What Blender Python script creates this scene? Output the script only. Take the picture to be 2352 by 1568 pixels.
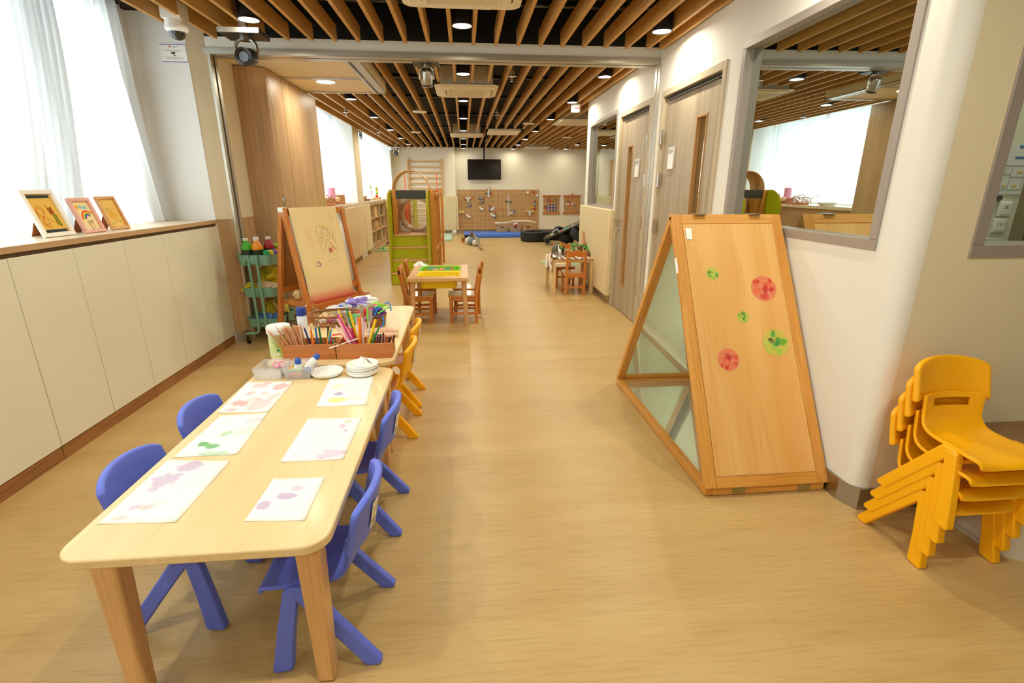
import bpy, bmesh, math, random
from math import sin, cos, pi, radians
from mathutils import Vector, Matrix, Euler
random.seed(7)
SC = bpy.context.scene
COL = SC.collection
for o in list(bpy.data.objects):
    bpy.data.objects.remove(o, do_unlink=True)

# ---------------------------------------------------------------- camera
cd = bpy.data.cameras.new('camera'); cam = bpy.data.objects.new('camera', cd); COL.objects.link(cam)
cam.location = (0, 0, 1.32)
cam.rotation_euler = (pi/2 - 0.29876, 0, -0.09207)
cd.sensor_width = 36; cd.lens = 1147.46/2352*36; cd.clip_start = 0.05; cd.clip_end = 100
SC.camera = cam

# ---------------------------------------------------------------- world, light, exposure
W = bpy.data.worlds.new('daylight'); SC.world = W; W.use_nodes = True
W.node_tree.nodes['Background'].inputs[0].default_value = (0.86, 0.93, 1.0, 1)
W.node_tree.nodes['Background'].inputs[1].default_value = 1.6
SC.view_settings.view_transform = 'Standard'; SC.view_settings.look = 'None'
SC.view_settings.gamma = 1; SC.view_settings.use_curve_mapping = False
SC.view_settings.exposure = 0.33

def area(name, loc, rot, sx, sy, power, color, shape='RECTANGLE', spread=pi):
    l = bpy.data.lights.new(name, 'AREA'); l.shape = shape; l.size = sx
    if shape in ('RECTANGLE', 'ELLIPSE'): l.size_y = sy
    l.energy = power; l.color = color; l.spread = spread
    o = bpy.data.objects.new(name, l); COL.objects.link(o); o.location = loc; o.rotation_euler = rot
    return o
DAY = (0.93, 0.97, 1.0)
area('daylight_near_window', (-3.1, 1.3, 1.75), (0, -pi/2, 0), 1.5, 6.2, 118, DAY)
area('daylight_far_window_one', (-3.0, 8.3, 1.75), (0, -pi/2, 0), 1.5, 3.2, 58, DAY)
area('daylight_far_window_two', (-3.0, 12.7, 1.75), (0, -pi/2, 0), 1.5, 4.3, 76, DAY)
# downlight positions: rows of lamps in the slatted ceiling (x, y)
LROWS = [(-1.3765, 'left'), (0.0185, 'middle'), (1.423, 'right')]
LYS = [-1.2, 0.7, 2.2, 3.90, 5.42, 7.0, 8.7, 10.5, 12.2, 13.8]
LAMP_W = 7.2
WARM = (1.0, 0.94, 0.76)

# ---------------------------------------------------------------- helpers
def lin(c):
    if isinstance(c, str):
        c = [int(c[i:i+2], 16)/255 for i in (0, 2, 4)]
        c = [x/12.92 if x <= .04045 else ((x+.055)/1.055)**2.4 for x in c]
    return (c[0], c[1], c[2], 1)

MATS = {}
def nt(name):
    m = bpy.data.materials.new(name); m.use_nodes = True
    t = m.node_tree; b = t.nodes['Principled BSDF']
    return m, t, b
def N(t, typ, **kw):
    n = t.nodes.new(typ)
    for k, v in kw.items(): setattr(n, k, v)
    return n
def coords(t, scale=(1, 1, 1), loc=(0, 0, 0)):
    tc = N(t, 'ShaderNodeTexCoord'); mp = N(t, 'ShaderNodeMapping')
    t.links.new(tc.outputs['Object'], mp.inputs[0])
    mp.inputs['Scale'].default_value = scale; mp.inputs['Location'].default_value = loc
    return mp.outputs[0]
def mixc(t, fac, a, b):
    m = N(t, 'ShaderNodeMix', data_type='RGBA')
    for s, v in ((m.inputs[0], fac), (m.inputs[6], a), (m.inputs[7], b)):
        if hasattr(v, 'links') or isinstance(v, bpy.types.NodeSocket): t.links.new(v, s)
        else: s.default_value = v
    return m.outputs[2]
def plain(name, c, rough=.5, metal=0, var=.06, nscale=6, bump=0, trans=0, emit=None, alpha=1, coat=0, ior=None):
    if name in MATS: return MATS[name]
    m, t, b = nt(name); c = lin(c)
    nz = N(t, 'ShaderNodeTexNoise'); nz.inputs['Scale'].default_value = nscale; nz.inputs['Detail'].default_value = 3
    t.links.new(coords(t), nz.inputs['Vector'])
    d = tuple(min(1, x*(1-var)) for x in c[:3])+(1,); u = tuple(min(1, x*(1+var)) for x in c[:3])+(1,)
    t.links.new(mixc(t, nz.outputs['Fac'], d, u), b.inputs['Base Color'])
    b.inputs['Roughness'].default_value = rough; b.inputs['Metallic'].default_value = metal
    if trans: b.inputs['Transmission Weight'].default_value = trans
    if ior: b.inputs['IOR'].default_value = ior
    if alpha < 1: b.inputs['Alpha'].default_value = alpha
    if coat: b.inputs['Coat Weight'].default_value = coat; b.inputs['Coat Roughness'].default_value = .1
    if emit:
        b.inputs['Emission Color'].default_value = lin(emit[0]); b.inputs['Emission Strength'].default_value = emit[1]
    if bump:
        n2 = N(t, 'ShaderNodeTexNoise'); n2.inputs['Scale'].default_value = 180
        t.links.new(coords(t), n2.inputs['Vector'])
        bp = N(t, 'ShaderNodeBump'); bp.inputs['Strength'].default_value = bump; bp.inputs['Distance'].default_value = .002
        t.links.new(n2.outputs['Fac'], bp.inputs['Height']); t.links.new(bp.outputs[0], b.inputs['Normal'])
    MATS[name] = m; return m
def wood(name, c1, c2, axis='x', fine=60, rough=.45, stretch=12, coat=0, pores=.25, big=1.0):
    """wood whose grain runs along axis"""
    if name in MATS: return MATS[name]
    m, t, b = nt(name); c1 = lin(c1); c2 = lin(c2)
    s = {'x': (1, stretch, stretch), 'y': (stretch, 1, stretch), 'z': (stretch, stretch, 1)}[axis]
    n1 = N(t, 'ShaderNodeTexNoise'); n1.inputs['Scale'].default_value = .8*big; n1.inputs['Detail'].default_value = 4
    n1.inputs['Distortion'].default_value = .6
    t.links.new(coords(t, s), n1.inputs['Vector'])
    n2 = N(t, 'ShaderNodeTexNoise'); n2.inputs['Scale'].default_value = fine/12; n2.inputs['Detail'].default_value = 6
    t.links.new(coords(t, tuple(x*1.6 if x > 1 else .5 for x in s)), n2.inputs['Vector'])
    r = N(t, 'ShaderNodeValToRGB'); r.color_ramp.elements[0].position = .35; r.color_ramp.elements[1].position = .68
    t.links.new(n1.outputs['Fac'], r.inputs[0])
    base = mixc(t, r.outputs[0], c1, c2)
    dark = tuple(x*(1-pores) for x in c2[:3])+(1,)
    r2 = N(t, 'ShaderNodeValToRGB'); r2.color_ramp.elements[0].position = .5; r2.color_ramp.elements[1].position = .72
    t.links.new(n2.outputs['Fac'], r2.inputs[0])
    t.links.new(mixc(t, r2.outputs[0], base, dark), b.inputs['Base Color'])
    b.inputs['Roughness'].default_value = rough
    if coat: b.inputs['Coat Weight'].default_value = coat; b.inputs['Coat Roughness'].default_value = .15
    MATS[name] = m; return m
def blobs(name, base, bl, rough=.8, scale=9, dist=.35):
    """paper or sticker with painted patches: bl = (x, y, rx, ry, colour, strength) in the object's own x/y"""
    m, t, b = nt(name); cur = lin(base)
    co = coords(t)
    nz = N(t, 'ShaderNodeTexNoise'); nz.inputs['Scale'].default_value = scale*3; nz.inputs['Detail'].default_value = 4
    t.links.new(co, nz.inputs['Vector'])
    sub = N(t, 'ShaderNodeVectorMath', operation='SUBTRACT'); t.links.new(nz.outputs['Color'], sub.inputs[0]); sub.inputs[1].default_value = (.5, .5, .5)
    for (x, y, rx, ry, col, st) in bl:
        d = N(t, 'ShaderNodeVectorMath', operation='SUBTRACT'); t.links.new(co, d.inputs[0]); d.inputs[1].default_value = (x, y, 0)
        dv = N(t, 'ShaderNodeVectorMath', operation='MULTIPLY'); t.links.new(d.outputs[0], dv.inputs[0]); dv.inputs[1].default_value = (1/rx, 1/ry, 0)
        ad = N(t, 'ShaderNodeVectorMath', operation='MULTIPLY_ADD'); t.links.new(sub.outputs[0], ad.inputs[0]); ad.inputs[1].default_value = (dist*4,)*3
        t.links.new(dv.outputs[0], ad.inputs[2])
        ml = N(t, 'ShaderNodeVectorMath', operation='MULTIPLY'); t.links.new(ad.outputs[0], ml.inputs[0]); ml.inputs[1].default_value = (1, 1, 0)
        ln = N(t, 'ShaderNodeVectorMath', operation='LENGTH'); t.links.new(ml.outputs[0], ln.inputs[0])
        mr = N(t, 'ShaderNodeMapRange'); mr.interpolation_type = 'SMOOTHSTEP'
        t.links.new(ln.outputs['Value'], mr.inputs[0])
        mr.inputs[1].default_value = .7; mr.inputs[2].default_value = 1.15; mr.inputs[3].default_value = st; mr.inputs[4].default_value = 0
        cur = mixc(t, mr.outputs[0], cur, lin(col))
    if not isinstance(cur, tuple): t.links.new(cur, b.inputs['Base Color'])
    else: b.inputs['Base Color'].default_value = cur
    b.inputs['Roughness'].default_value = rough
    return m

class MB:
    def __init__(s): s.b = bmesh.new()
    def add(s, vs, fs, M=None):
        v = [s.b.verts.new(M @ Vector(p) if M else p) for p in vs]
        for f in fs:
            try: s.b.faces.new([v[i] for i in f])
            except ValueError: pass
        return s
    def box(s, x0, x1, y0, y1, z0, z1, M=None):
        vs = [(x, y, z) for x in (x0, x1) for y in (y0, y1) for z in (z0, z1)]
        return s.add(vs, [(0, 1, 3, 2), (4, 6, 7, 5), (0, 4, 5, 1), (2, 3, 7, 6), (0, 2, 6, 4), (1, 5, 7, 3)], M)
    def cbox(s, c, d, rot=(0, 0, 0), M=None):
        T = Matrix.Translation(c) @ Euler(rot).to_matrix().to_4x4()
        if M: T = M @ T
        return s.box(-d[0]/2, d[0]/2, -d[1]/2, d[1]/2, -d[2]/2, d[2]/2, T)
    def bar(s, p, q, w, h, up=(0, 0, 1)):
        """rectangular bar from p to q"""
        p, q = Vector(p), Vector(q); d = (q-p).normalized(); u = Vector(up)
        a = d.cross(u)
        if a.length < 1e-4: a = Vector((1, 0, 0))
        a.normalize(); c = a.cross(d).normalized()
        vs = [e + a*i*w/2 + c*j*h/2 for e in (p, q) for i, j in ((-1, -1), (1, -1), (1, 1), (-1, 1))]
        return s.add(vs, [(0, 1, 2, 3), (7, 6, 5, 4), (0, 4, 5, 1), (1, 5, 6, 2), (2, 6, 7, 3), (3, 7, 4, 0)])
    def tube(s, pts, r, seg=8, closed=False, M=None):
        P = [Vector(p) for p in pts]; n = len(P); R = r if isinstance(r, (list, tuple)) else [r]*n
        up = None; vs = []
        for i in range(n):
            if closed: d = (P[(i+1) % n]-P[i-1])
            else: d = P[min(i+1, n-1)]-P[max(i-1, 0)]
            d.normalize()
            if up is None:
                up = Vector((0, 0, 1)) if abs(d.z) < .9 else Vector((1, 0, 0))
            a = d.cross(up)
            if a.length < 1e-5: a = d.orthogonal()
            a.normalize(); up = a.cross(d).normalized()
            vs += [P[i]+(a*cos(2*pi*k/seg)+up*sin(2*pi*k/seg))*R[i] for k in range(seg)]
        fs = []
        for i in range(n if closed else n-1):
            j = (i+1) % n
            fs += [(i*seg+k, i*seg+(k+1) % seg, j*seg+(k+1) % seg, j*seg+k) for k in range(seg)]
        if not closed: fs += [tuple(range(seg))[::-1], tuple((n-1)*seg+k for k in range(seg))]
        return s.add(vs, fs, M)
    def cyl(s, p, q, r, r2=None, seg=16, M=None): return s.tube([p, q], [r, r if r2 is None else r2], seg, M=M)
    def lathe(s, prof, c=(0, 0, 0), seg=24, M=None, sx=1, sy=1, caps=True):
        vs = []; n = len(prof)
        for (r, z) in prof: vs += [(c[0]+sx*r*cos(2*pi*k/seg), c[1]+sy*r*sin(2*pi*k/seg), c[2]+z) for k in range(seg)]
        fs = [(i*seg+k, i*seg+(k+1) % seg, (i+1)*seg+(k+1) % seg, (i+1)*seg+k) for i in range(n-1) for k in range(seg)]
        if caps and prof[0][0] > 1e-6: fs.append(tuple(range(seg))[::-1])
        if caps and prof[-1][0] > 1e-6: fs.append(tuple((n-1)*seg+k for k in range(seg)))
        s.add(vs, fs, M); bmesh.ops.remove_doubles(s.b, verts=s.b.verts, dist=1e-6) if min(p[0] for p in prof) < 1e-6 else None
        return s
    def prism(s, poly, a, b, plane='xy', M=None):
        f = {'xy': lambda u, v, w: (u, v, w), 'xz': lambda u, v, w: (u, w, v), 'yz': lambda u, v, w: (w, u, v)}[plane]
        n = len(poly)
        vs = [f(u, v, w) for w in (a, b) for u, v in poly]
        fs = [tuple(range(n))[::-1], tuple(range(n, 2*n))]+[(i, (i+1) % n, n+(i+1) % n, n+i) for i in range(n)]
        s.add(vs, fs, M); return s
    def grid(s, fn, nu, nv, skip=None, M=None):
        vs = [fn(i/nu, j/nv) for i in range(nu+1) for j in range(nv+1)]
        fs = [(i*(nv+1)+j, (i+1)*(nv+1)+j, (i+1)*(nv+1)+j+1, i*(nv+1)+j+1) for i in range(nu) for j in range(nv) if not (skip and skip(i, j))]
        return s.add(vs, fs, M)
    def ball(s, c, r, sc=(1, 1, 1), seg=14, rot=(0, 0, 0)):
        n = max(5, seg//2)
        prof = [(sin(pi*i/n), -cos(pi*i/n)) for i in range(n+1)]; prof[0] = (0, -1); prof[-1] = (0, 1)
        T = Matrix.Translation(c) @ Euler(rot).to_matrix().to_4x4() @ Matrix.Diagonal((r*sc[0], r*sc[1], r*sc[2], 1))
        vs = []; fs = []
        for (rr, z) in prof: vs += [(rr*cos(2*pi*k/seg), rr*sin(2*pi*k/seg), z) for k in range(seg)]
        fs = [(i*seg+k, i*seg+(k+1) % seg, (i+1)*seg+(k+1) % seg, (i+1)*seg+k) for i in range(n) for k in range(seg)]
        t = bmesh.new(); v = [t.verts.new(p) for p in vs]
        for f in fs: t.faces.new([v[i] for i in f])
        bmesh.ops.remove_doubles(t, verts=t.verts, dist=1e-6)
        t.verts.index_update()
        return s.add([p.co.copy() for p in t.verts], [[q.index for q in f.verts] for f in t.faces], T)
    def build(s, name, mat, parent=None, loc=(0, 0, 0), rot=(0, 0, 0), bevel=0, bseg=2, angle=38, solid=0, sub=0, offset=-1):
        bmesh.ops.recalc_face_normals(s.b, faces=s.b.faces)
        me = bpy.data.meshes.new(name); s.b.to_mesh(me); s.b.free()
        for p in me.polygons: p.use_smooth = True
        me.set_sharp_from_angle(angle=radians(angle))
        me.materials.append(mat)
        o = bpy.data.objects.new(name, me); COL.objects.link(o)
        o.location = loc; o.rotation_euler = rot
        if parent: o.parent = parent
        if solid: md = o.modifiers.new('solid', 'SOLIDIFY'); md.thickness = solid; md.offset = offset
        if sub: md = o.modifiers.new('sub', 'SUBSURF'); md.levels = sub; md.render_levels = sub
        if bevel:
            md = o.modifiers.new('bevel', 'BEVEL'); md.width = bevel; md.segments = bseg; md.limit_method = 'ANGLE'; md.angle_limit = radians(35)
            md.harden_normals = False
        return o
def rrect(x0, x1, y0, y1, r, n=6):
    P = []
    for cx, cy, a in ((x1-r, y0+r, -pi/2), (x1-r, y1-r, 0), (x0+r, y1-r, pi/2), (x0+r, y0+r, pi)):
        P += [(cx+r*cos(a+pi/2*i/n), cy+r*sin(a+pi/2*i/n)) for i in range(n+1)]
    return P
def tag(o, label=None, cat=None, group=None, kind=None):
    if label: o['label'] = label
    if cat: o['category'] = cat
    if group: o['group'] = group
    if kind: o['kind'] = kind
    return o
def thing(name, label, cat, loc=(0, 0, 0), rz=0, group=None):
    o = bpy.data.objects.new(name, None); COL.objects.link(o); o.empty_display_size = .05
    o.location = loc; o.rotation_euler = (0, 0, rz)
    return tag(o, label, cat, group)
def dup(root, loc, rz=None, label=None, group=None, rot=None):
    r = root.copy(); COL.objects.link(r); r.location = loc
    if rz is not None: r.rotation_euler = (0, 0, rz)
    if rot is not None: r.rotation_euler = rot
    if label: r['label'] = label
    if group: r['group'] = group
    def kids(src, dst):
        for ch in [c for c in src.children]:
            c = ch.copy(); COL.objects.link(c); c.parent = dst
            kids(ch, c)
    kids(root, r)
    return r
def struct(mb, name, mat, label=None, **kw):
    o = mb.build(name, mat, **kw); o['kind'] = 'structure'
    if label: o['label'] = label
    return o
def text_mesh(s, size, align='CENTER', depth=0.0):
    c = bpy.data.curves.new('t', 'FONT'); c.body = s; c.size = size; c.align_x = align; c.align_y = 'CENTER'; c.extrude = depth
    o = bpy.data.objects.new('t', c); COL.objects.link(o)
    dg = bpy.context.evaluated_depsgraph_get()
    me = bpy.data.meshes.new_from_object(o.evaluated_get(dg))
    bpy.data.objects.remove(o, do_unlink=True); bpy.data.curves.remove(c)
    return me
def text(s, size, mat, name, parent, M, align='CENTER', bend=None):
    me = text_mesh(s, size, align)
    for v in me.vertices:
        v.co = M @ (Vector(bend(v.co.x, v.co.y)) if bend else v.co)
    me.materials.append(mat)
    o = bpy.data.objects.new(name, me); COL.objects.link(o)
    if parent: o.parent = parent
    return o
def strokes(name, mat, parent, lines, w, M):
    """flat hand-drawn lines: every line is a list of (x, y) in the plane of M"""
    b = MB()
    for L in lines:
        P = [Vector((p[0], p[1], 0)) for p in L]
        if len(P) < 2: continue
        l, r = [], []
        for i in range(len(P)):
            d = (P[min(i+1, len(P)-1)]-P[max(i-1, 0)]);
            if d.length < 1e-9: d = Vector((1, 0, 0))
            d.normalize(); n = Vector((-d.y, d.x, 0))
            l.append(P[i]+n*w/2); r.append(P[i]-n*w/2)
        k = len(P)
        b.add(l+r, [(i, i+1, k+i+1, k+i) for i in range(k-1)], M)
    return b.build(name, mat, parent)
def arc(cx, cy, rx, ry, a0, a1, n=14): return [(cx+rx*cos(radians(a0+(a1-a0)*i/n)), cy+ry*sin(radians(a0+(a1-a0)*i/n))) for i in range(n+1)]
# ---------------------------------------------------------------- materials
M_wall = plain('wall paint', 'EDEAE0', .75, var=.01)
M_jamb = plain('white gloss wall', 'F2F2F0', .6, var=.01)
M_wallshade = plain('shaded wall tone', 'E6D9BC', .75, var=.02)  # cream tone paints in the shade on pillar sides without window light
M_black = plain('black ceiling', '070707', .8)
M_dark = plain('black plastic', '121212', .4)
M_slat = wood('ceiling slat veneer', 'D2A360', 'BC883C', 'y', rough=.5, pores=.1)
M_oak = wood('brown oak veneer', 'C9A67C', 'B8946A', 'z', rough=.42, pores=.22)
M_oakx = wood('brown oak veneer lengthwise', 'C9A67C', 'B8946A', 'y', rough=.42, pores=.22)
M_top = wood('pale worktop laminate', 'E9D9C4', 'DFCBB0', 'y', rough=.35, pores=.08)
M_cab = plain('cream gloss cabinet door', 'E9E6D2', .18, var=.01, coat=.6)
M_pad = plain('cream vinyl padding', 'E2CFA2', .5, var=.02)
M_steel = plain('brushed steel', 'B0AAA0', .3, metal=1, var=.06, nscale=20)
M_alu = plain('aluminium track', 'C4BFB2', .38, metal=.8, var=.03)
M_frame = plain('taupe metal frame', 'A69C94', .45, metal=.25, var=.02)
M_door = wood('grey brown door laminate', 'B7A68C', 'A39178', 'z', rough=.45, pores=.22, stretch=16)
M_dframe = plain('beige door frame', 'BFAF93', .5, var=.04)
M_white = plain('white plastic', 'F3F1EC', .4, var=.01)
M_cream = plain('cream air conditioner plastic', 'EADFC6', .45, var=.01)
M_chrome = plain('chrome', 'D8D6D0', .15, metal=1, var=.01)
M_table = wood('maple laminate', 'EDD3A0', 'E5C78E', 'y', rough=.36, pores=.04, coat=.1, stretch=9)
M_edge = wood('maple edge', 'E0BF88', 'D0A86C', 'x', rough=.4, pores=.1)
M_tleg = wood('beech leg', 'E8BC84', 'DCAA6C', 'z', rough=.42, pores=.12)
M_pine = wood('orange varnished pine', 'D98A3C', 'C06C22', 'z', rough=.25, pores=.25, coat=.5)
M_piney = wood('orange varnished pine across', 'D98A3C', 'C06C22', 'x', rough=.25, pores=.25, coat=.5)
M_beech = wood('beech play table', 'DEB07A', 'CD9A62', 'x', rough=.4, pores=.15)
M_tri = wood('birch panel', 'ECBC74', 'E2A85A', 'y', rough=.38, pores=.04, stretch=7, coat=.15)
M_trif = wood('honey frame wood', 'DFA14C', 'CB8832', 'y', rough=.38, pores=.12)
M_trix = wood('honey frame wood lengthwise', 'DFA14C', 'CB8832', 'x', rough=.38, pores=.12)
M_blue = plain('blue moulded plastic', '6478E8', .38, var=.03, bump=.25)
M_yel = plain('yellow moulded plastic', 'FFB600', .38, var=.02, bump=.2)
M_green = plain('lime laminate', 'B4BC10', .35, var=.02)
M_teal = plain('teal powder coat', '7FB5A0', .4, var=.02)
M_teal2 = plain('teal tray inside', '6FA590', .5, var=.02)
M_paper = plain('white paper', 'FBFAF5', .85, var=.004)
M_kraft = plain('cream roll paper', 'F0D9A0', .8, var=.02)
M_rubber = plain('black rubber', '161616', .6, var=.15, nscale=30)
M_wicker = wood('wicker', 'B57A42', '8F5828', 'x', rough=.6, pores=.5, stretch=3, big=14)
M_wickerl = wood('pale wicker', 'D2AE84', 'BC9468', 'x', rough=.7, pores=.4, stretch=3, big=14)
M_board = wood('pegboard veneer', 'CFA06A', 'BF8E58', 'x', rough=.5, pores=.15)
M_box = wood('cherry wood box', 'D0854A', 'BD6E36', 'x', rough=.4, pores=.2)
M_clear = plain('clear acrylic', 'FFFFFF', .05, var=0, alpha=.22)
M_red = plain('red plastic', 'D42A20', .4); M_grn = plain('green plastic', '3CA83A', .4); M_blu = plain('blue plastic', '2B5BB8', .4)
M_yl2 = plain('bright yellow plastic', 'F2C81A', .4); M_org = plain('orange plastic', 'F07A1C', .4); M_pnk = plain('pink plastic', 'EE8AB8', .4)
M_pur = plain('purple felt', '6A3FA0', .7); M_grey = plain('grey plastic', '8C9092', .4); M_ink = plain('black ink', '26262A', .8)
M_lime = plain('lime green plastic', '8FD030', .4); M_brn = plain('brown card', '9C5E34', .7, var=.1)
M_redink = plain('red pencil', 'D2603A', .9); M_pinkink = plain('pink crayon', 'E8766A', .9)

def mirror_mat():
    m, t, b = nt('tinted one way mirror glass')
    b.inputs['Base Color'].default_value = (.60, .66, .62, 1); b.inputs['Metallic'].default_value = 1; b.inputs['Roughness'].default_value = .012
    return m
M_mirror = mirror_mat()
def mirror2():
    m, t, b = nt('pale green mirror sheet')
    b.inputs['Base Color'].default_value = (.92, .97, .84, 1); b.inputs['Metallic'].default_value = .80; b.inputs['Roughness'].default_value = .03
    return m
M_mirror2 = mirror2()
def glass_mat():
    m, t, b = nt('window glass')
    tr = N(t, 'ShaderNodeBsdfTransparent'); tr.inputs[0].default_value = (.93, .97, .95, 1)
    gl = N(t, 'ShaderNodeBsdfGlossy'); gl.inputs['Roughness'].default_value = .01
    mx = N(t, 'ShaderNodeMixShader'); mx.inputs[0].default_value = .07
    t.links.new(tr.outputs[0], mx.inputs[1]); t.links.new(gl.outputs[0], mx.inputs[2])
    t.links.new(mx.outputs[0], t.nodes['Material Output'].inputs[0]); return m
M_glass = glass_mat()
def curtain_mat(name='sheer white voile', c=.93, tr_=.10):
    m, t, b = nt(name)
    tl = N(t, 'ShaderNodeBsdfTranslucent'); tl.inputs[0].default_value = (c, c*1.015, c*1.03, 1)
    tr = N(t, 'ShaderNodeBsdfTransparent'); df = N(t, 'ShaderNodeBsdfDiffuse'); df.inputs[0].default_value = (.93, .94, .95, 1)
    a = N(t, 'ShaderNodeMixShader'); a.inputs[0].default_value = .34
    t.links.new(tl.outputs[0], a.inputs[1]); t.links.new(df.outputs[0], a.inputs[2])
    w = N(t, 'ShaderNodeMixShader'); w.inputs[0].default_value = tr_
    t.links.new(a.outputs[0], w.inputs[1]); t.links.new(tr.outputs[0], w.inputs[2])
    t.links.new(w.outputs[0], t.nodes['Material Output'].inputs[0]); return m
M_voile = curtain_mat(c=.86)
M_voile2 = curtain_mat('gathered white voile, several layers', .60, .03)
def floor_mat():
    m, t, b = nt('oak plank vinyl')
    co = coords(t)
    br = N(t, 'ShaderNodeTexBrick'); br.offset = .37; br.inputs['Scale'].default_value = 1
    br.inputs['Brick Width'].default_value = 1.5; br.inputs['Row Height'].default_value = .18
    br.inputs['Mortar Size'].default_value = .0012; br.inputs['Mortar Smooth'].default_value = .3
    br.inputs['Color1'].default_value = (.35, .35, .35, 1); br.inputs['Color2'].default_value = (.65, .65, .65, 1); br.inputs['Mortar'].default_value = (0.12, .12, .12, 1)
    t.links.new(co, br.inputs['Vector'])
    n1 = N(t, 'ShaderNodeTexNoise'); n1.inputs['Scale'].default_value = 1.1; n1.inputs['Detail'].default_value = 5; n1.inputs['Distortion'].default_value = .5
    t.links.new(coords(t, (1, 6, 1)), n1.inputs['Vector'])
    n2 = N(t, 'ShaderNodeTexNoise'); n2.inputs['Scale'].default_value = 5; n2.inputs['Detail'].default_value = 7
    t.links.new(coords(t, (1.2, 22, 1)), n2.inputs['Vector'])
    c = mixc(t, n1.outputs['Fac'], lin('BA9557'), lin('D1B27A'))
    r = N(t, 'ShaderNodeValToRGB'); r.color_ramp.elements[0].position = .48; r.color_ramp.elements[1].position = .8
    r.color_ramp.elements[0].color = (0, 0, 0, 1); r.color_ramp.elements[1].color = (.38, .38, .38, 1)
    t.links.new(n2.outputs['Fac'], r.inputs[0])
    c = mixc(t, r.outputs[0], c, lin('94703A'))
    mm = N(t, 'ShaderNodeMix', data_type='RGBA', blend_type='OVERLAY'); mm.inputs[0].default_value = .15
    t.links.new(c, mm.inputs[6]); t.links.new(br.outputs['Color'], mm.inputs[7])
    t.links.new(mm.outputs[2], b.inputs['Base Color'])
    b.inputs['Roughness'].default_value = .36; b.inputs['Specular IOR Level'].default_value = .45
    return m
M_floor = floor_mat()

# ---------------------------------------------------------------- shell
struct(MB().box(-2.7, 4.9, -3.0, 15.8, -.06, 0), 'floor', M_floor)
struct(MB().box(-2.7, 4.9, -3.0, 15.8, 2.74, 2.8), 'ceiling', M_black)
struct(MB().box(-2.7, 4.9, 15.55, 15.8, 0, 2.8).box(-2.2, -.24, 15.40, 15.55, 0, 2.8), 'wall_back', plain('warm back wall paint', 'F5ECD6', .75, var=.01))
struct(MB().box(-2.7, 4.9, -3.1, -3.0, 0, 2.8), 'wall_front', M_wall)
struct(MB().box(4.8, 4.9, -3.0, 15.55, 0, 2.8), 'wall_far_right', M_wall)
# left wall: low wall, pillars and head above the windows
wl = MB()
wl.box(-2.7, -2.56, -3.0, 15.55, 0, 1.03).box(-2.7, -2.56, -3.0, 15.55, 2.52, 2.8).box(-2.7, -2.05, -3.0, -1.7, 0, 2.8)
wl.box(-2.7, -2.44, 4.2, 4.456, 0, 2.8).box(-2.7, -2.0, 10.03, 10.6, 0, 2.8).box(-2.7, -2.0, 14.95, 15.4, 0, 2.8).box(-2.7, -2.0, 6.0, 6.6, 0, 2.8)
struct(wl, 'wall_left', M_jamb)
struct(MB().box(-2.7, -2.052, 4.456, 6.0, 0, 2.8), 'wall_left_pillar', M_jamb)
PIL = [(-2.053, 4.458), (-1.945, 4.53), (-1.945, 4.98), (-2.053, 4.98)]
struct(MB().prism(PIL, 1.067, 2.8), 'trim_1', M_wallshade)
for i, y in enumerate((10.03, )): struct(MB().box(-2.0, -1.994, y, 10.6, 1.05, 2.8), 'trim_2', M_wallshade)
struct(MB().prism([(x, y+(.018 if x < -2 and y < 4.5 else 0)) for x, y in PIL], .1, 1.067), 'trim_3', M_oak)
struct(MB().prism([(x+.003, y+(.016 if x < -2 and y < 4.5 else -.003)) for x, y in PIL], 0, .1), 'baseboard_left', M_steel)
# beam and folding-wall track
struct(MB().box(-2.05, 1.69, 4.53, 4.68, 2.334, 2.425), 'wall_beam', M_wall)
struct(MB().box(-2.05, 1.69, 4.531, 4.679, 2.425, 2.78), 'ceiling_beam_top', M_black)
struct(MB().box(-2.2, 1.62, -3.0, 4.45, 2.70, 2.735).box(-.23, 4.8, 15.53, 15.548, 2.43, 2.74).box(-2.0, -.25, 15.38, 15.398, 2.43, 2.74).box(-2.56, -2.1, -3.0, 4.45, 2.56, 2.70).box(-2.56, -2.1, 6.6, 15.3, 2.56, 2.70).box(1.70, 4.79, 7.262, 7.27, 2.47, 2.74), 'ceiling_void_lining', M_black)
tr = MB()
tr.box(-2.05, 1.68, 4.52, 4.585, 2.303, 2.336).box(-2.05, 1.68, 4.612, 4.69, 2.303, 2.336).box(-2.05, 1.68, 4.515, 4.53, 2.325, 2.345).box(-2.05, 1.68, 4.585, 4.612, 2.325, 2.336)
struct(tr, 'trim_4', M_alu)
struct(MB().box(-1.946, -1.925, 4.53, 4.575, 0, 2.303).box(-1.946, -1.925, 4.607, 4.655, 0, 2.303), 'trim_5', M_alu)
struct(MB().box(-1.946, -1.938, 4.575, 4.607, 0, 2.303), 'trim_6', M_dark)
struct(MB().box(1.655, 1.675, 4.50, 4.545, 0, 2.303).box(1.655, 1.675, 4.575, 4.62, 0, 2.303), 'trim_7', M_alu)
struct(MB().box(1.663, 1.675, 4.545, 4.575, 0, 2.303), 'trim_8', M_dark)
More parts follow.
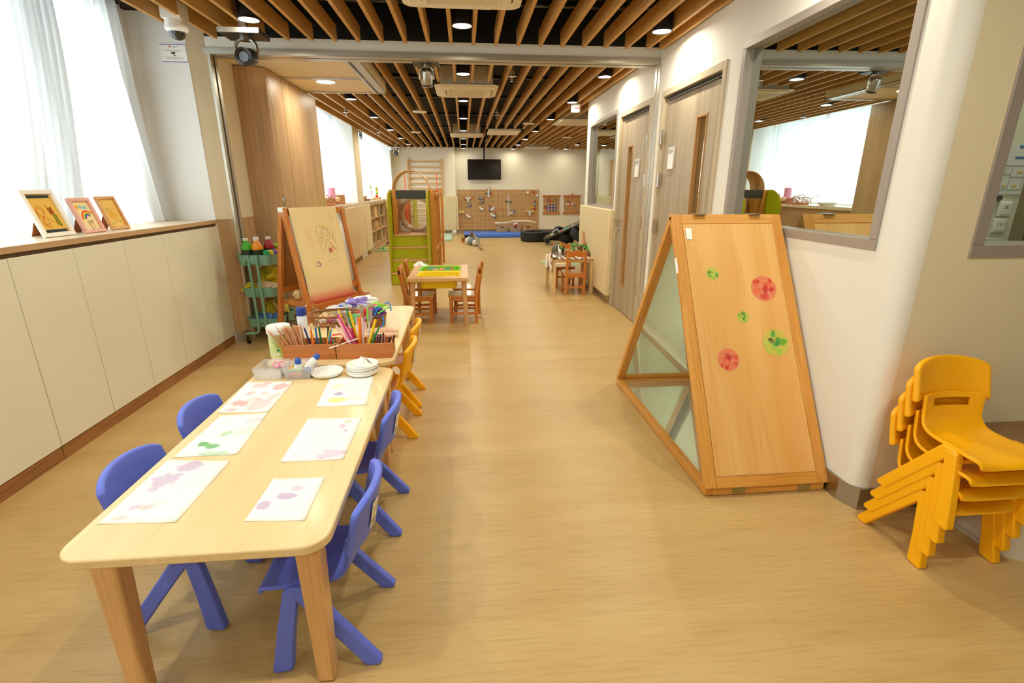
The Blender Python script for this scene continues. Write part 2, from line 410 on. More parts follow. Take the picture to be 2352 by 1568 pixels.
# lowered ceiling box next to the folding wall store
sf = MB().box(-2.05, -.83, 4.69, 6.22, 2.325, 2.44)
struct(sf, 'ceiling_lowered', plain('cream soffit', 'EFE3C8', .7, var=.01))
st = MB()
st.box(-2.0, -.83, 5.42, 5.45, 2.316, 2.325).box(-2.0, -.83, 5.48, 5.51, 2.316, 2.325)
st.box(-.96, -.93, 4.7, 6.22, 2.314, 2.325).box(-.90, -.83, 4.7, 6.22, 2.312, 2.325).box(-1.7, -.83, 6.19, 6.225, 2.312, 2.33)
struct(st, 'trim_9', M_alu)
struct(MB().box(-.93, -.90, 4.7, 6.2, 2.318, 2.326), 'trim_10', M_dark)

# right wall, in its own frame: local y runs along the wall from the near corner, local x points out of the room
RL = (1.615, 1.7, 0); RR = (0, 0, -0.0165)
T = .13
def RW(mb, name, mat, **kw): return mb.build(name, mat, loc=RL, rot=RR, **kw)
BW = (.155, 1.425, 1.081, 2.121)     # big mirror window s0,s1,z0,z1
D1 = (1.60, 2.70, 2.075); D2 = (2.95, 3.93, 2.072)
SW = (4.03, 5.36, 1.065, 2.125)
w = MB()
w.box(0, T, .06, BW[0], 0, 2.8).box(0, T, BW[0], BW[1], 0, BW[2]).box(0, T, BW[0], BW[1], BW[3], 2.8)
w.box(0, T, BW[1], D1[0], 0, 2.8).box(0, T, D1[0], D1[1], D1[2], 2.8).box(0, T, D1[1], D2[0], 0, 2.8).box(0, T, D2[0], D2[1], D2[2], 2.8)
w.box(0, T, D2[1], SW[0], 0, 2.8).box(0, T, SW[0], SW[1], 0, SW[2]).box(0, T, SW[0], SW[1], SW[3], 2.8).box(0, T, SW[1], 5.55, 0, 2.8)
w.prism([(.066, .06)]+[(.06-.06*cos(a), .06-.06*sin(a)) for a in [pi/2*i/8 for i in range(9)]]+[(.066, 0)], 0, 2.8)
o = RW(w, 'wall_right', M_wall); o['kind'] = 'structure'
struct(MB().box(1.84, 4.8, 7.14, 7.26, 0, 2.8), 'wall_right_return', M_wall)
# wall to the right of the corner, with its window
wr = MB(); WX = (1.853, 2.75, 1.072, 2.12)
wr.box(1.681, WX[0], 1.7, 1.82, 0, 2.8).box(WX[0], WX[1], 1.7, 1.82, 0, WX[2]).box(WX[0], WX[1], 1.7, 1.82, WX[3], 2.8).box(WX[1], 4.8, 1.7, 1.82, 0, 2.8)
struct(wr, 'wall_right_front', plain('tan wall paint', 'EADDBC', .75, var=.01))
# steel baseboards
bb = MB().box(-.012, 0, .075, 1.6, 0, .1).box(-.012, 0, 3.94, 5.5, 0, .1)
bb.prism([(-.012, .075), (0, .075), (.03, .01), (.06, -.0), (.06, -.012), (.022, -.008)], 0, .1)
o = RW(bb, 'baseboard_right', M_steel); o['kind'] = 'structure'
struct(MB().box(1.675, 1.955, 1.688, 1.70, 0, .1), 'baseboard_right_front', M_steel)
struct(MB().box(-.24, 4.8, 15.535, 15.55, 0, .1).box(-2.0, -.24, 15.385, 15.4, 0, .1), 'baseboard_back', M_steel)

def frame_ring(y0, y1, z0, z1, wid, xo, xi):
    """window surround seen from the room: face ring plus reveal"""
    b = MB()
    for (a, c, d, e) in ((y0, y1, z1-wid, z1), (y0, y1, z0, z0+wid), (y0, y0+wid, z0+wid, z1-wid), (y1-wid, y1, z0+wid, z1-wid)):
        b.box(xo, min(xi, .05), a, c, d, e)
    return b
def mirror_window(name, W4, wid, label, lb2):
    r = bpy.data.objects.new(name, None); COL.objects.link(r); r.location = RL; r.rotation_euler = RR; r['kind'] = 'structure'; r['label'] = label
    frame_ring(*W4, wid, -.008, .12).build('window_frame', M_frame, r, bevel=.002)
    MB().box(.042, .049, W4[0]+wid, W4[1]-wid, W4[2]+wid, W4[3]-wid).build('pane', M_mirror, r)
    return r
mirror_window('window_4', BW, .042, 'large taupe framed mirror glass window above the wooden folding panels', '')
mirror_window('window_5', SW, .042, 'small taupe framed mirror glass window above the padded wall', '')
r = bpy.data.objects.new('window_6', None); COL.objects.link(r); r['kind'] = 'structure'; r['label'] = 'taupe framed window on the wall right of the corner'
b = MB()
for (a, c, d, e) in ((WX[0], WX[1], WX[3]-.045, WX[3]), (WX[0], WX[1], WX[2], WX[2]+.045), (WX[0], WX[0]+.047, WX[2]+.045, WX[3]-.045), (WX[1]-.047, WX[1], WX[2]+.045, WX[3]-.045)):
    b.box(a, c, 1.692, 1.83, d, e)
b.build('window_frame', M_frame, r, bevel=.002)
MB().box(WX[0]+.047, WX[1]-.047, 1.75, 1.756, WX[2]+.045, WX[3]-.045).build('pane', M_glass, r)
# room behind that window
struct(MB().box(1.9, 2.585, 2.2, 2.26, 0, 2.8), 'wall_next_room', plain('next room paint', 'D9DAC4', .7, var=.01))
struct(MB().box(2.585, 3.6, 2.45, 2.55, 0, 2.8), 'wall_next_room_back', plain('olive next room', '8C7B55', .6))
dn = bpy.data.objects.new('door_3', None); COL.objects.link(dn); dn['kind'] = 'structure'
MB().box(2.585, 2.66, 2.2, 2.45, 0, 2.1).build('door_frame', plain('olive brown frame', '8A7A50', .5), dn)
MB().box(2.68, 3.4, 2.42, 2.45, 0, 2.05).build('door_leaf', plain('dark brown door', '4A3A26', .5), dn)
struct(MB().box(1.9, 4.8, 3.2, 3.25, 0, 2.8), 'wall_next_room_end', M_wall)
area('next_room_fill', (2.3, 1.98, 2.65), (0, 0, 0), .2, .2, 9, (1, .95, .8))  # unseen fill light, added to brighten the room behind the window

# doors
def door(name, s0, s1, zt, hinge_side, label, plate_c, win, handle=None, txt='201 A'):
    r = bpy.data.objects.new(name, None); COL.objects.link(r); r.location = RL; r.rotation_euler = RR; r['kind'] = 'structure'; r['label'] = label
    f = MB().box(-.012, .1, s0, s0+.045, 0, zt).box(-.012, .1, s1-.045, s1, 0, zt).box(-.012, .1, s0+.045, s1-.045, zt-.05, zt)
    f.build('door_frame', M_dframe, r, bevel=.003)
    MB().box(.02, .03, s0+.045, s1-.045, zt-.062, zt-.05).box(.0, .02, s0+.11, s1-.11, zt-.085, zt-.078).build('door_closer_rail', M_dark, r)
    a, c = s0+.048, s1-.048; w0, w1, zb, zt2 = win
    lf = MB().box(.02, .06, a, w0, .006, zt-.065).box(.02, .06, w1, c, .006, zt-.065).box(.02, .06, w0, w1, .006, zb).box(.02, .06, w0, w1, zt2, zt-.065)
    leaf = lf.build('door_leaf', M_door, r, bevel=.002)
    MB().box(.046, .052, w0, w1, zb, zt2).build('glass_pane', M_mirror, r)
    q = MB().box(.014, .05, w0-.006, w0+.006, zb, zt2).box(.014, .05, w1-.006, w1+.006, zb, zt2).box(.014, .05, w0-.006, w1+.006, zb-.006, zb+.006).box(.014, .05, w0-.006, w1+.006, zt2-.006, zt2+.006)
    q.build('pane_trim', wood('pane trim wood', 'C89860', 'B58448', 'z'), r)
    hs = s1-.045 if hinge_side > 0 else s0+.045
    for z in (.35, 1.0, 1.38, 1.72):
        MB().box(-.014, -.002, hs-.028, hs+.02, z-.055, z+.055).cyl((-.012, hs, z-.055), (-.012, hs, z+.055), .007, seg=8).build('hinge', M_chrome, r)
    pl = MB().box(.008, .02, plate_c[0]-.06, plate_c[0]+.06, plate_c[1]-.085, plate_c[1]+.085).build('name_plate', plain('silver plate', 'D9D4C8', .3, metal=.3), r, bevel=.002)
    MB().box(.005, .0085, plate_c[0]-.054, plate_c[0]+.054, plate_c[1]-.08, plate_c[1]+.02).build('paper_insert', M_white, pl)
    Mt = Matrix(((0, 0, -1, .007), (-1, 0, 0, plate_c[0]), (0, 1, 0, plate_c[1]+.052), (0, 0, 0, 1)))
    text(txt, .035, plain('grey lettering', '6A6458', .6), 'room_number', pl, Mt)
    if handle:
        hy, hz = handle
        h = MB().cyl((.02, hy, hz), (-.05, hy, hz), .011).tube([(-.05, hy, hz), (-.056, hy-.04, hz), (-.056, hy-.12, hz)], .011).lathe([(.0, 0), (.028, 0), (.028, .01), (0, .01)], M=Matrix.Translation((.02, hy, hz)) @ Matrix.Rotation(-pi/2, 4, 'Y'))
        h.build('door_handle', M_chrome, r)
        MB().lathe([(.0, 0), (.026, 0), (.026, .014), (0, .014)], M=Matrix.Translation((.02, hy, hz-.09)) @ Matrix.Rotation(-pi/2, 4, 'Y')).build('lock_escutcheon', M_chrome, r)
    return r
door('door_1', *D1, 1, 'grey brown door nearest the wooden folding panels, with narrow glass slot', (2.44, 1.545), (1.86, 2.02, .35, 1.80))
door('door_2', *D2, -1, 'grey brown door with lever handle between padding and track', (3.30, 1.50), (3.50, 3.64, .30, 1.72), handle=(3.82, .98), txt='201 B')

# plaster ends of left windows: frames + glass + curtains
def window_left(name, y0, y1, label):
    r = bpy.data.objects.new(name, None); COL.objects.link(r); r['kind'] = 'structure'; r['label'] = label
    b = MB().box(-2.6, -2.54, y0, y1, 1.03, 1.08).box(-2.6, -2.54, y0, y1, 2.47, 2.52).box(-2.6, -2.54, y0, y0+.05, 1.08, 2.47).box(-2.6, -2.54, y1-.05, y1, 1.08, 2.47)
    n = max(1, round((y1-y0)/1.3))
    for i in range(1, n): b.box(-2.6, -2.54, y0+(y1-y0)*i/n-.02, y0+(y1-y0)*i/n+.02, 1.08, 2.47)
    b.box(-2.59, -2.55, y0, y1, 1.93, 1.96)
    b.build('window_frame', M_white, r)
    MB().box(-2.575, -2.57, y0+.05, y1-.05, 1.08, 2.47).build('pane', M_glass, r)
window_left('window_1', -1.7, 4.2, 'long bright window behind sheer curtains over the near cabinets')
window_left('window_2', 6.6, 10.03, 'bright window behind sheer curtains beside the wooden store')
window_left('window_3', 10.6, 14.95, 'bright window behind sheer curtains above the cubby shelf')
def curtain(y0, y1, label, folds=9, x=-2.39, top=2.555, bot=1.072, amp=.021, e0=(0, 0), e1=(0, 0), mat=None):
    """e0, e1: how far the two side edges move along the wall at the top and at the bottom"""
    def fn(u, v):
        k = v**1.8
        a_ = y0+e0[0]*(1-k)+e0[1]*k; c_ = y1+e1[0]*(1-k)+e1[1]*k
        yy = a_+(c_-a_)*u; z = top+(bot-top)*v
        a = amp*(1+.7*v)
        return (x+a*sin(folds*2*pi*u+1.3*sin(3*u+2*v))+.008*sin(folds*5.1*u*pi+v*2)+.012*v*v, yy, z)
    o = MB().grid(fn, int(folds*14), 16).build('sheer_curtain', mat or M_voile, angle=180)
    tag(o, label, 'curtain', 'white sheer window curtains'); return o
curtain(3.30, 4.43, 'white sheer curtain at the near window, hanging next to the notice', 9, e1=(-.12, .015))
curtain(3.08, 3.36, 'gathered white sheer curtain strip sweeping down behind the white picture frame', 7, x=-2.312, amp=.013, e0=(.14, -.10), e1=(.18, -.02), mat=M_voile2)
curtain(1.6, 3.14, 'white sheer curtain left of the gathered strip, behind the white picture frame', 9)
curtain(-1.5, 1.66, 'white sheer curtain at the left edge of the photo, cut by the frame', 12, x=-2.43)
curtain(6.65, 8.4, 'white sheer curtain just past the curved wooden store', 8)
curtain(8.3, 9.9, 'white sheer curtain behind the pink cylinder on the worktop', 8, x=-2.31, amp=.015)
curtain(10.65, 12.8, 'white sheer curtain above the left half of the cubby shelf', 9)
curtain(12.7, 14.8, 'farthest white sheer curtain, next to the back wall', 9, x=-2.31, amp=.015)
struct(MB().box(-2.62, -2.42, -1.7, 4.456, 1.03, 1.066).box(-2.53, -2.485, -1.7, 4.19, 1.066, 1.10), 'trim_11', M_top)
# ---------------------------------------------------------------- slatted ceiling
ORD = ['first', 'second', 'third', 'fourth', 'fifth', 'sixth', 'seventh', 'eighth', 'ninth', 'tenth', 'eleventh', 'twelfth', 'thirteenth', 'fourteenth', 'fifteenth', 'sixteenth', 'seventeenth', 'eighteenth', 'nineteenth', 'twentieth', 'twenty-first', 'twenty-second', 'twenty-third', 'twenty-fourth', 'twenty-fifth', 'twenty-sixth', 'twenty-seventh', 'twenty-eighth', 'twenty-ninth', 'thirtieth', 'thirty-first', 'thirty-second', 'thirty-third', 'thirty-fourth', 'thirty-fifth', 'thirty-sixth', 'thirty-seventh', 'thirty-eighth', 'thirty-ninth', 'fortieth', 'forty-first']
def slat(x, segs, z0, z1, w, label, group):
    o = None; b = MB()
    for (a, c) in segs: b.box(-w/2, w/2, a, c, 0, z1-z0)
    o = b.build('ceiling_slat', M_slat, loc=(x, 0, z0), bevel=.001, bseg=1)
    return tag(o, label, 'ceiling slat', group)
ACS = [(.02, 3.21, .70, .62, 'near'), (.06, 6.27, .69, .74, 'middle'), (1.93, 8.95, .75, .8, 'right'), (.09, 11.3, .68, .72, 'far'), (2.02, 14.6, .7, .75, 'back')]
def cuts(x, a, c, avoid):
    S = [(a, c)]
    for (ax, ay, sx, sy, *_ ) in avoid:
        if abs(x-ax) < sx/2+.03:
            n = []
            for (p, q) in S:
                lo, hi = ay-sy/2-.01, ay+sy/2+.01
                if hi < p or lo > q: n.append((p, q)); continue
                if lo > p: n.append((p, lo))
                if hi < q: n.append((hi, q))
            S = n
    return S
G1 = 'slats in the ceiling of the near room'; G2 = 'slats in the ceiling of the far room'
PANEL = (.815, 10.67, .67, .85)
near = [.106+.175*k for k in range(-12, 9)]+[1.615]
for i, x in enumerate(near):
    ye = 4.15 if x < -1.85 else 4.43
    slat(x, cuts(x, -2.8, ye, [ACS[0]]), 2.385, 2.50, .026, 'light wood ceiling slat in the near room, %s from the left' % ORD[i], G1)
far = [.115+.175*k for k in range(-12, 9)]+[1.625+.175*k for k in range(0, 17)]
for i, x in enumerate(far):
    y0 = 4.7 if x > -.85 else 6.24
    if x > 1.75: y0 = 7.28
    slat(x, cuts(x, y0, 15.36 if x < -.26 else 15.5, ACS+[PANEL]), 2.385, 2.50, .026, 'light wood ceiling slat in the far room, %s from the left' % ORD[i], G2)
# black hangers with slotted steel strips across the void
for i, y in enumerate([2.2, 3.9, 5.35, 6.3, 7.6, 9.3, 11.2, 13.2, 14.6]):
    b = MB().box(-2.0, 1.6 if y < 7 else 4.6, y-.02, y+.02, 2.50, 2.535)
    o = b.build('ceiling_rail', M_dark, bevel=0); o['kind'] = 'structure'
    e = MB(); x = -1.95
    while x < (1.55 if y < 7 else 4.4): e.box(x, x+.05, y-.022, y-.0205, 2.501, 2.506); x += .075
    e.build('slotted_edge', M_steel, o)

# ---------------------------------------------------------------- downlights
M_lamp = plain('lit lamp lens', 'FFFFFF', .5, var=0, emit=('FFF0D2', 14))
def make_light():
    r = thing('downlight', 'x', 'ceiling light')
    MB().lathe([(.0, .19), (.064, .19), (.064, .012), (.0735, .006), (.0735, 0), (.064, 0), (.064, .012), (.06, .02)], seg=28).build('housing', M_dark, r)
    MB().lathe([(0, .004), (.063, .004), (.063, .010), (0, .010)], seg=28).build('lens', M_lamp, r)
    return r
L0 = None
rowname = {'left': 'left row', 'middle': 'middle row', 'right': 'right row'}
spots = []
for lx, rn in LROWS:
    for j, ly in enumerate(LYS):
        if rn == 'left' and ly == 5.42: continue
        spots.append((lx+(.0 if ly < 5 else .006), ly, rowname[rn], j))
spots += [(2.9375, 13.6, 'far right row', 0), (2.9375, 15.1, 'far right row', 1), (1.429, 15.2, 'right row', 10), (.0245, 15.1, 'middle row', 10), (2.9375, 10.5, 'far right row', 2)]
VIS = {3: 'above the near tables', 4: 'just behind the white beam', 5: 'second behind the beam', 6: 'third behind the beam', 7: 'fourth behind the beam', 8: 'fifth behind the beam', 9: 'sixth behind the beam', 10: 'last before the back wall'}
for x, y, rn, j in spots:
    l = bpy.data.lights.new('lamp', 'AREA'); l.shape = 'DISK'; l.size = .05; l.energy = LAMP_W*(.35 if y > 14.5 else 1.0 if y < 1 else .9 if y < 3 else 1); l.color = WARM; l.spread = radians(172)
    lo = bpy.data.objects.new('downlight_lamp', l); COL.objects.link(lo); lo.location = (x, y, 2.3735)
    if rn == 'far right row': lb = 'round black downlight over the right recess, '+['nearer of the pair by the back wall', 'farther of the pair by the back wall', 'before the pair'][j]
    else: lb = 'round black lit downlight, %s, %s' % (rn, VIS.get(j, 'position %d before the tables' % (3-j)))
    if j < 3 and rn != 'far right row': lb = 'black downlight of the %s, overhead out of view, %s' % (rn, ['behind the camera', 'level with the camera', 'just ahead of the camera'][j])
    if L0 is None: L0 = make_light(); L0.location = (x, y, 2.370); L0['label'] = lb; L0['group'] = 'round downlights in the slatted ceiling'
    else: dup(L0, (x, y, 2.370), label=lb)
# flush lamp in the cream soffit
t = thing('soffit_light', 'flush round lamp set in the cream soffit beside the wooden store', 'ceiling light', (-1.33, 5.62, 2.318))
MB().lathe([(.087, .006), (.087, -.003), (.105, -.002), (.105, .006)], seg=32, caps=False).build('trim_ring', M_white, t)
MB().lathe([(0, 0), (.086, 0), (.086, .004), (0, .004)], seg=32).build('lens', M_lamp, t)
l = bpy.data.lights.new('lamp', 'AREA'); l.shape = 'DISK'; l.size = .05; l.energy = LAMP_W; l.color = WARM; l.spread = radians(172)
lo = bpy.data.objects.new('soffit_lamp', l); COL.objects.link(lo); lo.location = (-1.33, 5.62, 2.317)

# ---------------------------------------------------------------- cassette air conditioners
def make_ac(x, y, sx, sy, label):
    t = thing('air_conditioner', label, 'air conditioner', (x, y, 2.36), group='ceiling cassette air conditioners')
    a, c = sx/2, sy/2
    b = MB().prism(rrect(-a, a, -c, c, .07), 0, .012)
    b.prism(rrect(-a+.04, a-.04, -c+.04, c-.04, .05), -.012, .0).box(-a+.06, a-.06, -c+.06, c-.06, .012, .2)
    b.build('housing', M_cream, t, bevel=.006)
    g = MB(); n = 26
    for i in range(n): xx = -a*.55+a*1.1*i/(n-1); g.box(xx-.002, xx+.002, -c*.55, c*.55, -.018, -.012)
    g.box(-a*.6, a*.6, -c*.62, -c*.58, -.02, -.012).box(-a*.6, a*.6, c*.58, c*.62, -.02, -.012).box(-a*.6, -a*.57, -c*.6, c*.6, -.02, -.012).box(a*.57, a*.6, -c*.6, c*.6, -.02, -.012)
    g.build('grille', M_cream, t)
    for sx_, sy_ in ((1, 0), (-1, 0), (0, 1), (0, -1)):
        v = MB()
        if sx_: v.box(sx_*a*.74-.022, sx_*a*.74+.022, -c*.5, c*.5, -.016, -.012)
        else: v.box(-a*.5, a*.5, sy_*c*.76-.022, sy_*c*.76+.022, -.016, -.012)
        v.build('louvre', M_cream, t, bevel=.004)
        s = MB()
        if sx_: s.box(sx_*a*.74+.024, sx_*a*.74+.034, -c*.45, c*.45, -.0135, -.0115)
        else: s.box(-a*.45, a*.45, sy_*c*.76+.024, sy_*c*.76+.034, -.0135, -.0115)
        s.build('air_slot', M_dark, t)
    return t
for (x, y, sx, sy, n), lb in zip(ACS, ['cream cassette air conditioner cut by the top edge of the photo', 'cream cassette air conditioner just behind the white beam', 'cream cassette air conditioner partly hidden by the right wall corner', 'cream cassette air conditioner in the far middle, below the row of lamps', 'cream cassette air conditioner at the back wall on the right']):
    make_ac(x, y, sx, sy, lb)
t = tag(MB().prism(rrect(-.31, .31, -.4, .4, .03), 0, .04).build('ceiling_baffle', M_cream, loc=(.815, 10.67, 2.35), bevel=.006), 'flat cream rectangular panel hung under the far slats', 'ceiling panel')
for i, (x, y) in enumerate(((.6, 10.4), (1.0, 10.4), (.6, 10.95), (1.0, 10.95))): MB().cyl((x-.815, y-10.67, .04), (x-.815, y-10.67, .3), .004, seg=6).build('hanging_rod', M_steel, t)

# ---------------------------------------------------------------- cameras and small ceiling devices
def ptz(loc, rz, label, shelf=True, look=0, sc=1.0, flip=0):
    t = thing('video_camera', label, 'camera', loc, rz, 'tracking cameras hung from the ceiling')
    t.scale = (sc, sc, sc)
    if shelf:
        MB().box(-.115, .115, -.09, .09, 0, .028).build('shelf_plate', M_dark, t, bevel=.002)
        MB().box(-.115, .115, -.095, -.09, .002, .028).build('front_trim', M_alu, t)
        MB().box(-.02, .02, -.02, .02, .028, .2).build('hanging_bracket', M_steel, t)
    y = MB()
    for s in (-1, 1): y.tube([(s*.0, 0, -.01), (s*.04, 0, -.015), (s*.058, 0, -.04), (s*.062, 0, -.08), (s*.06, 0, -.115)], [.012, .011, .01, .009, .009], 8)
    y.cyl((0, 0, 0), (0, 0, -.02), .03).build('yoke', M_steel, t)
    M = Matrix.Translation((0, 0, -.105)) @ Matrix.Rotation(radians(look), 4, 'X')
    h = MB().lathe([(0, -.06), (.044, -.06), (.048, -.05), (.048, .045), (.047, .05)], M=M, seg=24)
    hb = h.build('camera_head', M_steel if flip else M_dark, t)
    MB().lathe([(.03, .052), (.03, .052), (.04, .058), (.05, .06), (.05, .066), (.046, .068), (.030, .058)], M=M, seg=24, caps=False).build('lens_ring', M_dark if not flip else M_steel, hb)
    MB().lathe([(0, .0545), (.02, .057), (.028, .056)], M=M, seg=20).build('lens_glass', plain('camera lens glass', '0A0C10', .05, coat=1), hb)
    return t
ptz((-1.46, 4.02, 2.30), 0, 'black tracking camera on a shelf plate below the near ceiling, facing us', look=100, sc=1.15)
ptz((-.285, 4.72, 2.30), 0, 'silver tracking camera seen from behind under the white beam', look=-158, sc=.95, flip=1)
ptz((-1.75, 14.3, 2.30), 0, 'far tracking camera beside the wall bars', look=100, sc=1.1)
t = thing('dome_camera', 'white dome security camera above the notice on the left jamb', 'security camera', (-1.86, 3.95, 2.32))
MB().lathe([(.0, .05), (.062, .05), (.066, .02), (.07, -.005), (.055, -.02), (0, -.02)]).box(-.06, .06, -.06, .06, .05, .15).build('camera_body', M_white, t)
MB().lathe([(.050, -.02), (.048, -.035), (.038, -.052), (.02, -.064), (0, -.068)]).build('dark_dome', plain('smoked dome', '1C1E22', .06, coat=1), t)
t = thing('dome_camera', 'small white dome security camera on the far left pillar', 'security camera', (-1.93, 14.85, 2.3))
MB().lathe([(0, .08), (.07, .08), (.075, 0), (0, 0)]).build('camera_body', M_white, t)
MB().lathe([(.055, 0), (.045, -.04), (0, -.06)]).build('dark_dome', MATS['smoked dome'], t)
def sprinkler(x, y, label, s=1):
    t = thing('sprinkler_head', label, 'sprinkler', (x, y, 2.33), group='sprinkler heads between the slats')
    MB().cyl((0, 0, .04), (0, 0, .22), .016).cyl((0, 0, .02), (0, 0, .05), .026).build('pipe', M_steel, t)
    MB().lathe([(.012, .02), (.04, .015), (.045, .005), (.02, 0), (0, 0)]).cyl((0, 0, 0), (0, 0, -.035), .006, seg=8).cyl((0, 0, -.035), (0, 0, -.038), .016, seg=12).build('deflector', M_chrome, t)
for x, y, l in ((.49, 5.3, 'sprinkler head right of the middle cassette air conditioner'), (.52, 8.0, 'sprinkler head before the flat cream ceiling panel'), (-1.63, 7.9, 'sprinkler head between left slats above the far window'), (.56, 12.5, 'sprinkler head beyond the flat cream ceiling panel'), (-1.6, 10.6, 'small sprinkler head at the far left slats')): sprinkler(x, y, l)
def ceil_speaker(x, y, label):
    t = thing('ceiling_speaker', label, 'ceiling speaker', (x, y, 2.37), group='round ceiling speakers')
    MB().lathe([(0, 0), (.1, 0), (.105, .01), (.08, .02), (0, .02)]).build('grille_disc', M_cream, t)
    MB().lathe([(.065, .02), (.065, .12), (0, .12)]).build('speaker_can', M_steel, t)
for x, y, l in ((-.61, 8.05, 'nearest round ceiling speaker left of the lamp row'), (-.92, 10.9, 'second round ceiling speaker, farther left'), (2.3, 11.7, 'round ceiling speaker above the right recess'), (1.15, 9.3, 'round white access point with dark cables'), (2.1, 14.9, 'round ceiling speaker by the back wall')): ceil_speaker(x, y, l)
t = thing('alarm_beacon', 'white alarm beacon with red print near the right wall corner', 'alarm', (1.52, 7.2, 2.28))
MB().lathe([(0, 0), (.055, .0), (.062, .02), (.062, .1), (0, .1)]).build('beacon_body', M_white, t)
MB().box(-.035, .035, -.0655, -.063, .04, .055).build('red_mark', M_red, t)
# ---------------------------------------------------------------- low cupboards under the near window
edges = [-.76, .05, .85, 1.65, 2.451, 3.252, 4.075, 4.475]
CABL = ['cream two door cupboard nearest the camera, outside the left photo edge', 'cream two door cupboard beside the camera, left of view', 'cream two door cupboard cut by the bottom left photo edge', 'cream two door cupboard at the left photo edge below the white frame', 'cream two door cupboard below the pink and wooden picture frames', 'cream two door cupboard next to the last narrow one', 'narrow cream single door cupboard at the end of the worktop']
for i in range(len(edges)-1):
    y0, y1 = edges[i], edges[i+1]
    t = thing('low_cupboard', CABL[i], 'cupboard', (-2.05, y0, 0), group='cream cupboards under the near window')
    W_ = y1-y0
    MB().box(-.38, -.02, .002, min(W_-.002, 4.454-y0), .0, 1.015).build('carcass', M_oakx, t)
    MB().box(-.02, -.005, .002, W_-.002, 0, .07).build('plinth', wood('dark plinth', 'A87444', '92602F', 'y', pores=.3), t)
    n = 2 if W_ > .6 else 1
    for k in range(n):
        MB().box(-.019, 0, W_*k/n+.002, W_*(k+1)/n-.002, .076, 1.015).build('door', M_cab, t, bevel=.0015)
o = MB().prism([(-2.42, -1.69), (-2.046, -1.69), (-2.046, 4.475), (-2.0515, 4.475), (-2.0515, 4.455), (-2.42, 4.455)], 1.035, 1.066).build('worktop', M_top, bevel=.002)
tag(o, 'long pale wood worktop over the cream cupboards under the window', 'worktop')
o.data.materials.append(M_oakx)
for p in o.data.polygons:
    if abs(p.normal.x) > .9: p.material_index = 1
o = MB().box(-2.075, -2.062, -1.7, 4.455, 1.016, 1.034).build('worktop_shadow_gap', plain('gap brown', '5C3E1E', .7)); o['kind'] = 'structure'; o.name = 'trim_12'

# picture frames: local x to the right, z up, leaning back; origin at the bottom edge centre
def picture_frame(c, ang, w, h, bw, mat, art, label, lean=.32, size=None):
    t = thing('picture_frame', label, 'picture frame', c, ang)
    R = Matrix.Rotation(-lean, 4, 'X')
    f = MB()
    for (a, b_, d, e) in ((-w/2, w/2, 0, bw), (-w/2, w/2, h-bw, h), (-w/2, -w/2+bw, bw, h-bw), (w/2-bw, w/2, bw, h-bw)): f.box(a, b_, -.009, .009, d, e, R)
    f.build('frame_border', mat, t, bevel=.002)
    MB().box(-w/2+bw, w/2-bw, .002, .006, bw, h-bw, R).build('drawing_sheet', plain('sheet '+art[0], art[0], .7, var=.03), t)
    MB().add([(-.03, .009, h*.62), (.03, .009, h*.62), (.045, .0105, .02), (-.045, .0105, .02)], [(0, 1, 2, 3)], R)
    d = h*.62
    yb, zb = d*sin(lean), d*cos(lean)
    s = MB(); s.prism([(-.02, .0), (.02, 0), (.036, -.05), (.03, -zb-.0), (-.03, -zb), (-.036, -.05)], -.0015, .0015, 'xz', Matrix.Translation((0, yb+.012, zb)) @ Matrix.Rotation(.42, 4, 'X') @ Matrix.Diagonal((1, 1, 1.09, 1)))
    s.build('stand', M_brn, t)
    MA = R @ Matrix(((1, 0, 0, 0), (0, 0, 1, .0012), (0, 1, 0, 0), (0, 0, 0, 1)))
    for nm, col, ww, lines in art[1]:
        strokes(nm, plain('crayon '+col, col, .9), t, lines, ww, MA)
    return t
def scrib(x0, x1, y0, y1, n=9, rnd=.004):
    L = []
    for i in range(n): L.append((x0+(x1-x0)*i/(n-1)+random.uniform(-rnd, rnd), (y0 if i % 2 else y1)+random.uniform(-rnd, rnd)))
    return L
artA = ('E6B94A', [('red_girl', 'D2552A', .0022, [arc(-.035, .135, .018, .022, 0, 360), arc(-.035, .137, .024, .03, -20, 200), [(-.055, .135), (-.06, .095)], [(-.035, .113), (-.055, .07), (-.04, .06)], [(-.03, .113), (.0, .09), (.03, .07)], [(-.035, .113), (-.01, .075), (-.045, .07), (-.035, .113)], scrib(-.045, -.012, .06, .075), [(-.035, .06), (-.036, .035), (-.03, .032)], [(-.022, .06), (-.012, .038), (-.002, .04)]]),
    ('red_tree', 'C24E22', .003, [scrib(.015, .045, .12, .16, 16), scrib(.018, .042, .125, .155, 14), [(.01, .175), (.02, .155)]]), ('green_stem', '8C9A20', .004, [scrib(.034, .04, .06, .12, 8), scrib(.045, .052, .055, .12, 8)]),
    ('dark_strip', '2C3A44', .016, [[(-.068, .218), (.068, .218)], [(-.068, .032), (.068, .032)]])])
rb = []
for k, cc in enumerate(['D83A5A', 'F08020', 'F2D020', '50B040', '4060C0', '9060B0']):
    rb.append(('rainbow_band', cc, .0055, [arc(.012, .085, .045-.0055*k, .045-.0055*k, 40, 185, 12)]))
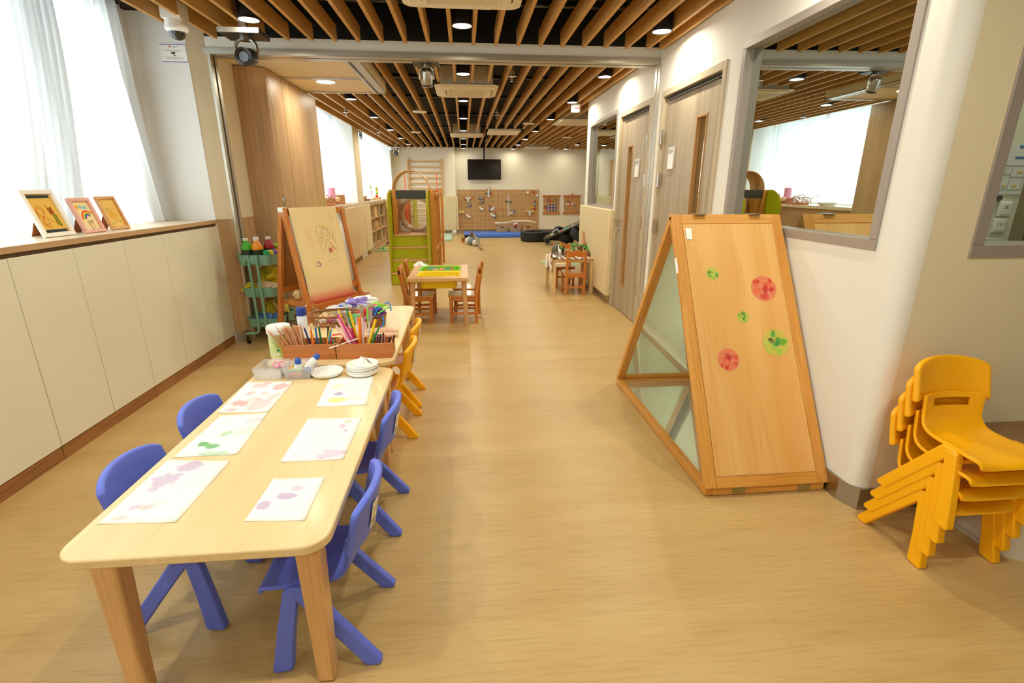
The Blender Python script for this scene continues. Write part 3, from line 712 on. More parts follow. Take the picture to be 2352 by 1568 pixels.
artB = ('F2DDA6', rb+[('yellow_sun', 'F0B020', .012, [arc(-.035, .152, .006, .006, 0, 360, 8)]), ('blue_cloud', '90CCD8', .010, [arc(-.008, .153, .008, .005, 0, 360, 8), arc(.022, .149, .01, .005, 0, 360, 8)]),
    ('black_figure', '26262A', .002, [arc(-.005, .06, .007, .008, 0, 360), [(-.005, .052), (.0, .03), (.008, .022)], [(0, .03), (-.004, .022)], scrib(-.012, .002, .066, .07, 5)]), ('red_figure', 'E0602A', .002, [arc(.018, .06, .007, .008, 0, 360), [(.018, .052), (.02, .035), (.03, .028)], [(.02, .035), (.014, .025)]]), ('black_hair', '26262A', .003, [arc(.018, .062, .009, .01, -10, 190)])])
artC = ('E9C060', [('red_heart', 'D2602A', .0018, [[(0, .045), (-.03, .09), (-.034, .115), (-.02, .13), (-.005, .125), (0, .115), (.01, .135), (.025, .135), (.034, .115), (.03, .09), (0, .045)]]), ('yellow_fill', 'F0B418', .006, [scrib(-.018, .022, .075, .115, 12)]), ('teal_leaf', '5A9C8C', .006, [[(-.03, .14), (-.024, .125)]]), ('teal_leaf', '5A9C8C', .006, [[(.03, .06), (.034, .045)]]), ('teal_leaf', '5A9C8C', .005, [[(-.035, .05), (-.028, .035)]])])
picture_frame((-2.19, 2.98, 1.067), radians(86), .20, .252, .022, plain('white frame paint', 'F4F0E6', .4), artA, 'white picture frame with a red crayon girl, leftmost on the worktop')
picture_frame((-2.165, 3.215, 1.067), radians(86), .155, .205, .02, plain('pink frame paint', 'E9AFA0', .4), artB, 'pink picture frame with a crayon rainbow, between the other two frames')
picture_frame((-2.178, 3.465, 1.067), radians(86), .155, .21, .017, wood('light frame wood', 'E3B074', 'D09858', 'x'), artC, 'light wood picture frame with a yellow heart drawing')

# CCTV notice on the jamb
t = thing('notice_sheet', 'white camera notice with purple bars on the left window jamb', 'notice', (-2.148, 4.452, 2.288))
MB().box(-.092, .092, -.001, .001, -.065, .065).build('sheet', M_paper, t)
pm = plain('purple bar', '6A50C0', .7)
MB().box(-.09, .09, -.002, -.001, .054, .059).box(-.09, .09, -.002, -.001, -.062, -.057).build('purple_bars', pm, t)
b = MB()
for z, w_ in ((.018, .07), (.012, .055), (-.03, .06), (-.036, .065), (-.042, .05)): b.box(-w_, w_, -.0015, -.001, z, z+.002)
b.box(.0, .04, -.0015, -.001, .043, .046).box(0, .03, -.0015, -.001, .037, .039).build('print_lines', M_grey, t)
MB().prism([(-.02, .004), (.012, .006), (.012, -.004), (-.012, -.008)], -.002, -.001, 'xz').box(.0, .004, -.002, -.001, -.018, -.004).box(0, .015, -.002, -.001, -.022, -.017).build('camera_icon', M_ink, t)
MB().lathe([(.004, 0), (.007, 0), (.007, .001), (.004, .001)], M=Matrix.Translation((-.02, -.001, .043)) @ Matrix.Rotation(pi/2, 4, 'X')).build('emblem', M_redink, t)

# curved wooden store for the folding wall
st = MB()
pts = [(-2.04, 4.985), (-1.98, 4.975), (-1.90, 4.975), (-1.82, 4.985), (-1.76, 5.0), (-1.715, 5.03), (-1.70, 5.07), (-1.70, 6.59), (-2.04, 6.59)]
t = thing('folding_wall_store', 'tall curved brown wooden store behind the teal trolley and easel', 'cupboard', (0, 0, 0))
st.prism(pts, .1, 2.318).build('body_panel', M_oak, t, angle=50)
MB().prism([(x+.006*(1 if x > -2 else 0)*-1, y) for x, y in pts], 0, .1).build('plinth', M_steel, t)
MB().box(-1.7005, -1.6985, 5.42, 5.424, .1, 2.318).box(-1.7005, -1.6985, 5.095, 5.098, .1, 2.318).build('panel_joint', plain('joint brown', 'A8804E', .7), t)
MB().lathe([(0, 0), (.034, 0), (.034, .008), (.02, .012), (0, .012)], M=Matrix.Translation((-1.70, 5.10, 1.205)) @ Matrix.Rotation(pi/2, 4, 'Y') @ Matrix.Diagonal((1.35, .8, 1, 1))).cyl((-1.69, 5.1, 1.205), (-1.68, 5.1, 1.205), .012).build('oval_lock', M_chrome, t)

# ---------------------------------------------------------------- wooden folding mirror prism
A_ = Vector((0, 1.833, 0)); B_ = Vector((0, 3.213, 0)); C__ = Vector((0, 2.512, 1.19))
t = thing('folding_mirror_tent', 'large triangular wooden folding mirror tent standing by the right wall', 'play mirror', (0, 0, 0))
X0, X1 = 1.035, 1.597
def panel(P, Q, th, nrm, name, face_in, outer=True, x0=X0, x1=X1, inset=0.0):
    """framed board from edge P to edge Q; nrm points outwards"""
    d = (Q-P); L = d.length; d.normalize(); n = Vector((0, -d.z, d.y)); n = n if n.dot(Vector(nrm)) > 0 else -n
    hx = 1 if n.y < 0 else -1
    M = Matrix(((1, 0, 0, 0), (0, d.y, n.y, P.y), (0, d.z, n.z, P.z), (0, 0, 0, 1)))
    if M.to_3x3().determinant() < 0: P, d = Q, -d; M = Matrix(((1, 0, 0, 0), (0, d.y, n.y, P.y), (0, d.z, n.z, P.z), (0, 0, 0, 1)))
    wdt = .05
    fr = MB()
    fr.box(x0, x0+wdt, inset, L-inset, -th, 0).box(x1-wdt, x1, inset, L-inset, -th, 0)
    root = fr.build(name, M_trif, t, bevel=.003); root.matrix_local = M
    for a_ in (inset, L-wdt-inset): MB().box(x0+wdt, x1-wdt, a_, a_+wdt, -th, -.0008).build('end_rail', M_trix, root, bevel=.002)
    if outer: MB().box(x0+wdt+.0015, x1-wdt-.0015, inset+wdt+.0015, L-wdt-inset-.0015, -.008, -.002).build('plywood_face', M_tri, root)
    MB().box(x0+wdt, x1-wdt, inset+wdt, L-wdt-inset, -th+.008, -th+.012).build('mirror_sheet', M_mirror2, root)
    return M, root, L
up = Vector((0, 0, 1))
fd = (C__-A_).normalized(); fn_ = Vector((0, -fd.z, fd.y))
bd = (B_-C__).normalized(); bn = Vector((0, -bd.z, bd.y)); bn = bn if bn.y > 0 else -bn
# floor panel (mirror upwards)
fl = MB().box(X0, X0+.035, A_.y+.01, B_.y-.012, .004, .042).box(X1-.035, X1, A_.y+.01, B_.y-.012, .004, .042)
fp = fl.build('floor_frame', M_trif, t, bevel=.003)
for a_, c_ in ((A_.y+.01, A_.y+.045), (B_.y-.05, B_.y-.012)): MB().box(X0+.035, X1-.035, a_, c_, .004, .041).build('end_rail', M_trix, fp, bevel=.002)
MB().box(X0+.035, X1-.035, A_.y+.045, B_.y-.05, .02, .026).build('mirror_sheet', M_mirror2, fp)
Mf, rootf, Lf = panel(A_+Vector((0, 0, .045)), C__+Vector((0, -.012, 0)), .032, fn_, 'front_panel', True, x1=X1+.012)
Mb, rootb, Lb = panel(C__+Vector((0, .012, 0)), B_+Vector((0, 0, .045)), .032, bn, 'back_panel', True)
for x in (1.19, 1.50): MB().box(x-.03, x+.03, A_.y+.0065, A_.y+.0095, .012, .045).build('hinge', plain('brass hinge', 'A09860', .4, metal=.7), t)
for x in (1.16, 1.50): MB().box(x-.04, x+.04, B_.y-.03, B_.y-.01, .0415, .046).build('hinge', M_steel, t)
for x in (1.18, 1.47): MB().box(x-.03, x+.03, C__.y-.03, C__.y+.03, 1.189, 1.193).build('hinge', M_steel, t)
MB().box(X0+.062, X0+.092, Lf-.135, Lf-.075, 0, .001, Mf).build('white_sticker', M_paper, t)
MB().box(X0-.001, X0, .98*Lf-.28, .98*Lf-.2, -.028, -.004, Mf).build('white_sticker', M_paper, t)
def px_circle(cx, cs, r, cols, nm, seed):
    m = blobs('painted dot %d' % seed, cols[0], [(random.Random(seed*10+i).uniform(-r, r)*.7, random.Random(seed*31+i).uniform(-r, r)*.7, r*random.Random(seed*7+i).uniform(.14, .32), r*random.Random(seed*5+i).uniform(.14, .34), cols[1+i % (len(cols)-1)], random.Random(seed+i).uniform(.55, .95)) for i in range(14)], rough=.6, scale=14)
    o = MB().lathe([(0, 0), (r, 0), (r, .0008), (0, .0008)], seg=40).build(nm, m)
    o.parent = t; o.matrix_local = Mf @ Matrix.Translation((cx, cs, -.0018))
    return o
DOTS = []
GC = ['C8BC50', '48A828', '8CC838', '2C9A34', 'B0D058', '1E8A44', '5A5A28']
RC = ['E0805A', 'D0301C', 'E06038', 'D84428', 'C02424', 'E89878']
for i, (cx, cs, r, cl) in enumerate([(1.205, 1.011, .034, GC), (1.456, .928, .064, RC), (1.329, .784, .031, GC), (1.471, .653, .067, GC), (1.223, .579, .053, RC)]):
    px_circle(cx, cs, r, cl, 'painted_dot', i+1)

# ---------------------------------------------------------------- bench at the right edge
M_ws = wood('light grey wood panel', 'CFC4B0', 'BDB09A', 'y', rough=.5, pores=.15)
t = thing('built_in_bench', 'low built in bench with brown top, right of the stacked yellow chairs', 'bench', (0, 0, 0))
P = [(1.957, 1.70), (1.957, 1.44)]+[(1.957+.10*(1-cos(pi/2*i/8)), 1.44-.10*sin(pi/2*i/8)) for i in range(1, 9)]+[(2.9, 1.34), (2.9, 1.70)]
MB().prism(P, 0, .36).build('front_panel', plain('cream bench front', 'D9D0BC', .5), t, angle=50)
MB().box(1.9545, 1.957, 1.45, 1.698, .0, .34).build('side_panel', M_ws, t)
P2 = [(x-.012 if x < 2.5 else x, y-(.012 if y < 1.6 else 0)) for x, y in P]
MB().prism(P2, .36, .385).build('seat_top', plain('brown bench top', '9C7650', .5), t, angle=50)

# ---------------------------------------------------------------- moulded plastic chairs (local +y is the way the sitter faces; rear feet at y = 0)
def make_chair(mat, label, sticker=True):
    t = thing('child_chair', label, 'chair')
    prof = [(.310, .243, .118), (.300, .252, .128), (.26, .256, .135), (.20, .2555, .125), (.14, .2555, .122), (.10, .262, .120), (.072, .278, .120), (.052, .305, .118), (.042, .34, .118), (.034, .375, .120), (.027, .40, .120)]
    def lerp(u):
        k = u*(len(prof)-1); i = min(int(k), len(prof)-2); f = k-i
        a, b, c, d = prof[max(i-1, 0)], prof[i], prof[i+1], prof[min(i+2, len(prof)-1)]
        return [.5*(2*b[j]+(c[j]-a[j])*f+(2*a[j]-5*b[j]+4*c[j]-d[j])*f*f+(3*b[j]-a[j]-3*c[j]+d[j])*f**3) for j in range(3)]
    def fn(u, v):
        y, z, w = lerp(u); x = (v*2-1)
        k = max(0, (u-.45)/.55)
        yy = y+(.028*k)*x*x+-.010*x*x*max(0, 1-u*8); zz = z+(.010*(1-k))*abs(x)**3*min(1, .2+u*6)-.004*(1-x*x)*(1-k)
        return (w*x, yy, zz)
    MB().grid(fn, 48, 16, skip=lambda i, j: i in (40, 41, 42, 43) and 3 <= j <= 12).build('seat_shell', mat, t, solid=.011, bevel=.003, angle=60)
    # back rest: wide, edges wrapped forward, rounded top corners
    def bk(u, v):
        z0, z1 = .372, .527
        x = v*2-1; edge = abs(x)**8
        zt = z1-.020*x*x-.012*edge; zb = z0+.0*x
        z = zb+(zt-zb)*u
        w = .150-.004*u
        y = .016-.030*u+.040*abs(x)**2.2
        return (w*x, y, z)
    MB().grid(bk, 12, 24).build('backrest', mat, t, solid=.022, offset=0, bevel=.008, bseg=3, angle=60)
    for s in (-1, 1):
        def leg(poly, xa, xb):
            n = len(poly); vs = []
            for side in (xa, xb):
                vs += [(s*(side+.020*(.27-z)/.27), y, z) for y, z in poly]
            fs = [tuple(range(n)), tuple(range(n, 2*n))[::-1]]+[(i, (i+1) % n, n+(i+1) % n, n+i) for i in range(n)]
            return MB().add(vs, fs)
        leg([(.240, .262), (.198, .262), (.222, .12), (.236, .006), (.285, .0), (.292, .006), (.268, .13)], .112, .142).build('leg', mat, t, bevel=.006, bseg=3, angle=50)
        leg([(.243, .258), (.222, .274), (.180, .273), (-.014, .012), (-.006, .0), (.032, .0), (.120, .118), (.203, .226), (.212, .236)], .113, .1412).build('leg', mat, t, bevel=.006, bseg=3, angle=50)
    MB().box(-.115, .115, .17, .24, .224, .240).build('seat_brace', mat, t, bevel=.004)
    if sticker:
        M = Matrix.Translation((-.060, -.0085, .445)) @ Matrix.Rotation(-.196, 4, 'Z') @ Matrix.Rotation(.19, 4, 'X')
        sk = MB().box(-.020, .020, -.0005, .0005, -.042, .042, M).build('label_sticker', plain('label paper', 'EFE6C8', .6, var=.01), t)
        MB().box(-.010, .010, -.0009, -.0005, -.034, -.016, M).box(-.012, .012, -.0009, -.0005, .012, .015, M).build('barcode', M_grey, sk)
    return t
GB = 'blue plastic chairs at the front table'; GY = 'yellow plastic chairs at the second table'; GS = 'stacked yellow plastic chairs'
bc = make_chair(M_blue, 'blue plastic chair on the right of the front table, nearest the camera'); bc['group'] = GB
bc.location = (-.285, 1.297, 0); bc.rotation_euler = (0, 0, pi/2)
dup(bc, (-.293, 1.856, 0), pi/2, 'blue plastic chair on the right of the front table, next to the yellow chairs')
dup(bc, (-1.068, 1.462, 0), -pi/2, 'blue plastic chair on the left of the front table, nearer the camera')
dup(bc, (-1.070, 1.885, 0), -pi/2, 'blue plastic chair on the left of the front table, farther from the camera')
yc = make_chair(M_yel, 'yellow plastic chair at the second table, right behind the blue chairs'); yc['group'] = GY
yc.location = (-.300, 2.665, 0); yc.rotation_euler = (0, 0, pi/2)
dup(yc, (-.309, 3.074, 0), pi/2, 'yellow plastic chair at the far end of the second table')
for i, lb in enumerate(['yellow plastic chair at the bottom of the stack by the right wall', 'yellow plastic chair second from the bottom of the stack', 'yellow plastic chair third from the bottom of the stack', 'yellow plastic chair on top of the stack by the right wall']):
    dup(yc, (1.760, 1.632-.0165*i, .0675*i), pi, lb, GS)

# ---------------------------------------------------------------- tables
def make_table(x0, x1, y0, y1, zt, label):
    cx, cy = (x0+x1)/2, (y0+y1)/2; t = thing('childrens_table', label, 'table', (cx, cy, 0))
    a, b = (x1-x0)/2, (y1-y0)/2
    MB().prism(rrect(-a, a, -b, b, .065, 8), zt-.026, zt).build('tabletop', M_table, t, bevel=.005, bseg=3, angle=50)
    MB().box(-a+.12, a-.12, -b+.05, b-.05, zt-.044, zt-.026).build('under_frame', M_edge, t, bevel=.004)
    for sx in (-1, 1):
        for sy in (-1, 1):
            px, py = sx*(a-.065), sy*(b-.085)
            l = MB(); l.add([(px+i*w+sx*o_, py+j*w+sy*o_, z) for z, w, o_ in ((0, .024, .0), (zt-.0265, .032, -.004)) for i, j in ((-1, -1), (1, -1), (1, 1), (-1, 1))], [(3, 2, 1, 0), (4, 5, 6, 7), (0, 1, 5, 4), (1, 2, 6, 5), (2, 3, 7, 6), (3, 0, 4, 7)])
            lg = l.build('leg', M_tleg, t, bevel=.009, bseg=3)
            MB().box(px-.02, px+.02, py-.02, py+.02, 0, .004).build('foot_pad', M_dark, lg)
    return t
make_table(-.978, -.353, 1.035, 2.298, .50, 'front maple topped childrens table with six paintings on it')
t2 = make_table(-.30, .30, -.606, .606, .52, 'second maple topped childrens table carrying the pencil boxes and baskets')
t2.location = (-.664, 2.912, 0); t2.rotation_euler = (0, 0, .008)

# ---------------------------------------------------------------- paintings on the front table
def sheet(pts, bl, name_i, label, z=.5006):
    cx = sum(p[0] for p in pts)/4; cy = sum(p[1] for p in pts)/4
    b = MB(); n = 10
    q = [Vector((p[0]-cx, p[1]-cy, 0)) for p in pts]   # far-left, far-right, near-right, near-left
    def fn(u, v):
        a = q[3].lerp(q[2], v); c = q[0].lerp(q[1], v); p = a.lerp(c, u)
        e = abs(2*u-1)**4*abs(2*v-1)**4; f = abs(2*v-1)**6*sin(u*7+name_i)
        p.z = .0003+.0012*e+.0008*max(0, f)
        return tuple(p)
    b.grid(fn, n, n)
    o = b.build('painting_sheet', blobs('painting %d' % name_i, 'FAF9F3', [(a_, b_, c_, d_, e_, min(1, f_*.95)) for a_, b_, c_, d_, e_, f_ in bl], scale=10, dist=.5), loc=(cx, cy, z), solid=.0004, offset=1)
    return tag(o, label, 'painting', 'childrens paintings on the front table')
PK, RD, VI, GR, YE, SK = 'EFA8B0', 'E07080', 'B9A0CC', '58B060', 'F0DC60', 'BFDCE4'
sheet([(-.970, 2.146), (-.774, 2.147), (-.767, 1.823), (-.957, 1.833)], [(-.03, .12, .035, .03, PK, .7), (.055, .10, .03, .04, RD, .6), (-.04, .03, .02, .02, PK, .7), (.02, .02, .02, .02, PK, .5), (-.045, -.07, .035, .035, RD, .65), (.04, -.08, .05, .06, PK, .6), (.0, -.03, .03, .02, PK, .5), (-.05, -.13, .025, .015, PK, .8), (.07, .0, .02, .04, PK, .5)], 1, 'painting with many pink blotches, far left sheet on the front table')
sheet([(-.932, 1.806), (-.765, 1.816), (-.748, 1.502), (-.942, 1.502)], [(-.04, .06, .04, .03, 'E0D6EC', .7), (.05, .1, .03, .03, 'C9C8D8', .7), (.0, .0, .018, .025, '70BE78', .6), (-.045, -.075, .02, .02, GR, .95), (-.01, -.09, .025, .018, GR, .9), (.02, -.14, .05, .02, '9CD0A0', .6), (.06, .02, .04, .05, 'EEEAC8', .5)], 2, 'painting with green dabs, middle left sheet on the front table')
sheet([(-.950, 1.487), (-.752, 1.463), (-.757, 1.161), (-.953, 1.172)], [(-.01, .12, .035, .03, VI, .75), (-.04, .05, .04, .045, VI, .7), (-.05, .0, .018, .012, VI, .6), (-.02, -.085, .02, .015, PK, .6), (-.05, -.085, .015, .015, VI, .6), (-.06, -.125, .02, .012, PK, .5), (.06, .05, .05, .08, 'E4EFEC', .6), (.0, -.07, .03, .02, 'F0D8D8', .5)], 3, 'painting with large lilac patch, near left sheet on the front table')
sheet([(-.622, 2.17), (-.429, 2.175), (-.405, 1.857), (-.597, 1.852)], [(-.05, .05, .03, .03, 'F0E6B0', .6), (-.03, -.03, .02, .02, 'A890C0', .8), (-.02, -.10, .035, .03, YE, .8), (.04, .03, .06, .07, 'E6EEEA', .7), (.05, -.08, .04, .02, 'F5EEC0', .6)], 4, 'painting with yellow and violet marks, far right sheet on the front table')
sheet([(-.597, 1.749), (-.399, 1.741), (-.402, 1.439), (-.594, 1.441)], [(.04, .09, .014, .02, 'D8A8CC', .8), (.055, .12, .012, .012, 'E0C0A0', .8), (.06, .05, .01, .01, 'C09AC8', .8), (.05, -.11, .05, .03, 'D9BEDD', .8), (-.03, -.10, .05, .05, 'E2EDF2', .7), (.0, .02, .05, .06, 'EEF3F0', .6)], 5, 'painting with faint blue wash, middle right sheet on the front table')
sheet([(-.581, 1.346), (-.432, 1.340), (-.431, 1.138), (-.584, 1.150)], [(.01, .045, .018, .018, VI, .6), (-.005, .01, .028, .018, VI, .8), (-.055, -.03, .018, .025, 'C4A6CE', .85), (.025, -.05, .022, .025, 'CDE6EA', .7)], 6, 'smallest painting with two lilac spots, near right sheet on the front table')

# ---------------------------------------------------------------- clear trays and glue bottles
def tray(x, y, w, d, h, label):
    t = thing('clear_tray', label, 'tray', (x, y, .5004))
    b = MB().box(-w/2+.004, w/2-.004, 0.0, d, 0, .003)
    for k in range(9):
        z = .003+(h-.003)*k/9; f = 1+.10*k/9; e = .0
        b.tube([(-w/2*f+.004, -.006*k/9, z), (w/2*f-.004, -.006*k/9, z), (w/2*f-.004, d+.006*k/9, z), (-w/2*f+.004, d+.006*k/9, z)], .0014, 6, closed=True)
    b.build('ribs', M_clear, t)
    w1 = MB(); f = 1.1
    for (p, q) in (((-1, 0), (1, 0)), ((1, 0), (1, 1)), ((1, 1), (-1, 1)), ((-1, 1), (-1, 0))):
        def pt(c, top): ff = 1.1 if top else 1.0; return (c[0]*(w/2*ff-.004), c[1]*d+((c[1]*2-1)*.006 if top else 0), h if top else .003)
        w1.add([pt(p, 0), pt(q, 0), pt(q, 1), pt(p, 1)], [(0, 1, 2, 3)])
    w1.build('wall', M_clear, t, solid=.0015)
    return t
tray(-.891, 2.170, .118, .124, .055, 'clear ribbed tray with pink scissors, on the left edge of the front table')
tray(-.762, 2.166, .112, .124, .055, 'clear ribbed tray holding glue bottles and marker pens')
t = thing('scissors', 'pink handled childrens scissors in the left clear tray', 'scissors', (-.852, 2.225, .515), .5)
MB().tube([(p[0], p[1], p[1]*.6+.01) for p in arc(-.013, .03, .011, .015, 0, 345)], .003, 6, closed=True).tube([(p[0], p[1], p[1]*.6+.01) for p in arc(.013, .03, .011, .015, 0, 345)], .003, 6, closed=True).build('handle', M_pnk, t)
MB().bar((-.006, .02, .02), (.004, -.045, -.005), .006, .0015).bar((.006, .02, .0225), (-.004, -.045, -.003), .006, .0015).build('blade', M_chrome, t)
def glue(loc, rot, label, cap=M_blu):
    t = thing('glue_bottle', label, 'glue bottle', loc, group='glue bottles in the clear tray'); t.rotation_euler = rot
    MB().lathe([(0, 0), (.015, 0), (.0165, .003), (.0165, .05), (.014, .058), (0, .058)], seg=18).build('bottle', M_white, t)
    MB().lathe([(.0135, .057), (.0145, .058), (.013, .078), (.008, .084), (0, .085)], seg=18).build('cap', cap, t)
glue((-.765, 2.205, .504), (0, 0, 0), 'glue bottle with blue cap standing upright in the clear tray')
glue((-.742, 2.235, .525), (0, radians(48), radians(35)), 'glue bottle with blue cap leaning over the tray rim')
glue((-.738, 2.255, .512), (radians(72), 0, radians(15)), 'glue bottle with blue cap lying toward us in the tray')
t = thing('glue_bottle', 'white glue bottle with yellow nozzle lying in the clear tray', 'glue bottle', (-.765, 2.225, .528), group='glue bottles in the clear tray'); t.rotation_euler = (0, radians(-82), .15)
MB().lathe([(0, 0), (.013, .002), (.014, .02), (.010, .028), (0, .028)], seg=16).build('bottle', M_white, t)
MB().lathe([(.009, .027), (.010, .03), (.004, .052), (0, .053)], seg=16).build('nozzle', plain('amber nozzle', 'F2A81C', .4), t)
def marker(x, y, z, rz, mat, label, L=.10, capm=M_dark, rx=0):
    t = thing('marker_pen', label, 'marker pen', (x, y, z), rz, 'marker pens lying in the clear tray'); t.rotation_euler = (0, rx, rz)
    MB().cyl((-L/2, 0, 0), (L*.2, 0, 0), .0058, seg=10).build('barrel', mat, t)
    MB().cyl((L*.2, 0, 0), (L/2, 0, 0), .0065, .006, seg=10).build('cap', capm, t)
for i, (mm, nm) in enumerate([(M_red, 'red'), (M_org, 'orange'), (M_pnk, 'pink'), (M_red, 'dark capped red'), (M_grn, 'green')]):
    marker(-.765+.004*(i % 2), 2.178+.008*(i % 3), .5105+.0125*(i//2), .05*(i-2), mm, ['red marker pen at the bottom of the clear tray', 'orange marker pen at the bottom of the clear tray', 'pink marker pen in the clear tray', 'upper red marker pen with black cap in the clear tray', 'green marker pen in the clear tray'][i], capm=[M_dark, M_org, M_pnk, M_dark, M_dark][i], L=.088)

# ---------------------------------------------------------------- plates
def plate(x, y, z, label, r=.072):
    b = MB().lathe([(0, 0), (r*.70, 0), (r*.88, .004), (r*.97, .011), (r, .018), (r*.985, .0205), (r*.955, .019), (r*.90, .0105), (r*.72, .0055), (0, .0045)], seg=40)
    return tag(b.build('melamine_plate', M_white, loc=(x, y, z), angle=60), label, 'plate', 'white plates on the front table')
plate(-.646, 2.215, .5005, 'single white plate left of the plate stack')
for i, lb in enumerate(['bottom white plate of the stack', 'second white plate from the bottom of the stack', 'third white plate of the stack, just below the top one', 'top white plate of the stack, holding a crumpled tissue']):
    plate(-.487+.0015*(i % 2), 2.215+.001*i, .5005+.0085*i+(.004 if i > 1 else 0), lb)
def tissue(x, y, z, r, h, label, name='tissue'):
    rnd = random.Random(3)
    b = MB().grid(lambda u, v: (r*(1-u*.75)*cos(2*pi*v)*(1+.25*sin(9*pi*v+u*3)), r*(1-u*.75)*sin(2*pi*v)*(1+.25*cos(7*pi*v+u*4))*.8, h*(u**.8)*(1+.2*sin(6*pi*v))), 8, 28)
    return tag(b.build(name, M_paper, loc=(x, y, z), angle=25), label, 'tissue')
tissue(-.480, 2.222, .5365, .035, .038, 'crumpled white tissue on top of the plate stack')

# ---------------------------------------------------------------- wipes canister, spray can
CAN = (-.921, 2.447, .5205)
t = thing('wipes_canister', 'green labelled hand wipes canister with white lid, left of the pencil boxes', 'canister', CAN, radians(8))
MB().lathe([(0, 0), (.049, 0), (.051, .003), (.051, .125), (.0, .125)], seg=40).build('body', plain('canister white', 'F4F5EC', .35), t)
def canister_label():
    m, tt, b = nt('lime leaf label'); co = coords(tt)
    sp = N(tt, 'ShaderNodeSeparateXYZ'); tt.links.new(co, sp.inputs[0])
    mr = N(tt, 'ShaderNodeMapRange'); tt.links.new(sp.outputs[0], mr.inputs[0]); mr.inputs[1].default_value = -.045; mr.inputs[2].default_value = .02
    nz = N(tt, 'ShaderNodeTexNoise'); nz.inputs['Scale'].default_value = 40; tt.links.new(co, nz.inputs['Vector'])
    g = mixc(tt, nz.outputs['Fac'], lin('C8DC2C'), lin('A8C818'))
    tt.links.new(mixc(tt, mr.outputs[0], lin('EAF2C0'), g), b.inputs['Base Color']); b.inputs['Roughness'].default_value = .35
    return m
lb = MB().lathe([(.0515, .01), (.0515, .118)], seg=40).build('label', canister_label(), t)
lid = MB().lathe([(.054, .122), (.056, .124), (.0565, .150), (.053, .157), (.0, .160)], seg=40).lathe([(.0525, .1565), (.0535, .158), (.030, .1605), (.028, .159)], seg=40).build('lid', M_white, t)
bend = lambda R_, z0: (lambda x, y: (R_*sin(x/R_), -R_*cos(x/R_), z0+y))
I4 = Matrix.Rotation(radians(-4), 4, 'Z')
gm = plain('grey green print', '6C8A50', .6); tl_ = plain('teal print', '1F8F7A', .6)
text('Care & Protec', .010, plain('blue print', '4C8AB0', .6), 'brand_line', lb, I4, bend=bend(.0518, .105), align='CENTER')
text('ANTIBACTERIAL', .0085, gm, 'title_line', lb, I4, bend=bend(.0518, .092))
text('HAND WIPES', .0085, gm, 'title_line', lb, I4, bend=bend(.0518, .081))
b = MB()
def patch(u0, u1, z0, z1, R_=.0519):
    b.grid(lambda u, v: tuple(I4 @ Vector((R_*sin((u0+(u1-u0)*u)/R_), -R_*cos((u0+(u1-u0)*u)/R_), z0+(z1-z0)*v))), 4, 1)
for z, w_ in ((.073, .014), (.067, .018), (.063, .018), (.059, .012)): patch(-w_, w_, z, z+.0016)
b.build('small_print', gm, lb)
b = MB(); patch(-.006, .006, .040, .052); b.build('shield_mark', tl_, lb)
b = MB()
for c0 in (-.022, 0, .022): b.grid(lambda u, v, c0=c0: tuple(I4 @ Vector((.0519*sin((c0+v*.008*cos(2*pi*u))/.0519), -.0519*cos((c0+v*.008*cos(2*pi*u))/.0519), .026+v*.008*sin(2*pi*u)))), 20, 2)
b.build('round_badges', M_white, lb)
t = thing('spray_can', 'white and blue spray can with dark blue cap behind the wipes canister', 'spray can', (-.905, 2.755, .5205))
MB().lathe([(0, 0), (.026, 0), (.0265, .004), (.0265, .125), (.022, .132), (0, .132)], seg=28).build('can_body', plain('pale blue can', 'DDE6F0', .3), t)
MB().lathe([(.0268, .01), (.0268, .06)], seg=28).build('blue_band', blobs('can band', 'E6ECF4', [(0, 0, .02, .02, '3A66B0', .9), (.01, .02, .02, .02, '7090C8', .8)], scale=30), t)
MB().lathe([(.024, .130), (.026, .132), (.0255, .170), (.022, .176), (0, .177)], seg=28).build('cap', plain('navy cap', '1C3C98', .3), t)

# ---------------------------------------------------------------- wooden boxes of pencils
def wbox(x0, x1, y0, y1, h, label, div=0, rz=0):
    w_, d = x1-x0, y1-y0
    t = thing('wooden_box', label, 'box', ((x0+x1)/2, (y0+y1)/2, .5205), rz, 'open wooden stationery boxes')
    a, c, e = w_/2, d/2, .007
    MB().box(-a, a, -c, -c+e, 0, h).build('front_board', M_box, t, bevel=.001)
    MB().box(-a, a, c-e, c, 0, h).box(-a, -a+e, -c+e, c-e, 0, h).box(a-e, a, -c+e, c-e, 0, h).box(-a+e, a-e, -c+e, c-e, 0, .005).build('tray_body', M_box, t, bevel=.001)
    for k in range(div): MB().box(-a+w_*(k+1)/(div+1)-.003, -a+w_*(k+1)/(div+1)+.003, -c+e, c-e, .005, h-.01).build('divider', M_box, t)
    return t
wbox(-.890, -.642, 2.372, 2.498, .076, 'left wooden box full of natural and coloured pencils', 1)
wbox(-.636, -.372, 2.366, 2.490, .076, 'right wooden box full of straws, brushes and crayons', 2)
def pencil(x, y, dx, dy, L, mat, label, group, name='pencil', tip=None, z=.530, r=.0044, seg=6):
    """stands in a box, top displaced by dx, dy from the foot"""
    t = thing(name, label, 'pencil' if name == 'pencil' else name.replace('_', ' '), (x, y, z), 0, group)
    h = math.sqrt(max(1e-4, L*L-dx*dx-dy*dy)); p = Vector((0, 0, 0)); q = Vector((dx, dy, h)); u = (q-p).normalized()
    MB().tube([p, q-u*.014], r, seg).build('barrel', mat, t)
    b = MB().tube([q-u*.014, q-u*.004], [r, r*.35], seg); b.build('sharpened_wood', plain('cut cedar', 'E2B080', .6), t)
    MB().tube([q-u*.005, q], [r*.42, r*.1], seg).build('tip', tip or M_ink, t)
    return t
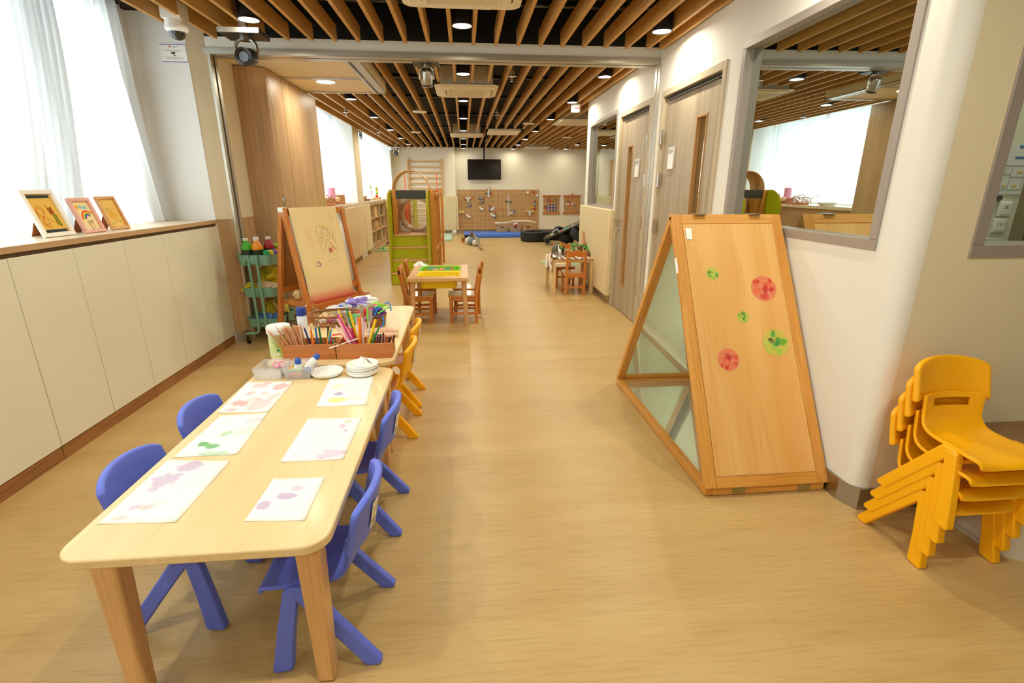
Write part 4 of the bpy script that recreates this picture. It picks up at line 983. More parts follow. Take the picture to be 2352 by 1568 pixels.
GN = 'natural wood pencils in the left wooden box'
nat = plain('natural pencil wood', 'D69A70', .5)
rr = random.Random(11)
base = pencil(-.865, 2.40, -.05, .0, .165, nat, 'bundle of natural wood pencils leaning left in the left wooden box', GN)
for i in range(23):
    x = -.868+.010*(i % 9); y = 2.395+.022*(i//9)
    o = dup(base, (x, y, .530), label='natural wood pencils with black points leaning left in the left wooden box', rot=(rr.uniform(-.14, .10), -.20+.040*(i % 9)+rr.uniform(-.06, .06), rr.uniform(-.3, .3)))
base['label'] = 'natural wood pencils with black points leaning left in the left wooden box'
cols = [('blue', '1A7AC8'), ('dark green', '1C7A3C'), ('black', '222222'), ('yellow', 'F0C010'), ('light blue', '2E9AD0'), ('orange', 'F0781E'), ('navy', '28307A'), ('lilac', 'B090D0'), ('brown', '8A4A24'), ('red', 'C83028'), ('tan', 'D8944A'), ('deep green', '105A30')]
cp = [(-.735, 2.43, -.012, .02), (-.722, 2.44, -.01, .02), (-.700, 2.45, .012, .02), (-.700, 2.40, .035, .02), (-.692, 2.395, .035, .012), (-.745, 2.39, -.006, .0), (-.762, 2.43, -.04, .02), (-.725, 2.46, -.015, .02), (-.757, 2.41, -.002, .01), (-.690, 2.46, .008, .02), (-.700, 2.43, .02, .03), (-.780, 2.41, -.045, .01)]
for (nm, hx), (x, y, dx, dy) in zip(cols, cp):
    pencil(x, y, dx, dy, .150 if nm not in ('tan', 'red') else .12, plain(nm+' pencil lacquer', hx, .3), '%s coloured pencil standing in the left wooden box' % nm, 'coloured pencils in the left wooden box', tip=plain(nm+' pencil lacquer', hx, .3))
def stick(x, y, dx, dy, L, r, mat, name, label, cat, group=None, seg=8, bend=None, z=.530):
    h = math.sqrt(max(1e-4, L*L-dx*dx-dy*dy))
    pts = [(0, 0, 0), (dx*.5, dy*.5, h*.5), (dx, dy, h)]
    if bend: pts = pts[:2]+[(dx, dy, h), (dx+bend[0], dy+bend[1], h+bend[2])]
    o = MB().tube(pts, r, seg).build(name, mat, loc=(x, y, z))
    return tag(o, label, cat, group)
SG = 'straws and craft sticks in the right wooden box'
sd = [(-.545, 2.42, -.085, .02, .215, .006, plain('magenta straw', 'E850B0', .35), 'magenta straw leaning left in the right wooden box', None),
      (-.555, 2.41, -.070, .01, .19, .0055, plain('pale pink straw', 'F5B8C8', .35), 'pale pink straw leaning left in the right wooden box', None),
      (-.540, 2.40, -.095, .0, .18, .0045, plain('pink white straw', 'F4D4DC', .35), 'pink and white straw at the left of the straw bunch', None),
      (-.565, 2.40, -.045, .0, .12, .0045, plain('bright red straw', 'F03C44', .35), 'bent red straw leaning over the left wooden box', (-.045, 0, -.006)),
      (-.535, 2.43, -.055, .02, .235, .004, plain('dark green stick', '1E9048', .35), 'long dark green straw near the middle of the bunch', None),
      (-.530, 2.42, -.042, .02, .215, .0055, plain('yellow straw', 'F6D020', .35), 'long yellow straw leaning left in the bunch', None),
      (-.560, 2.43, -.07, .03, .23, .004, plain('lemon straw', 'F4DC40', .35), 'thin lemon straw at the back of the bunch', None),
      (-.535, 2.41, .010, .01, .185, .0065, plain('orange straw', 'FA8A14', .35), 'orange straw standing upright in the bunch', None),
      (-.528, 2.43, .004, .02, .20, .004, plain('salmon straw', 'F08868', .35), 'thin salmon straw beside the orange straw', None),
      (-.505, 2.40, .060, .01, .185, .0065, plain('yellow straw', 'F6D020', .35), 'yellow straw leaning right over the crayons', None),
      (-.498, 2.395, .068, .005, .155, .0045, plain('dark green stick', '1E9048', .35), 'dark green straw leaning right beside the yellow one', None),
      (-.53, 2.42, -.055, .005, .15, .006, plain('deep pink straw', 'E0408C', .35), 'short deep pink straw in front of the bunch', None),
      (-.525, 2.41, -.04, .005, .14, .005, plain('dark red stick', 'A81E2C', .35), 'short dark red straw in front of the bunch', None)]
for x, y, dx, dy, L, r, m, lb, bd_ in sd: stick(x, y, dx, dy, L, r, m, 'drinking_straw', lb, 'straw', SG, bend=bd_)
tag(MB().tube([(-.665, 2.355, .583), (-.62, 2.368, .593), (-.58, 2.385, .603), (-.535, 2.41, .612)], .003, 6).build('drinking_straw', M_paper), 'thin white straw resting across both wooden boxes', 'straw', SG)
def brush(x, y, dx, dy, L, label):
    t = thing('paint_brush', label, 'paint brush', (x, y, .530), 0, 'flat paint brushes in the right wooden box')
    h = math.sqrt(L*L-dx*dx-dy*dy); q = Vector((dx, dy, h)); u = q.normalized()
    MB().tube([(0, 0, 0), q-u*.06], .004, 8).build('handle', M_white, t)
    MB().bar(q-u*.06, q-u*.028, .019, .008, (0, 1, 0)).build('ferrule', M_chrome, t)
    MB().bar(q-u*.028, q, .02, .007, (0, 1, 0)).build('bristles', plain('brush bristles', 'A8997C', .9), t)
for a in ((-.56, 2.45, -.04, .02, .205, 'flat paint brush leaning left between the straws'), (-.525, 2.46, .0, .03, .235, 'tallest flat paint brush standing upright'), (-.51, 2.46, .03, .03, .21, 'flat paint brush leaning right beside the tallest one')): brush(*a)
cr = [('CE7A30', 'ochre'), ('7A3A50', 'plum'), ('3A7A40', 'green'), ('E8B820', 'yellow'), ('9A2A2A', 'dark red'), ('5A3A78', 'violet'), ('D86A30', 'orange'), ('2A2A50', 'navy'), ('B88A60', 'tan'), ('5A2430', 'maroon'), ('E890A0', 'pink'), ('40301C', 'dark brown')]
for i, (hx, nm) in enumerate(cr):
    x = -.492+.0075*i if i < 11 else -.47
    stick(x, 2.40+.014*(i % 4), .008*(i % 3)-.004+(.012 if nm == 'maroon' else 0), .012, .082+.008*(i % 3)+(.022 if nm == 'maroon' else 0), .0042, plain(nm+' crayon wax', hx, .6), 'wax_crayon', '%s wax crayon in the right wooden box' % nm, 'crayon', 'wax crayons in the right wooden box')
for i in range(2): stick(-.400+.008*i, 2.40+.012*i, .018+.012*i, .01, .088+.008*i, .0042, M_dark, 'marker_pen', ['shorter', 'longer'][i]+' black marker pen at the right end of the right wooden box', 'marker pen')
# notched wooden roller behind the right box
t = thing('rolling_pin', 'pale wooden notched rolling pins lying behind the right box', 'rolling pin', (-.478, 2.785, .540))
b = MB().cyl((-.085, 0, 0), (.055, 0, 0), .017, seg=20).cyl((.055, 0, 0), (.085, 0, 0), .0125, seg=16)
b.build('roller', plain('pale roller wood', 'E8C0A0', .5), t)
b = MB()
for i in range(14): b.lathe([(.017, -.002), (.0195, -.001), (.0195, .001), (.017, .002)], seg=20, M=Matrix.Translation((-.08+.0095*i, 0, 0)) @ Matrix.Rotation(pi/2, 4, 'Y'))
b.build('ridges', plain('pale roller wood', 'E8C0A0', .5), t)
tag(MB().cyl((-.07, 0, 0), (.11, 0, 0), .0125, seg=16).build('rolling_pin', plain('pale roller wood', 'E8C0A0', .5), loc=(-.500, 2.735, .534)), 'plain pale wooden pin lying between the notched one and the box', 'rolling pin')
# notepad behind the boxes
tag(MB().box(-.06, .06, -.04, .04, 0, .012).build('note_pad', M_paper, loc=(-.71, 2.60, .5205), rot=(0, 0, .1)), 'white note pad lying behind the pencil boxes', 'note pad')

# ---------------------------------------------------------------- baskets and craft things behind
def basket(x, y, rx, ry, h, mat, label, open_weave=True, z=.5205):
    t = thing('wicker_basket', label, 'basket', (x, y, z), .15)
    b = MB(); n = 44; rows = 9 if open_weave else 11
    for k in range(rows):
        f = .86+.14*k/(rows-1)
        if open_weave and 3 <= k <= 6: continue
        b.tube([(rx*f*cos(2*pi*i/n), ry*f*sin(2*pi*i/n), h*k/(rows-1)+.0012*(-1)**i) for i in range(n)], .0038 if not open_weave else .0032, 6, closed=True)
    b.build('weave', mat, t)
    s = MB()
    for i in range(n):
        a = 2*pi*i/n; a2 = a+(.06 if i % 2 else -.06)
        s.tube([(rx*.87*cos(a), ry*.87*sin(a), .004), (rx*.93*cos(a2), ry*.93*sin(a2), h*.5), (rx*cos(a), ry*sin(a), h)], .0016, 5)
    s.build('stakes', mat, t)
    MB().tube([(rx*1.01*cos(2*pi*i/n), ry*1.01*sin(2*pi*i/n), h) for i in range(n)], .0055, 8, closed=True).build('rim', mat, t)
    MB().lathe([(0, .001), (.86, .001), (.86, .004), (0, .004)], seg=32, sx=rx, sy=ry).build('base', mat, t)
    return t
basket(-.80, 3.055, .155, .105, .068, M_wicker, 'oval open weave brown basket behind the wipes canister')
basket(-.575, 3.00, .085, .075, .07, M_wicker, 'small round woven basket of felt flowers and pipe cleaners', False)
tissue(-.47, 2.0, -5, .01, .01, '') if False else None
def crumple(c, r, sc, mat, name, label, cat, group=None, seed=1, amp=.28, sub=4):
    b = bmesh.new(); bmesh.ops.create_icosphere(b, subdivisions=sub, radius=1)
    rnd = random.Random(seed); ph = [(rnd.uniform(2, 5), rnd.uniform(0, 6), Vector((rnd.uniform(-1, 1), rnd.uniform(-1, 1), rnd.uniform(-1, 1))).normalized()) for _ in range(6)]
    for v in b.verts:
        f = 1+sum(amp/3*sin(k*2*v.co.dot(d)+p_) for k, p_, d in ph)+amp*.12*sin(31*v.co.x+17*v.co.y+9*sin(5*v.co.z))
        v.co = Vector((v.co.x*r*sc[0]*f, v.co.y*r*sc[1]*f, v.co.z*r*sc[2]*f))
    zmin = min(v.co.z for v in b.verts)
    for v in b.verts: v.co.z -= zmin
    m = MB(); m.b.free(); m.b = b
    return tag(m.build(name, mat, loc=c, angle=90), label, cat, group)
for i, (x, y, z, s, m, lb) in enumerate([(-.84, 3.05, .527, .022, M_pnk, 'pink pompom in the oval basket'), (-.80, 3.06, .527, .020, plain('lilac pompom', 'C8B0E8', .9), 'lilac pompom in the oval basket'), (-.775, 3.03, .527, .018, plain('cream pompom', 'F0E8A0', .9), 'cream pompom in the oval basket'), (-.87, 3.02, .527, .02, M_white, 'white pompom in the oval basket')]):
    crumple((x, y, z), s, (1, 1, 1), m, 'pompom', lb, 'pompom', 'pompoms in the oval basket', seed=i, amp=.12)
def rose(x, y, z, r, mat, label):
    b = MB()
    for k in range(6):
        rr_ = r*(.3+.14*k)
        b.grid(lambda u, v, k=k, rr_=rr_: (rr_*cos(2*pi*v*.8+k*1.3)*(1+.2*u), rr_*sin(2*pi*v*.8+k*1.3)*(1+.2*u), (r*.9-.06*r*k)*u+.004*sin(9*v*pi)), 4, 14)
    tag(b.build('felt_flower', mat, loc=(x, y, z), rot=(.5, .3, 0), solid=.002, offset=0), label, 'felt flower', 'felt flowers in the small basket')
rose(-.535, 2.98, .590, .036, M_pur, 'purple felt flower above the small basket')
rose(-.570, 3.04, .600, .034, plain('pink felt', 'F080A8', .8), 'pink felt flower behind the purple one')
rose(-.620, 2.99, .588, .032, plain('red felt', 'E84A58', .8), 'red felt flower left of the purple one')
rose(-.645, 2.93, .575, .028, plain('mint felt', '90D890', .8), 'mint green felt flower near the brushes')
def pipe(pts, mat, label):
    tag(MB().tube(pts, .0042, 7).build('pipe_cleaner', mat), label, 'pipe cleaner', 'pipe cleaners in the small basket')
lg = plain('lime pipe cleaner', '70E040', .8); bl_ = plain('bright blue pipe cleaner', '1E88E0', .8); rd_ = plain('red pipe cleaner', 'F03848', .8); lv = plain('lilac pipe cleaner', 'C890E8', .8)
pipe([(-.575, 2.88, .56), (-.578, 2.88, .62), (-.575, 2.90, .655), (-.56, 2.92, .664), (-.545, 2.93, .650), (-.52, 2.95, .650), (-.50, 2.95, .655)], lg, 'lime pipe cleaner arching over the small basket')
pipe([(-.52, 2.90, .615), (-.49, 2.90, .635), (-.46, 2.92, .648), (-.455, 2.93, .642)], plain('lime pipe cleaner', '70E040', .8), 'short lime pipe cleaner on the purple felt flower')
pipe([(-.545, 2.92, .60), (-.53, 2.93, .63), (-.51, 2.94, .645)], bl_, 'bright blue pipe cleaner left of the purple flower')
pipe([(-.56, 2.94, .62), (-.54, 2.95, .636), (-.52, 2.98, .64)], bl_, 'upper bright blue pipe cleaner beside the lime one')
pipe([(-.495, 2.90, .60), (-.487, 2.89, .575), (-.490, 2.88, .553), (-.503, 2.87, .540)], bl_, 'bright blue pipe cleaner hanging over the small basket rim')
pipe([(-.50, 3.05, .64), (-.478, 3.05, .65), (-.466, 3.04, .63), (-.463, 3.03, .60)], bl_, 'bright blue pipe cleaner looping at the far right')
pipe([(-.575, 2.93, .60), (-.57, 2.92, .63), (-.565, 2.90, .60), (-.555, 2.88, .57)], rd_, 'red pipe cleaner in the small basket')
pipe([(-.60, 2.91, .585), (-.575, 2.90, .60), (-.55, 2.91, .592)], lv, 'lilac pipe cleaner in the small basket')
bag = plain('plastic bag film', 'F2F0F2', .25, var=.05, alpha=.55)
for i, (x, y, s, sc, m, lb) in enumerate([(-.83, 3.34, .075, (1.2, .8, .32), bag, 'clear bag of white craft bits nearest the easel'), (-.79, 3.36, .045, (1.1, .8, .6), plain('blue dots craft', '4A6CB8', .6, var=.5, nscale=60), 'bag of blue and pink beads'), (-.735, 3.37, .052, (1.1, .8, .7), plain('lilac craft', 'A890DC', .7, var=.2, nscale=60), 'bag of lilac pompoms'), (-.70, 3.44, .06, (1.3, .8, .6), M_paper, 'white crumpled bag on top of the craft bags'), (-.655, 3.30, .06, (1.3, .7, .5), plain('silver tinsel', 'C4C8CC', .3, metal=.6, var=.3, nscale=80), 'silver tinsel bag beside the craft bags'), (-.60, 3.34, .032, (1.3, .8, .7), M_lime, 'lime craft bag at the right of the craft bags')]):
    crumple((x, y, .5205), s, sc, m, 'craft_bag', lb, 'craft bag', 'bags of craft supplies on the second table', seed=20+i, amp=.5)
# small glass jar
t = thing('glass_jar', 'clear jar with pink sticks between the right box and small basket', 'jar', (-.600, 2.80, .5205))
MB().lathe([(0, 0), (.03, 0), (.032, .004), (.032, .07), (.030, .07), (.030, .005), (0, .004)], seg=24).build('jar_body', M_clear, t)
MB().cyl((-.01, 0, .005), (-.02, 0, .10), .005).cyl((.01, 0, .005), (.015, .01, .09), .004).build('tool', M_pnk, t)

for i in range(8):
    hx, nm = [('E87820', 'orange'), ('B8702C', 'ochre'), ('2F8AC0', 'blue'), ('C23A2C', 'red'), ('E8B030', 'amber'), ('7A3F20', 'brown'), ('3C8C4C', 'green'), ('D88A50', 'tan')][i]
    stick(-.690+.005*i, 2.395+.013*(i % 3), .012+.004*(i % 3), .0, .078+.006*(i % 2), .0042, plain(nm+' short crayon', hx, .5), 'wax_crayon', '%s wax crayon at the right end of the left wooden box' % nm, 'crayon', 'short crayons in the left wooden box')
# ---------------------------------------------------------------- easel (local x along the ridge, -y towards the drawing side)
EZ = Vector((-1.43, 4.18, 0)); EU = Vector((.567, .824, 0)); EW = .60
t = thing('easel', 'orange wooden double easel with a paper roll, behind the front tables', 'easel', tuple(EZ+EU*EW/2), math.atan2(.824, .567))
H_ = 1.165
def leg_line(side, front):   # side -1 / +1 in local x ; front -> -y
    y = -.235 if front else .255
    return (side*(EW/2-.015)*1.0, y, 0), (side*(EW/2-.015), -.012 if front else .012, H_)
for s in (-1, 1):
    for f in (True, False):
        a, b_ = leg_line(s, f)
        MB().bar(a, b_, .030, .045, (0, 1, 0)).build('leg', M_pine, t, bevel=.003)
def fy_(z, front): # local y of the frame plane at height z
    return (-.235+(.223)*z/H_) if front else (.255-.243*z/H_)
for z in (1.135, .50):
    for f in (True, False):
        y = fy_(z, f); MB().bar((-EW/2+.03, y, z), (EW/2-.03, y, z), .022, .052, (0, 0, 1)).build('cross_rail', M_piney, t, bevel=.002)
for f, m_, nm in ((True, plain('white board', 'EEEDE2', .3), 'whiteboard'), (False, plain('brown board back', 'B07840', .6), 'chalkboard_back')):
    b = MB(); y0, y1 = fy_(.525, f), fy_(1.11, f)
    b.add([(-EW/2+.032, y0, .525), (EW/2-.032, y0, .525), (EW/2-.032, y1, 1.11), (-EW/2+.032, y1, 1.11)], [(0, 1, 2, 3)])
    b.build(nm, m_, t, solid=.006, offset=0)
# tray between the legs
def tray_part(b):
    z = .385
    y1 = fy_(z, True)
    b.box(-EW/2+.03, EW/2-.03, y1-.125, y1-.113, z, z+.045).box(-EW/2+.03, EW/2-.03, y1-.012, y1, z, z+.045)
    b.box(-EW/2+.018, -EW/2+.03, y1-.125, fy_(z, False), z, z+.04).box(EW/2-.03, EW/2-.018, y1-.125, fy_(z, False), z, z+.04)
    return y1
b = MB(); y1 = tray_part(b); b.build('tray_frame', M_piney, t, bevel=.002)
MB().box(-EW/2+.03, EW/2-.03, y1-.113, y1-.012, .390, .395).build('red_tray', M_red, t)
MB().box(-EW/2+.03, EW/2-.03, .12, .20, .385, .40).build('rear_shelf', M_piney, t)
for s in (-1, 1): MB().box(s*(EW/2-.015)-.02, s*(EW/2-.015)+.02, -.03, .03, H_-.03, H_+.006).build('top_hinge', M_white, t)
for s in (-1, 1): MB().ball((s*(EW/2), y1, .405), .008).build('bolt_cap', M_white, t)
MB().lathe([(0, 0), (.012, 0), (.012, .001), (0, .001)], seg=20, M=Matrix.Translation((-EW/2+.015, -.034, H_-.04)) @ Matrix.Rotation(pi/2, 4, 'X')).build('yellow_sticker', M_yl2, t)
MB().cyl((-EW/2+.03, .02, .47), (EW/2-.03, .02, .47), .008).cyl((-EW/2+.06, .02, .47), (EW/2-.08, .02, .47), .035, seg=24).build('paper_roll', M_kraft, t)
# sheet over the top rail, hanging on the drawing side and curling forward at the bottom
sh = thing('drawing_paper', 'cream roll paper with a crowned winged girl drawing, hanging over the easel', 'paper', t.location, t.rotation_euler.z)
PX0, PX1 = -.262, .208
tilt = math.atan2(.223, H_)
def sheet_pt(s):   # s = distance down from the top along the sheet -> (y, z)
    L1 = .60
    z0 = 1.168; y0 = fy_(z0, True)-.030
    if s < L1: return (y0-s*sin(tilt), z0-s*cos(tilt))
    e = s-L1; y, z = y0-L1*sin(tilt), z0-L1*cos(tilt)
    return (y-.04*e-.55*e*e, z-.99*e+.2*e*e)
b = MB(); b.grid(lambda u, v: (PX0+(PX1-PX0)*v,)+((0.03-.0, 1.15+.0) if u == 0 else sheet_pt(.775*(u-.04)/.96 if u > .04 else 0)), 26, 6)
def kraft_red():
    m, tt, bb_ = nt('kraft with red painted lower edge'); co = coords(tt); sp = N(tt, 'ShaderNodeSeparateXYZ'); tt.links.new(co, sp.inputs[0])
    mr = N(tt, 'ShaderNodeMapRange'); tt.links.new(sp.outputs[2], mr.inputs[0]); mr.inputs[1].default_value = .53; mr.inputs[2].default_value = .42; mr.inputs[4].default_value = .85
    mr.interpolation_type = 'SMOOTHSTEP'
    tt.links.new(mixc(tt, mr.outputs[0], lin('F0D9A0'), lin('D8604A')), bb_.inputs['Base Color']); bb_.inputs['Roughness'].default_value = .8; return m
b.build('sheet', kraft_red(), sh, solid=.0005)
z0 = 1.168; y0 = fy_(z0, True)-.0335
MS = Matrix(((1, 0, 0, 0), (0, sin(tilt), -cos(tilt), y0), (0, cos(tilt), sin(tilt), z0), (0, 0, 0, 1)))
# drawing coordinates: x local, y measured upwards from the top (negative = down)
gp = plain('grey pencil line', '6A6040', .9)
gx, gy = .035, -.235
L_ = [arc(gx, gy, .040, .052, 150, 395), arc(gx, gy+.008, .044, .050, -5, 185), [(gx-.032, gy+.01), (gx-.026, gy+.032), (gx-.018, gy+.012), (gx-.006, gy+.034), (gx+.004, gy+.012), (gx+.016, gy+.034), (gx+.026, gy+.012)],
      arc(gx-.014, gy-.003, .006, .005, 0, 360, 8), arc(gx+.018, gy-.003, .006, .005, 0, 360, 8), arc(gx+.003, gy-.033, .005, .006, 0, 360, 8), [(gx+.003, gy-.012), (gx, gy-.02)],
      arc(gx-.058, gy+.038, .030, .048, 10, 190)+[(gx-.072, gy-.10), (gx-.062, gy-.15), (gx-.02, gy-.075)], arc(gx+.052, gy+.02, .028, .045, -20, 160)+[], [(gx+.08, gy+.01), (gx+.092, gy-.14), (gx+.045, gy-.07)],
      [(gx-.065, gy+.02), (gx-.052, gy-.07)], [(gx-.05, gy), (gx-.045, gy-.05)], [(gx+.065, gy+.01), (gx+.072, gy-.07)], [(gx+.058, gy-.0), (gx+.062, gy-.04)],
      [(gx-.02, gy-.062), (gx-.028, gy-.075), (gx-.012, gy-.078)], [(gx+.002, gy-.056), (gx+.0, gy-.15), (gx-.045, gy-.215), (gx+.085, gy-.205), (gx+.035, gy-.15)],
      [(.12, -.06), (.135, -.09), (.17, -.10)], [(.10, -.085), (.115, -.075)], [(.10, -.125), (.13, -.10)], [(.135, -.14), (.15, -.115)]]
strokes('pencil_drawing', gp, sh, L_, .0016, MS)
strokes('red_dress', M_pinkink, sh, [scrib(gx+.002, gx+.036, gy-.145, gy-.105, 16, .002), [(gx+.022, gy-.055), (gx+.040, gy-.085), (gx+.068, gy-.125)]], .006, MS)
strokes('yellow_crown', M_yl2, sh, [[(gx-.016, gy+.066), (gx-.012, gy+.086), (gx-.006, gy+.07), (gx, gy+.09), (gx+.006, gy+.07), (gx+.014, gy+.084), (gx+.016, gy+.066), (gx-.016, gy+.066)]], .004, MS)
strokes('purple_scribble', plain('purple crayon', 'A030A0', .9), sh, [arc(-.105, -.46, .016, .02, 0, 330), [(-.10, -.442), (-.088, -.455), (-.080, -.475)], scrib(-.086, -.08, -.47, -.455, 6, .002)], .0035, MS)
strokes('pink_sketch', M_pinkink, sh, [arc(-.14, -.21, .018, .022, 0, 360), scrib(-.15, -.13, -.175, -.165, 7, .002), [(-.15, -.235), (-.125, -.238)], [(-.14, -.24), (-.155, -.30), (-.095, -.292), (-.13, -.245)], [(-.13, -.30), (-.12, -.315), (-.115, -.325)], [(-.10, -.285), (-.095, -.27)]], .0016, MS)

# ---------------------------------------------------------------- teal trolley
TX0, TX1, TY0, TY1 = -1.928, -1.634, 4.425, 4.86
t = thing('utility_trolley', 'teal three tier metal trolley with paint bottles, beside the wooden store', 'trolley', ((TX0+TX1)/2, (TY0+TY1)/2, 0), radians(-4))
a, c = .146, .205
TZ = [(.685, .770), (.408, .488), (.140, .215)]
for z0_, z1_ in TZ:
    o = MB(); n = rrect(-a, a, -c, c, .05); m_ = rrect(-a+.012, a-.012, -c+.012, c-.012, .045); k = len(n)
    vs = [(x, y, z0_) for x, y in m_]+[(x, y, z1_) for x, y in n]+[(x*1.0+.004*(1 if x > 0 else -1), y+.004*(1 if y > 0 else -1), z1_+.002) for x, y in n]
    o.add(vs, [tuple(range(k))[::-1]]+[(i, (i+1) % k, k+(i+1) % k, k+i) for i in range(k)]+[(k+i, k+(i+1) % k, 2*k+(i+1) % k, 2*k+i) for i in range(k)])
    tr_ = o.build('tray', M_teal, t, solid=.003, offset=1)
    for sy in (-1, 1): MB().cyl((0, sy*c, z0_+.04), (0, sy*(c+.024), z0_+.04), .006, seg=10).build('bolt', M_chrome, tr_)
for sy in (-1, 1):
    for sx in (-1, 1):
        yy = sy*(c+.012)
        pts = [(sx*.035, yy, .775), (sx*.034, yy, .45), (sx*.033, yy, .15), (sx*.04, yy, .105), (sx*.06, yy+sy*.012, .094), (sx*.14, yy+sy*.03, .094)]
        MB().tube(pts, .0105, 10).build('upright_tube', M_teal, t)
    MB().box(-.03, .03, sy*(c+.004)-.003, sy*(c+.004)+.003, .70, .765).build('bracket', M_teal, t)
for sx in (-1, 1):
    for sy in (-1, 1):
        w_ = MB().cyl((sx*.13-.01, sy*(c+.02), .028), (sx*.13+.01, sy*(c+.02), .028), .028, seg=18).build('wheel', M_dark, t)
        MB().box(sx*.13-.016, sx*.13-.012, sy*(c+.02)-.018, sy*(c+.02)+.018, .025, .085).box(sx*.13+.012, sx*.13+.016, sy*(c+.02)-.018, sy*(c+.02)+.018, .025, .085).cyl((sx*.13, sy*(c+.02), .08), (sx*.13, sy*(c+.02), .098), .012).build('fork', M_steel, w_)
TR0 = Vector(((TX0+TX1)/2, (TY0+TY1)/2, 0))
def onT(x, y, z): return tuple(TR0+Matrix.Rotation(radians(-4), 3, 'Z') @ Vector((x, y, z)))
def paint_bottle(x, y, hx, nm, label, h=.198):
    t = thing('paint_bottle', label, 'paint bottle', onT(x, y, .692), .3, 'paint bottles on the trolley')
    MB().lathe([(0, 0), (.040, 0), (.043, .004), (.043, h*.72), (.034, h*.86), (.020, h*.95), (.020, h), (0, h)], seg=26).build('bottle', plain(nm+' paint', hx, .3), t)
    MB().lathe([(.0435, .02), (.0435, h*.62)], seg=26).build('label', plain('black paint label', '2A3A2C', .4, var=.6, nscale=50), t)
    MB().lathe([(.021, h-.002), (.0225, h), (.0225, h+.019), (.019, h+.021), (0, h+.021)], seg=20).build('cap', M_white, t)
paint_bottle(-.065, -.155, '46B81E', 'green', 'green paint bottle at the front left of the trolley top')
paint_bottle(.022, -.150, 'F79A12', 'orange', 'orange paint bottle at the front of the trolley top')
paint_bottle(-.030, -.04, '2C2F3A', 'black', 'black paint bottle behind the green one on the trolley')
paint_bottle(.070, -.03, 'A8152C', 'crimson', 'crimson paint bottle behind the orange one on the trolley')
t = thing('plastic_tub', 'white and lime lidded tub on the trolley top beside the easel leg', 'tub', onT(.11, .055, .691))
MB().lathe([(0, 0), (.045, 0), (.052, .11), (0, .11)], seg=28).build('body', M_white, t)
MB().lathe([(.0535, .108), (.056, .112), (.056, .142), (.045, .15), (0, .152)], seg=28).build('lid', M_lime, t)
MB().lathe([(.0535, .06), (.0548, .102)], seg=28).build('band', M_lime, t)
for i, (x, y, hx, nm) in enumerate([(.095, -.155, '18B060', 'green'), (.115, -.12, 'F2D020', 'yellow'), (.125, -.09, '2850C0', 'blue'), (.13, -.06, 'D01840', 'red')]):
    o = MB().lathe([(0, -.012), (.020, -.012), (.028, -.004), (.028, .006), (.02, .012), (0, .012)], seg=20).build('plastic_disc', plain(nm+' gloss disc', hx, .3), loc=onT(x, y, .782), rot=(radians(70), radians(20), radians(40)))
    tag(o, '%s round plastic disc propped at the front right of the trolley top' % nm, 'disc', 'round discs on the trolley top')
tag(MB().tube([onT(-.13+.018*i, -.17+.015*((i*7) % 3), .775+.006*sin(i*2.1)) for i in range(9)], .002, 5).build('twine', plain('twine', 'C09050', .9)), 'tangle of brown twine at the left of the trolley top', 'twine')
y8 = plain('yellow print cloth', 'F0D030', .7, var=.4, nscale=50)
crumple(onT(-.10, -.13, .412), .045, (1, 1, 1), y8, 'cloth_bundle', 'yellow and green bundle at the left of the trolley middle tray', 'bundle', None, 31, .5)
crumple(onT(.055, -.10, .412), .085, (1.1, 1, .55), plain('cream patterned bag', 'E8CCA8', .6, var=.15, nscale=30), 'cloth_bundle', 'cream plastic bag bundle in the trolley middle tray', 'bundle', None, 32, .35)
crumple(onT(.01, .06, .412), .06, (1.4, 1, 1.7), y8, 'cloth_bundle', 'yellow patterned bag at the back of the trolley middle tray', 'bundle', None, 33, .5)
crumple(onT(.11, .08, .412), .04, (1, 1, 1.8), M_yl2, 'cloth_bundle', 'plain yellow item at the right of the trolley middle tray', 'bundle', None, 34, .3)
for i, (x, y, lb) in enumerate([(-.05, -.13, 'blue bottle lying at the left of the trolley bottom tray'), (.02, -.12, 'blue bottle in the middle of the trolley bottom tray'), (.09, -.10, 'blue bottle at the right of the trolley bottom tray')]):
    crumple(onT(x, y, .144), .045, (1, 1, 1.15), plain('cornflower plastic', '4C7CC0', .35), 'blue_bottle', lb, 'bottle', 'blue bottles in the trolley', 40+i, .12)
crumple(onT(.02, .05, .144), .08, (1.4, .8, 1), y8, 'cloth_bundle', 'yellow bag tied with dark cord in the trolley bottom tray', 'bundle', None, 45, .3)
tag(MB().lathe([(.0, 0), (.032, 0), (.035, .085), (.033, .085), (.03, .004)], seg=20).build('brush_pot', M_dark, loc=onT(.115, -.02, .144)), 'black pot of brushes in the trolley bottom tray', 'pot')
for i in range(6):
    x = -.02+.012*i
    stick(*onT(.10+.005*i, -.02, 0)[:2], -.09+.022*i, -.01, .20, .003, [M_brn, M_white][i % 2], 'paint_brush', ['leftmost brush', 'second brush', 'third brush', 'fourth brush', 'fifth brush', 'rightmost brush'][i]+' in the black pot of the trolley', 'paint brush', 'brushes in the trolley pot', z=.16)

# things on the floor behind the easel
t = thing('cardboard_box', 'plain brown cardboard box on the floor behind the easel', 'box', (-1.36, 5.16, 0), .2)
MB().box(-.14, .14, -.12, .12, 0, .30).build('box_body', plain('kraft carton', 'C89A60', .8), t)
MB().box(-.14, .14, -.2, -.12, .295, .30).build('flap', plain('kraft carton', 'C89A60', .8), t)
for i, (x, m_, nm) in enumerate([(-1.15, M_lime, 'lime'), (-1.10, M_grey, 'grey')]):
    tag(MB().bar((x, 4.98, 0), (x-.02+.02*i, 5.05, .44), .04, .02).build('play_board', m_), '%s board leaning behind the right leg of the easel' % nm, 'board', 'boards behind the easel')
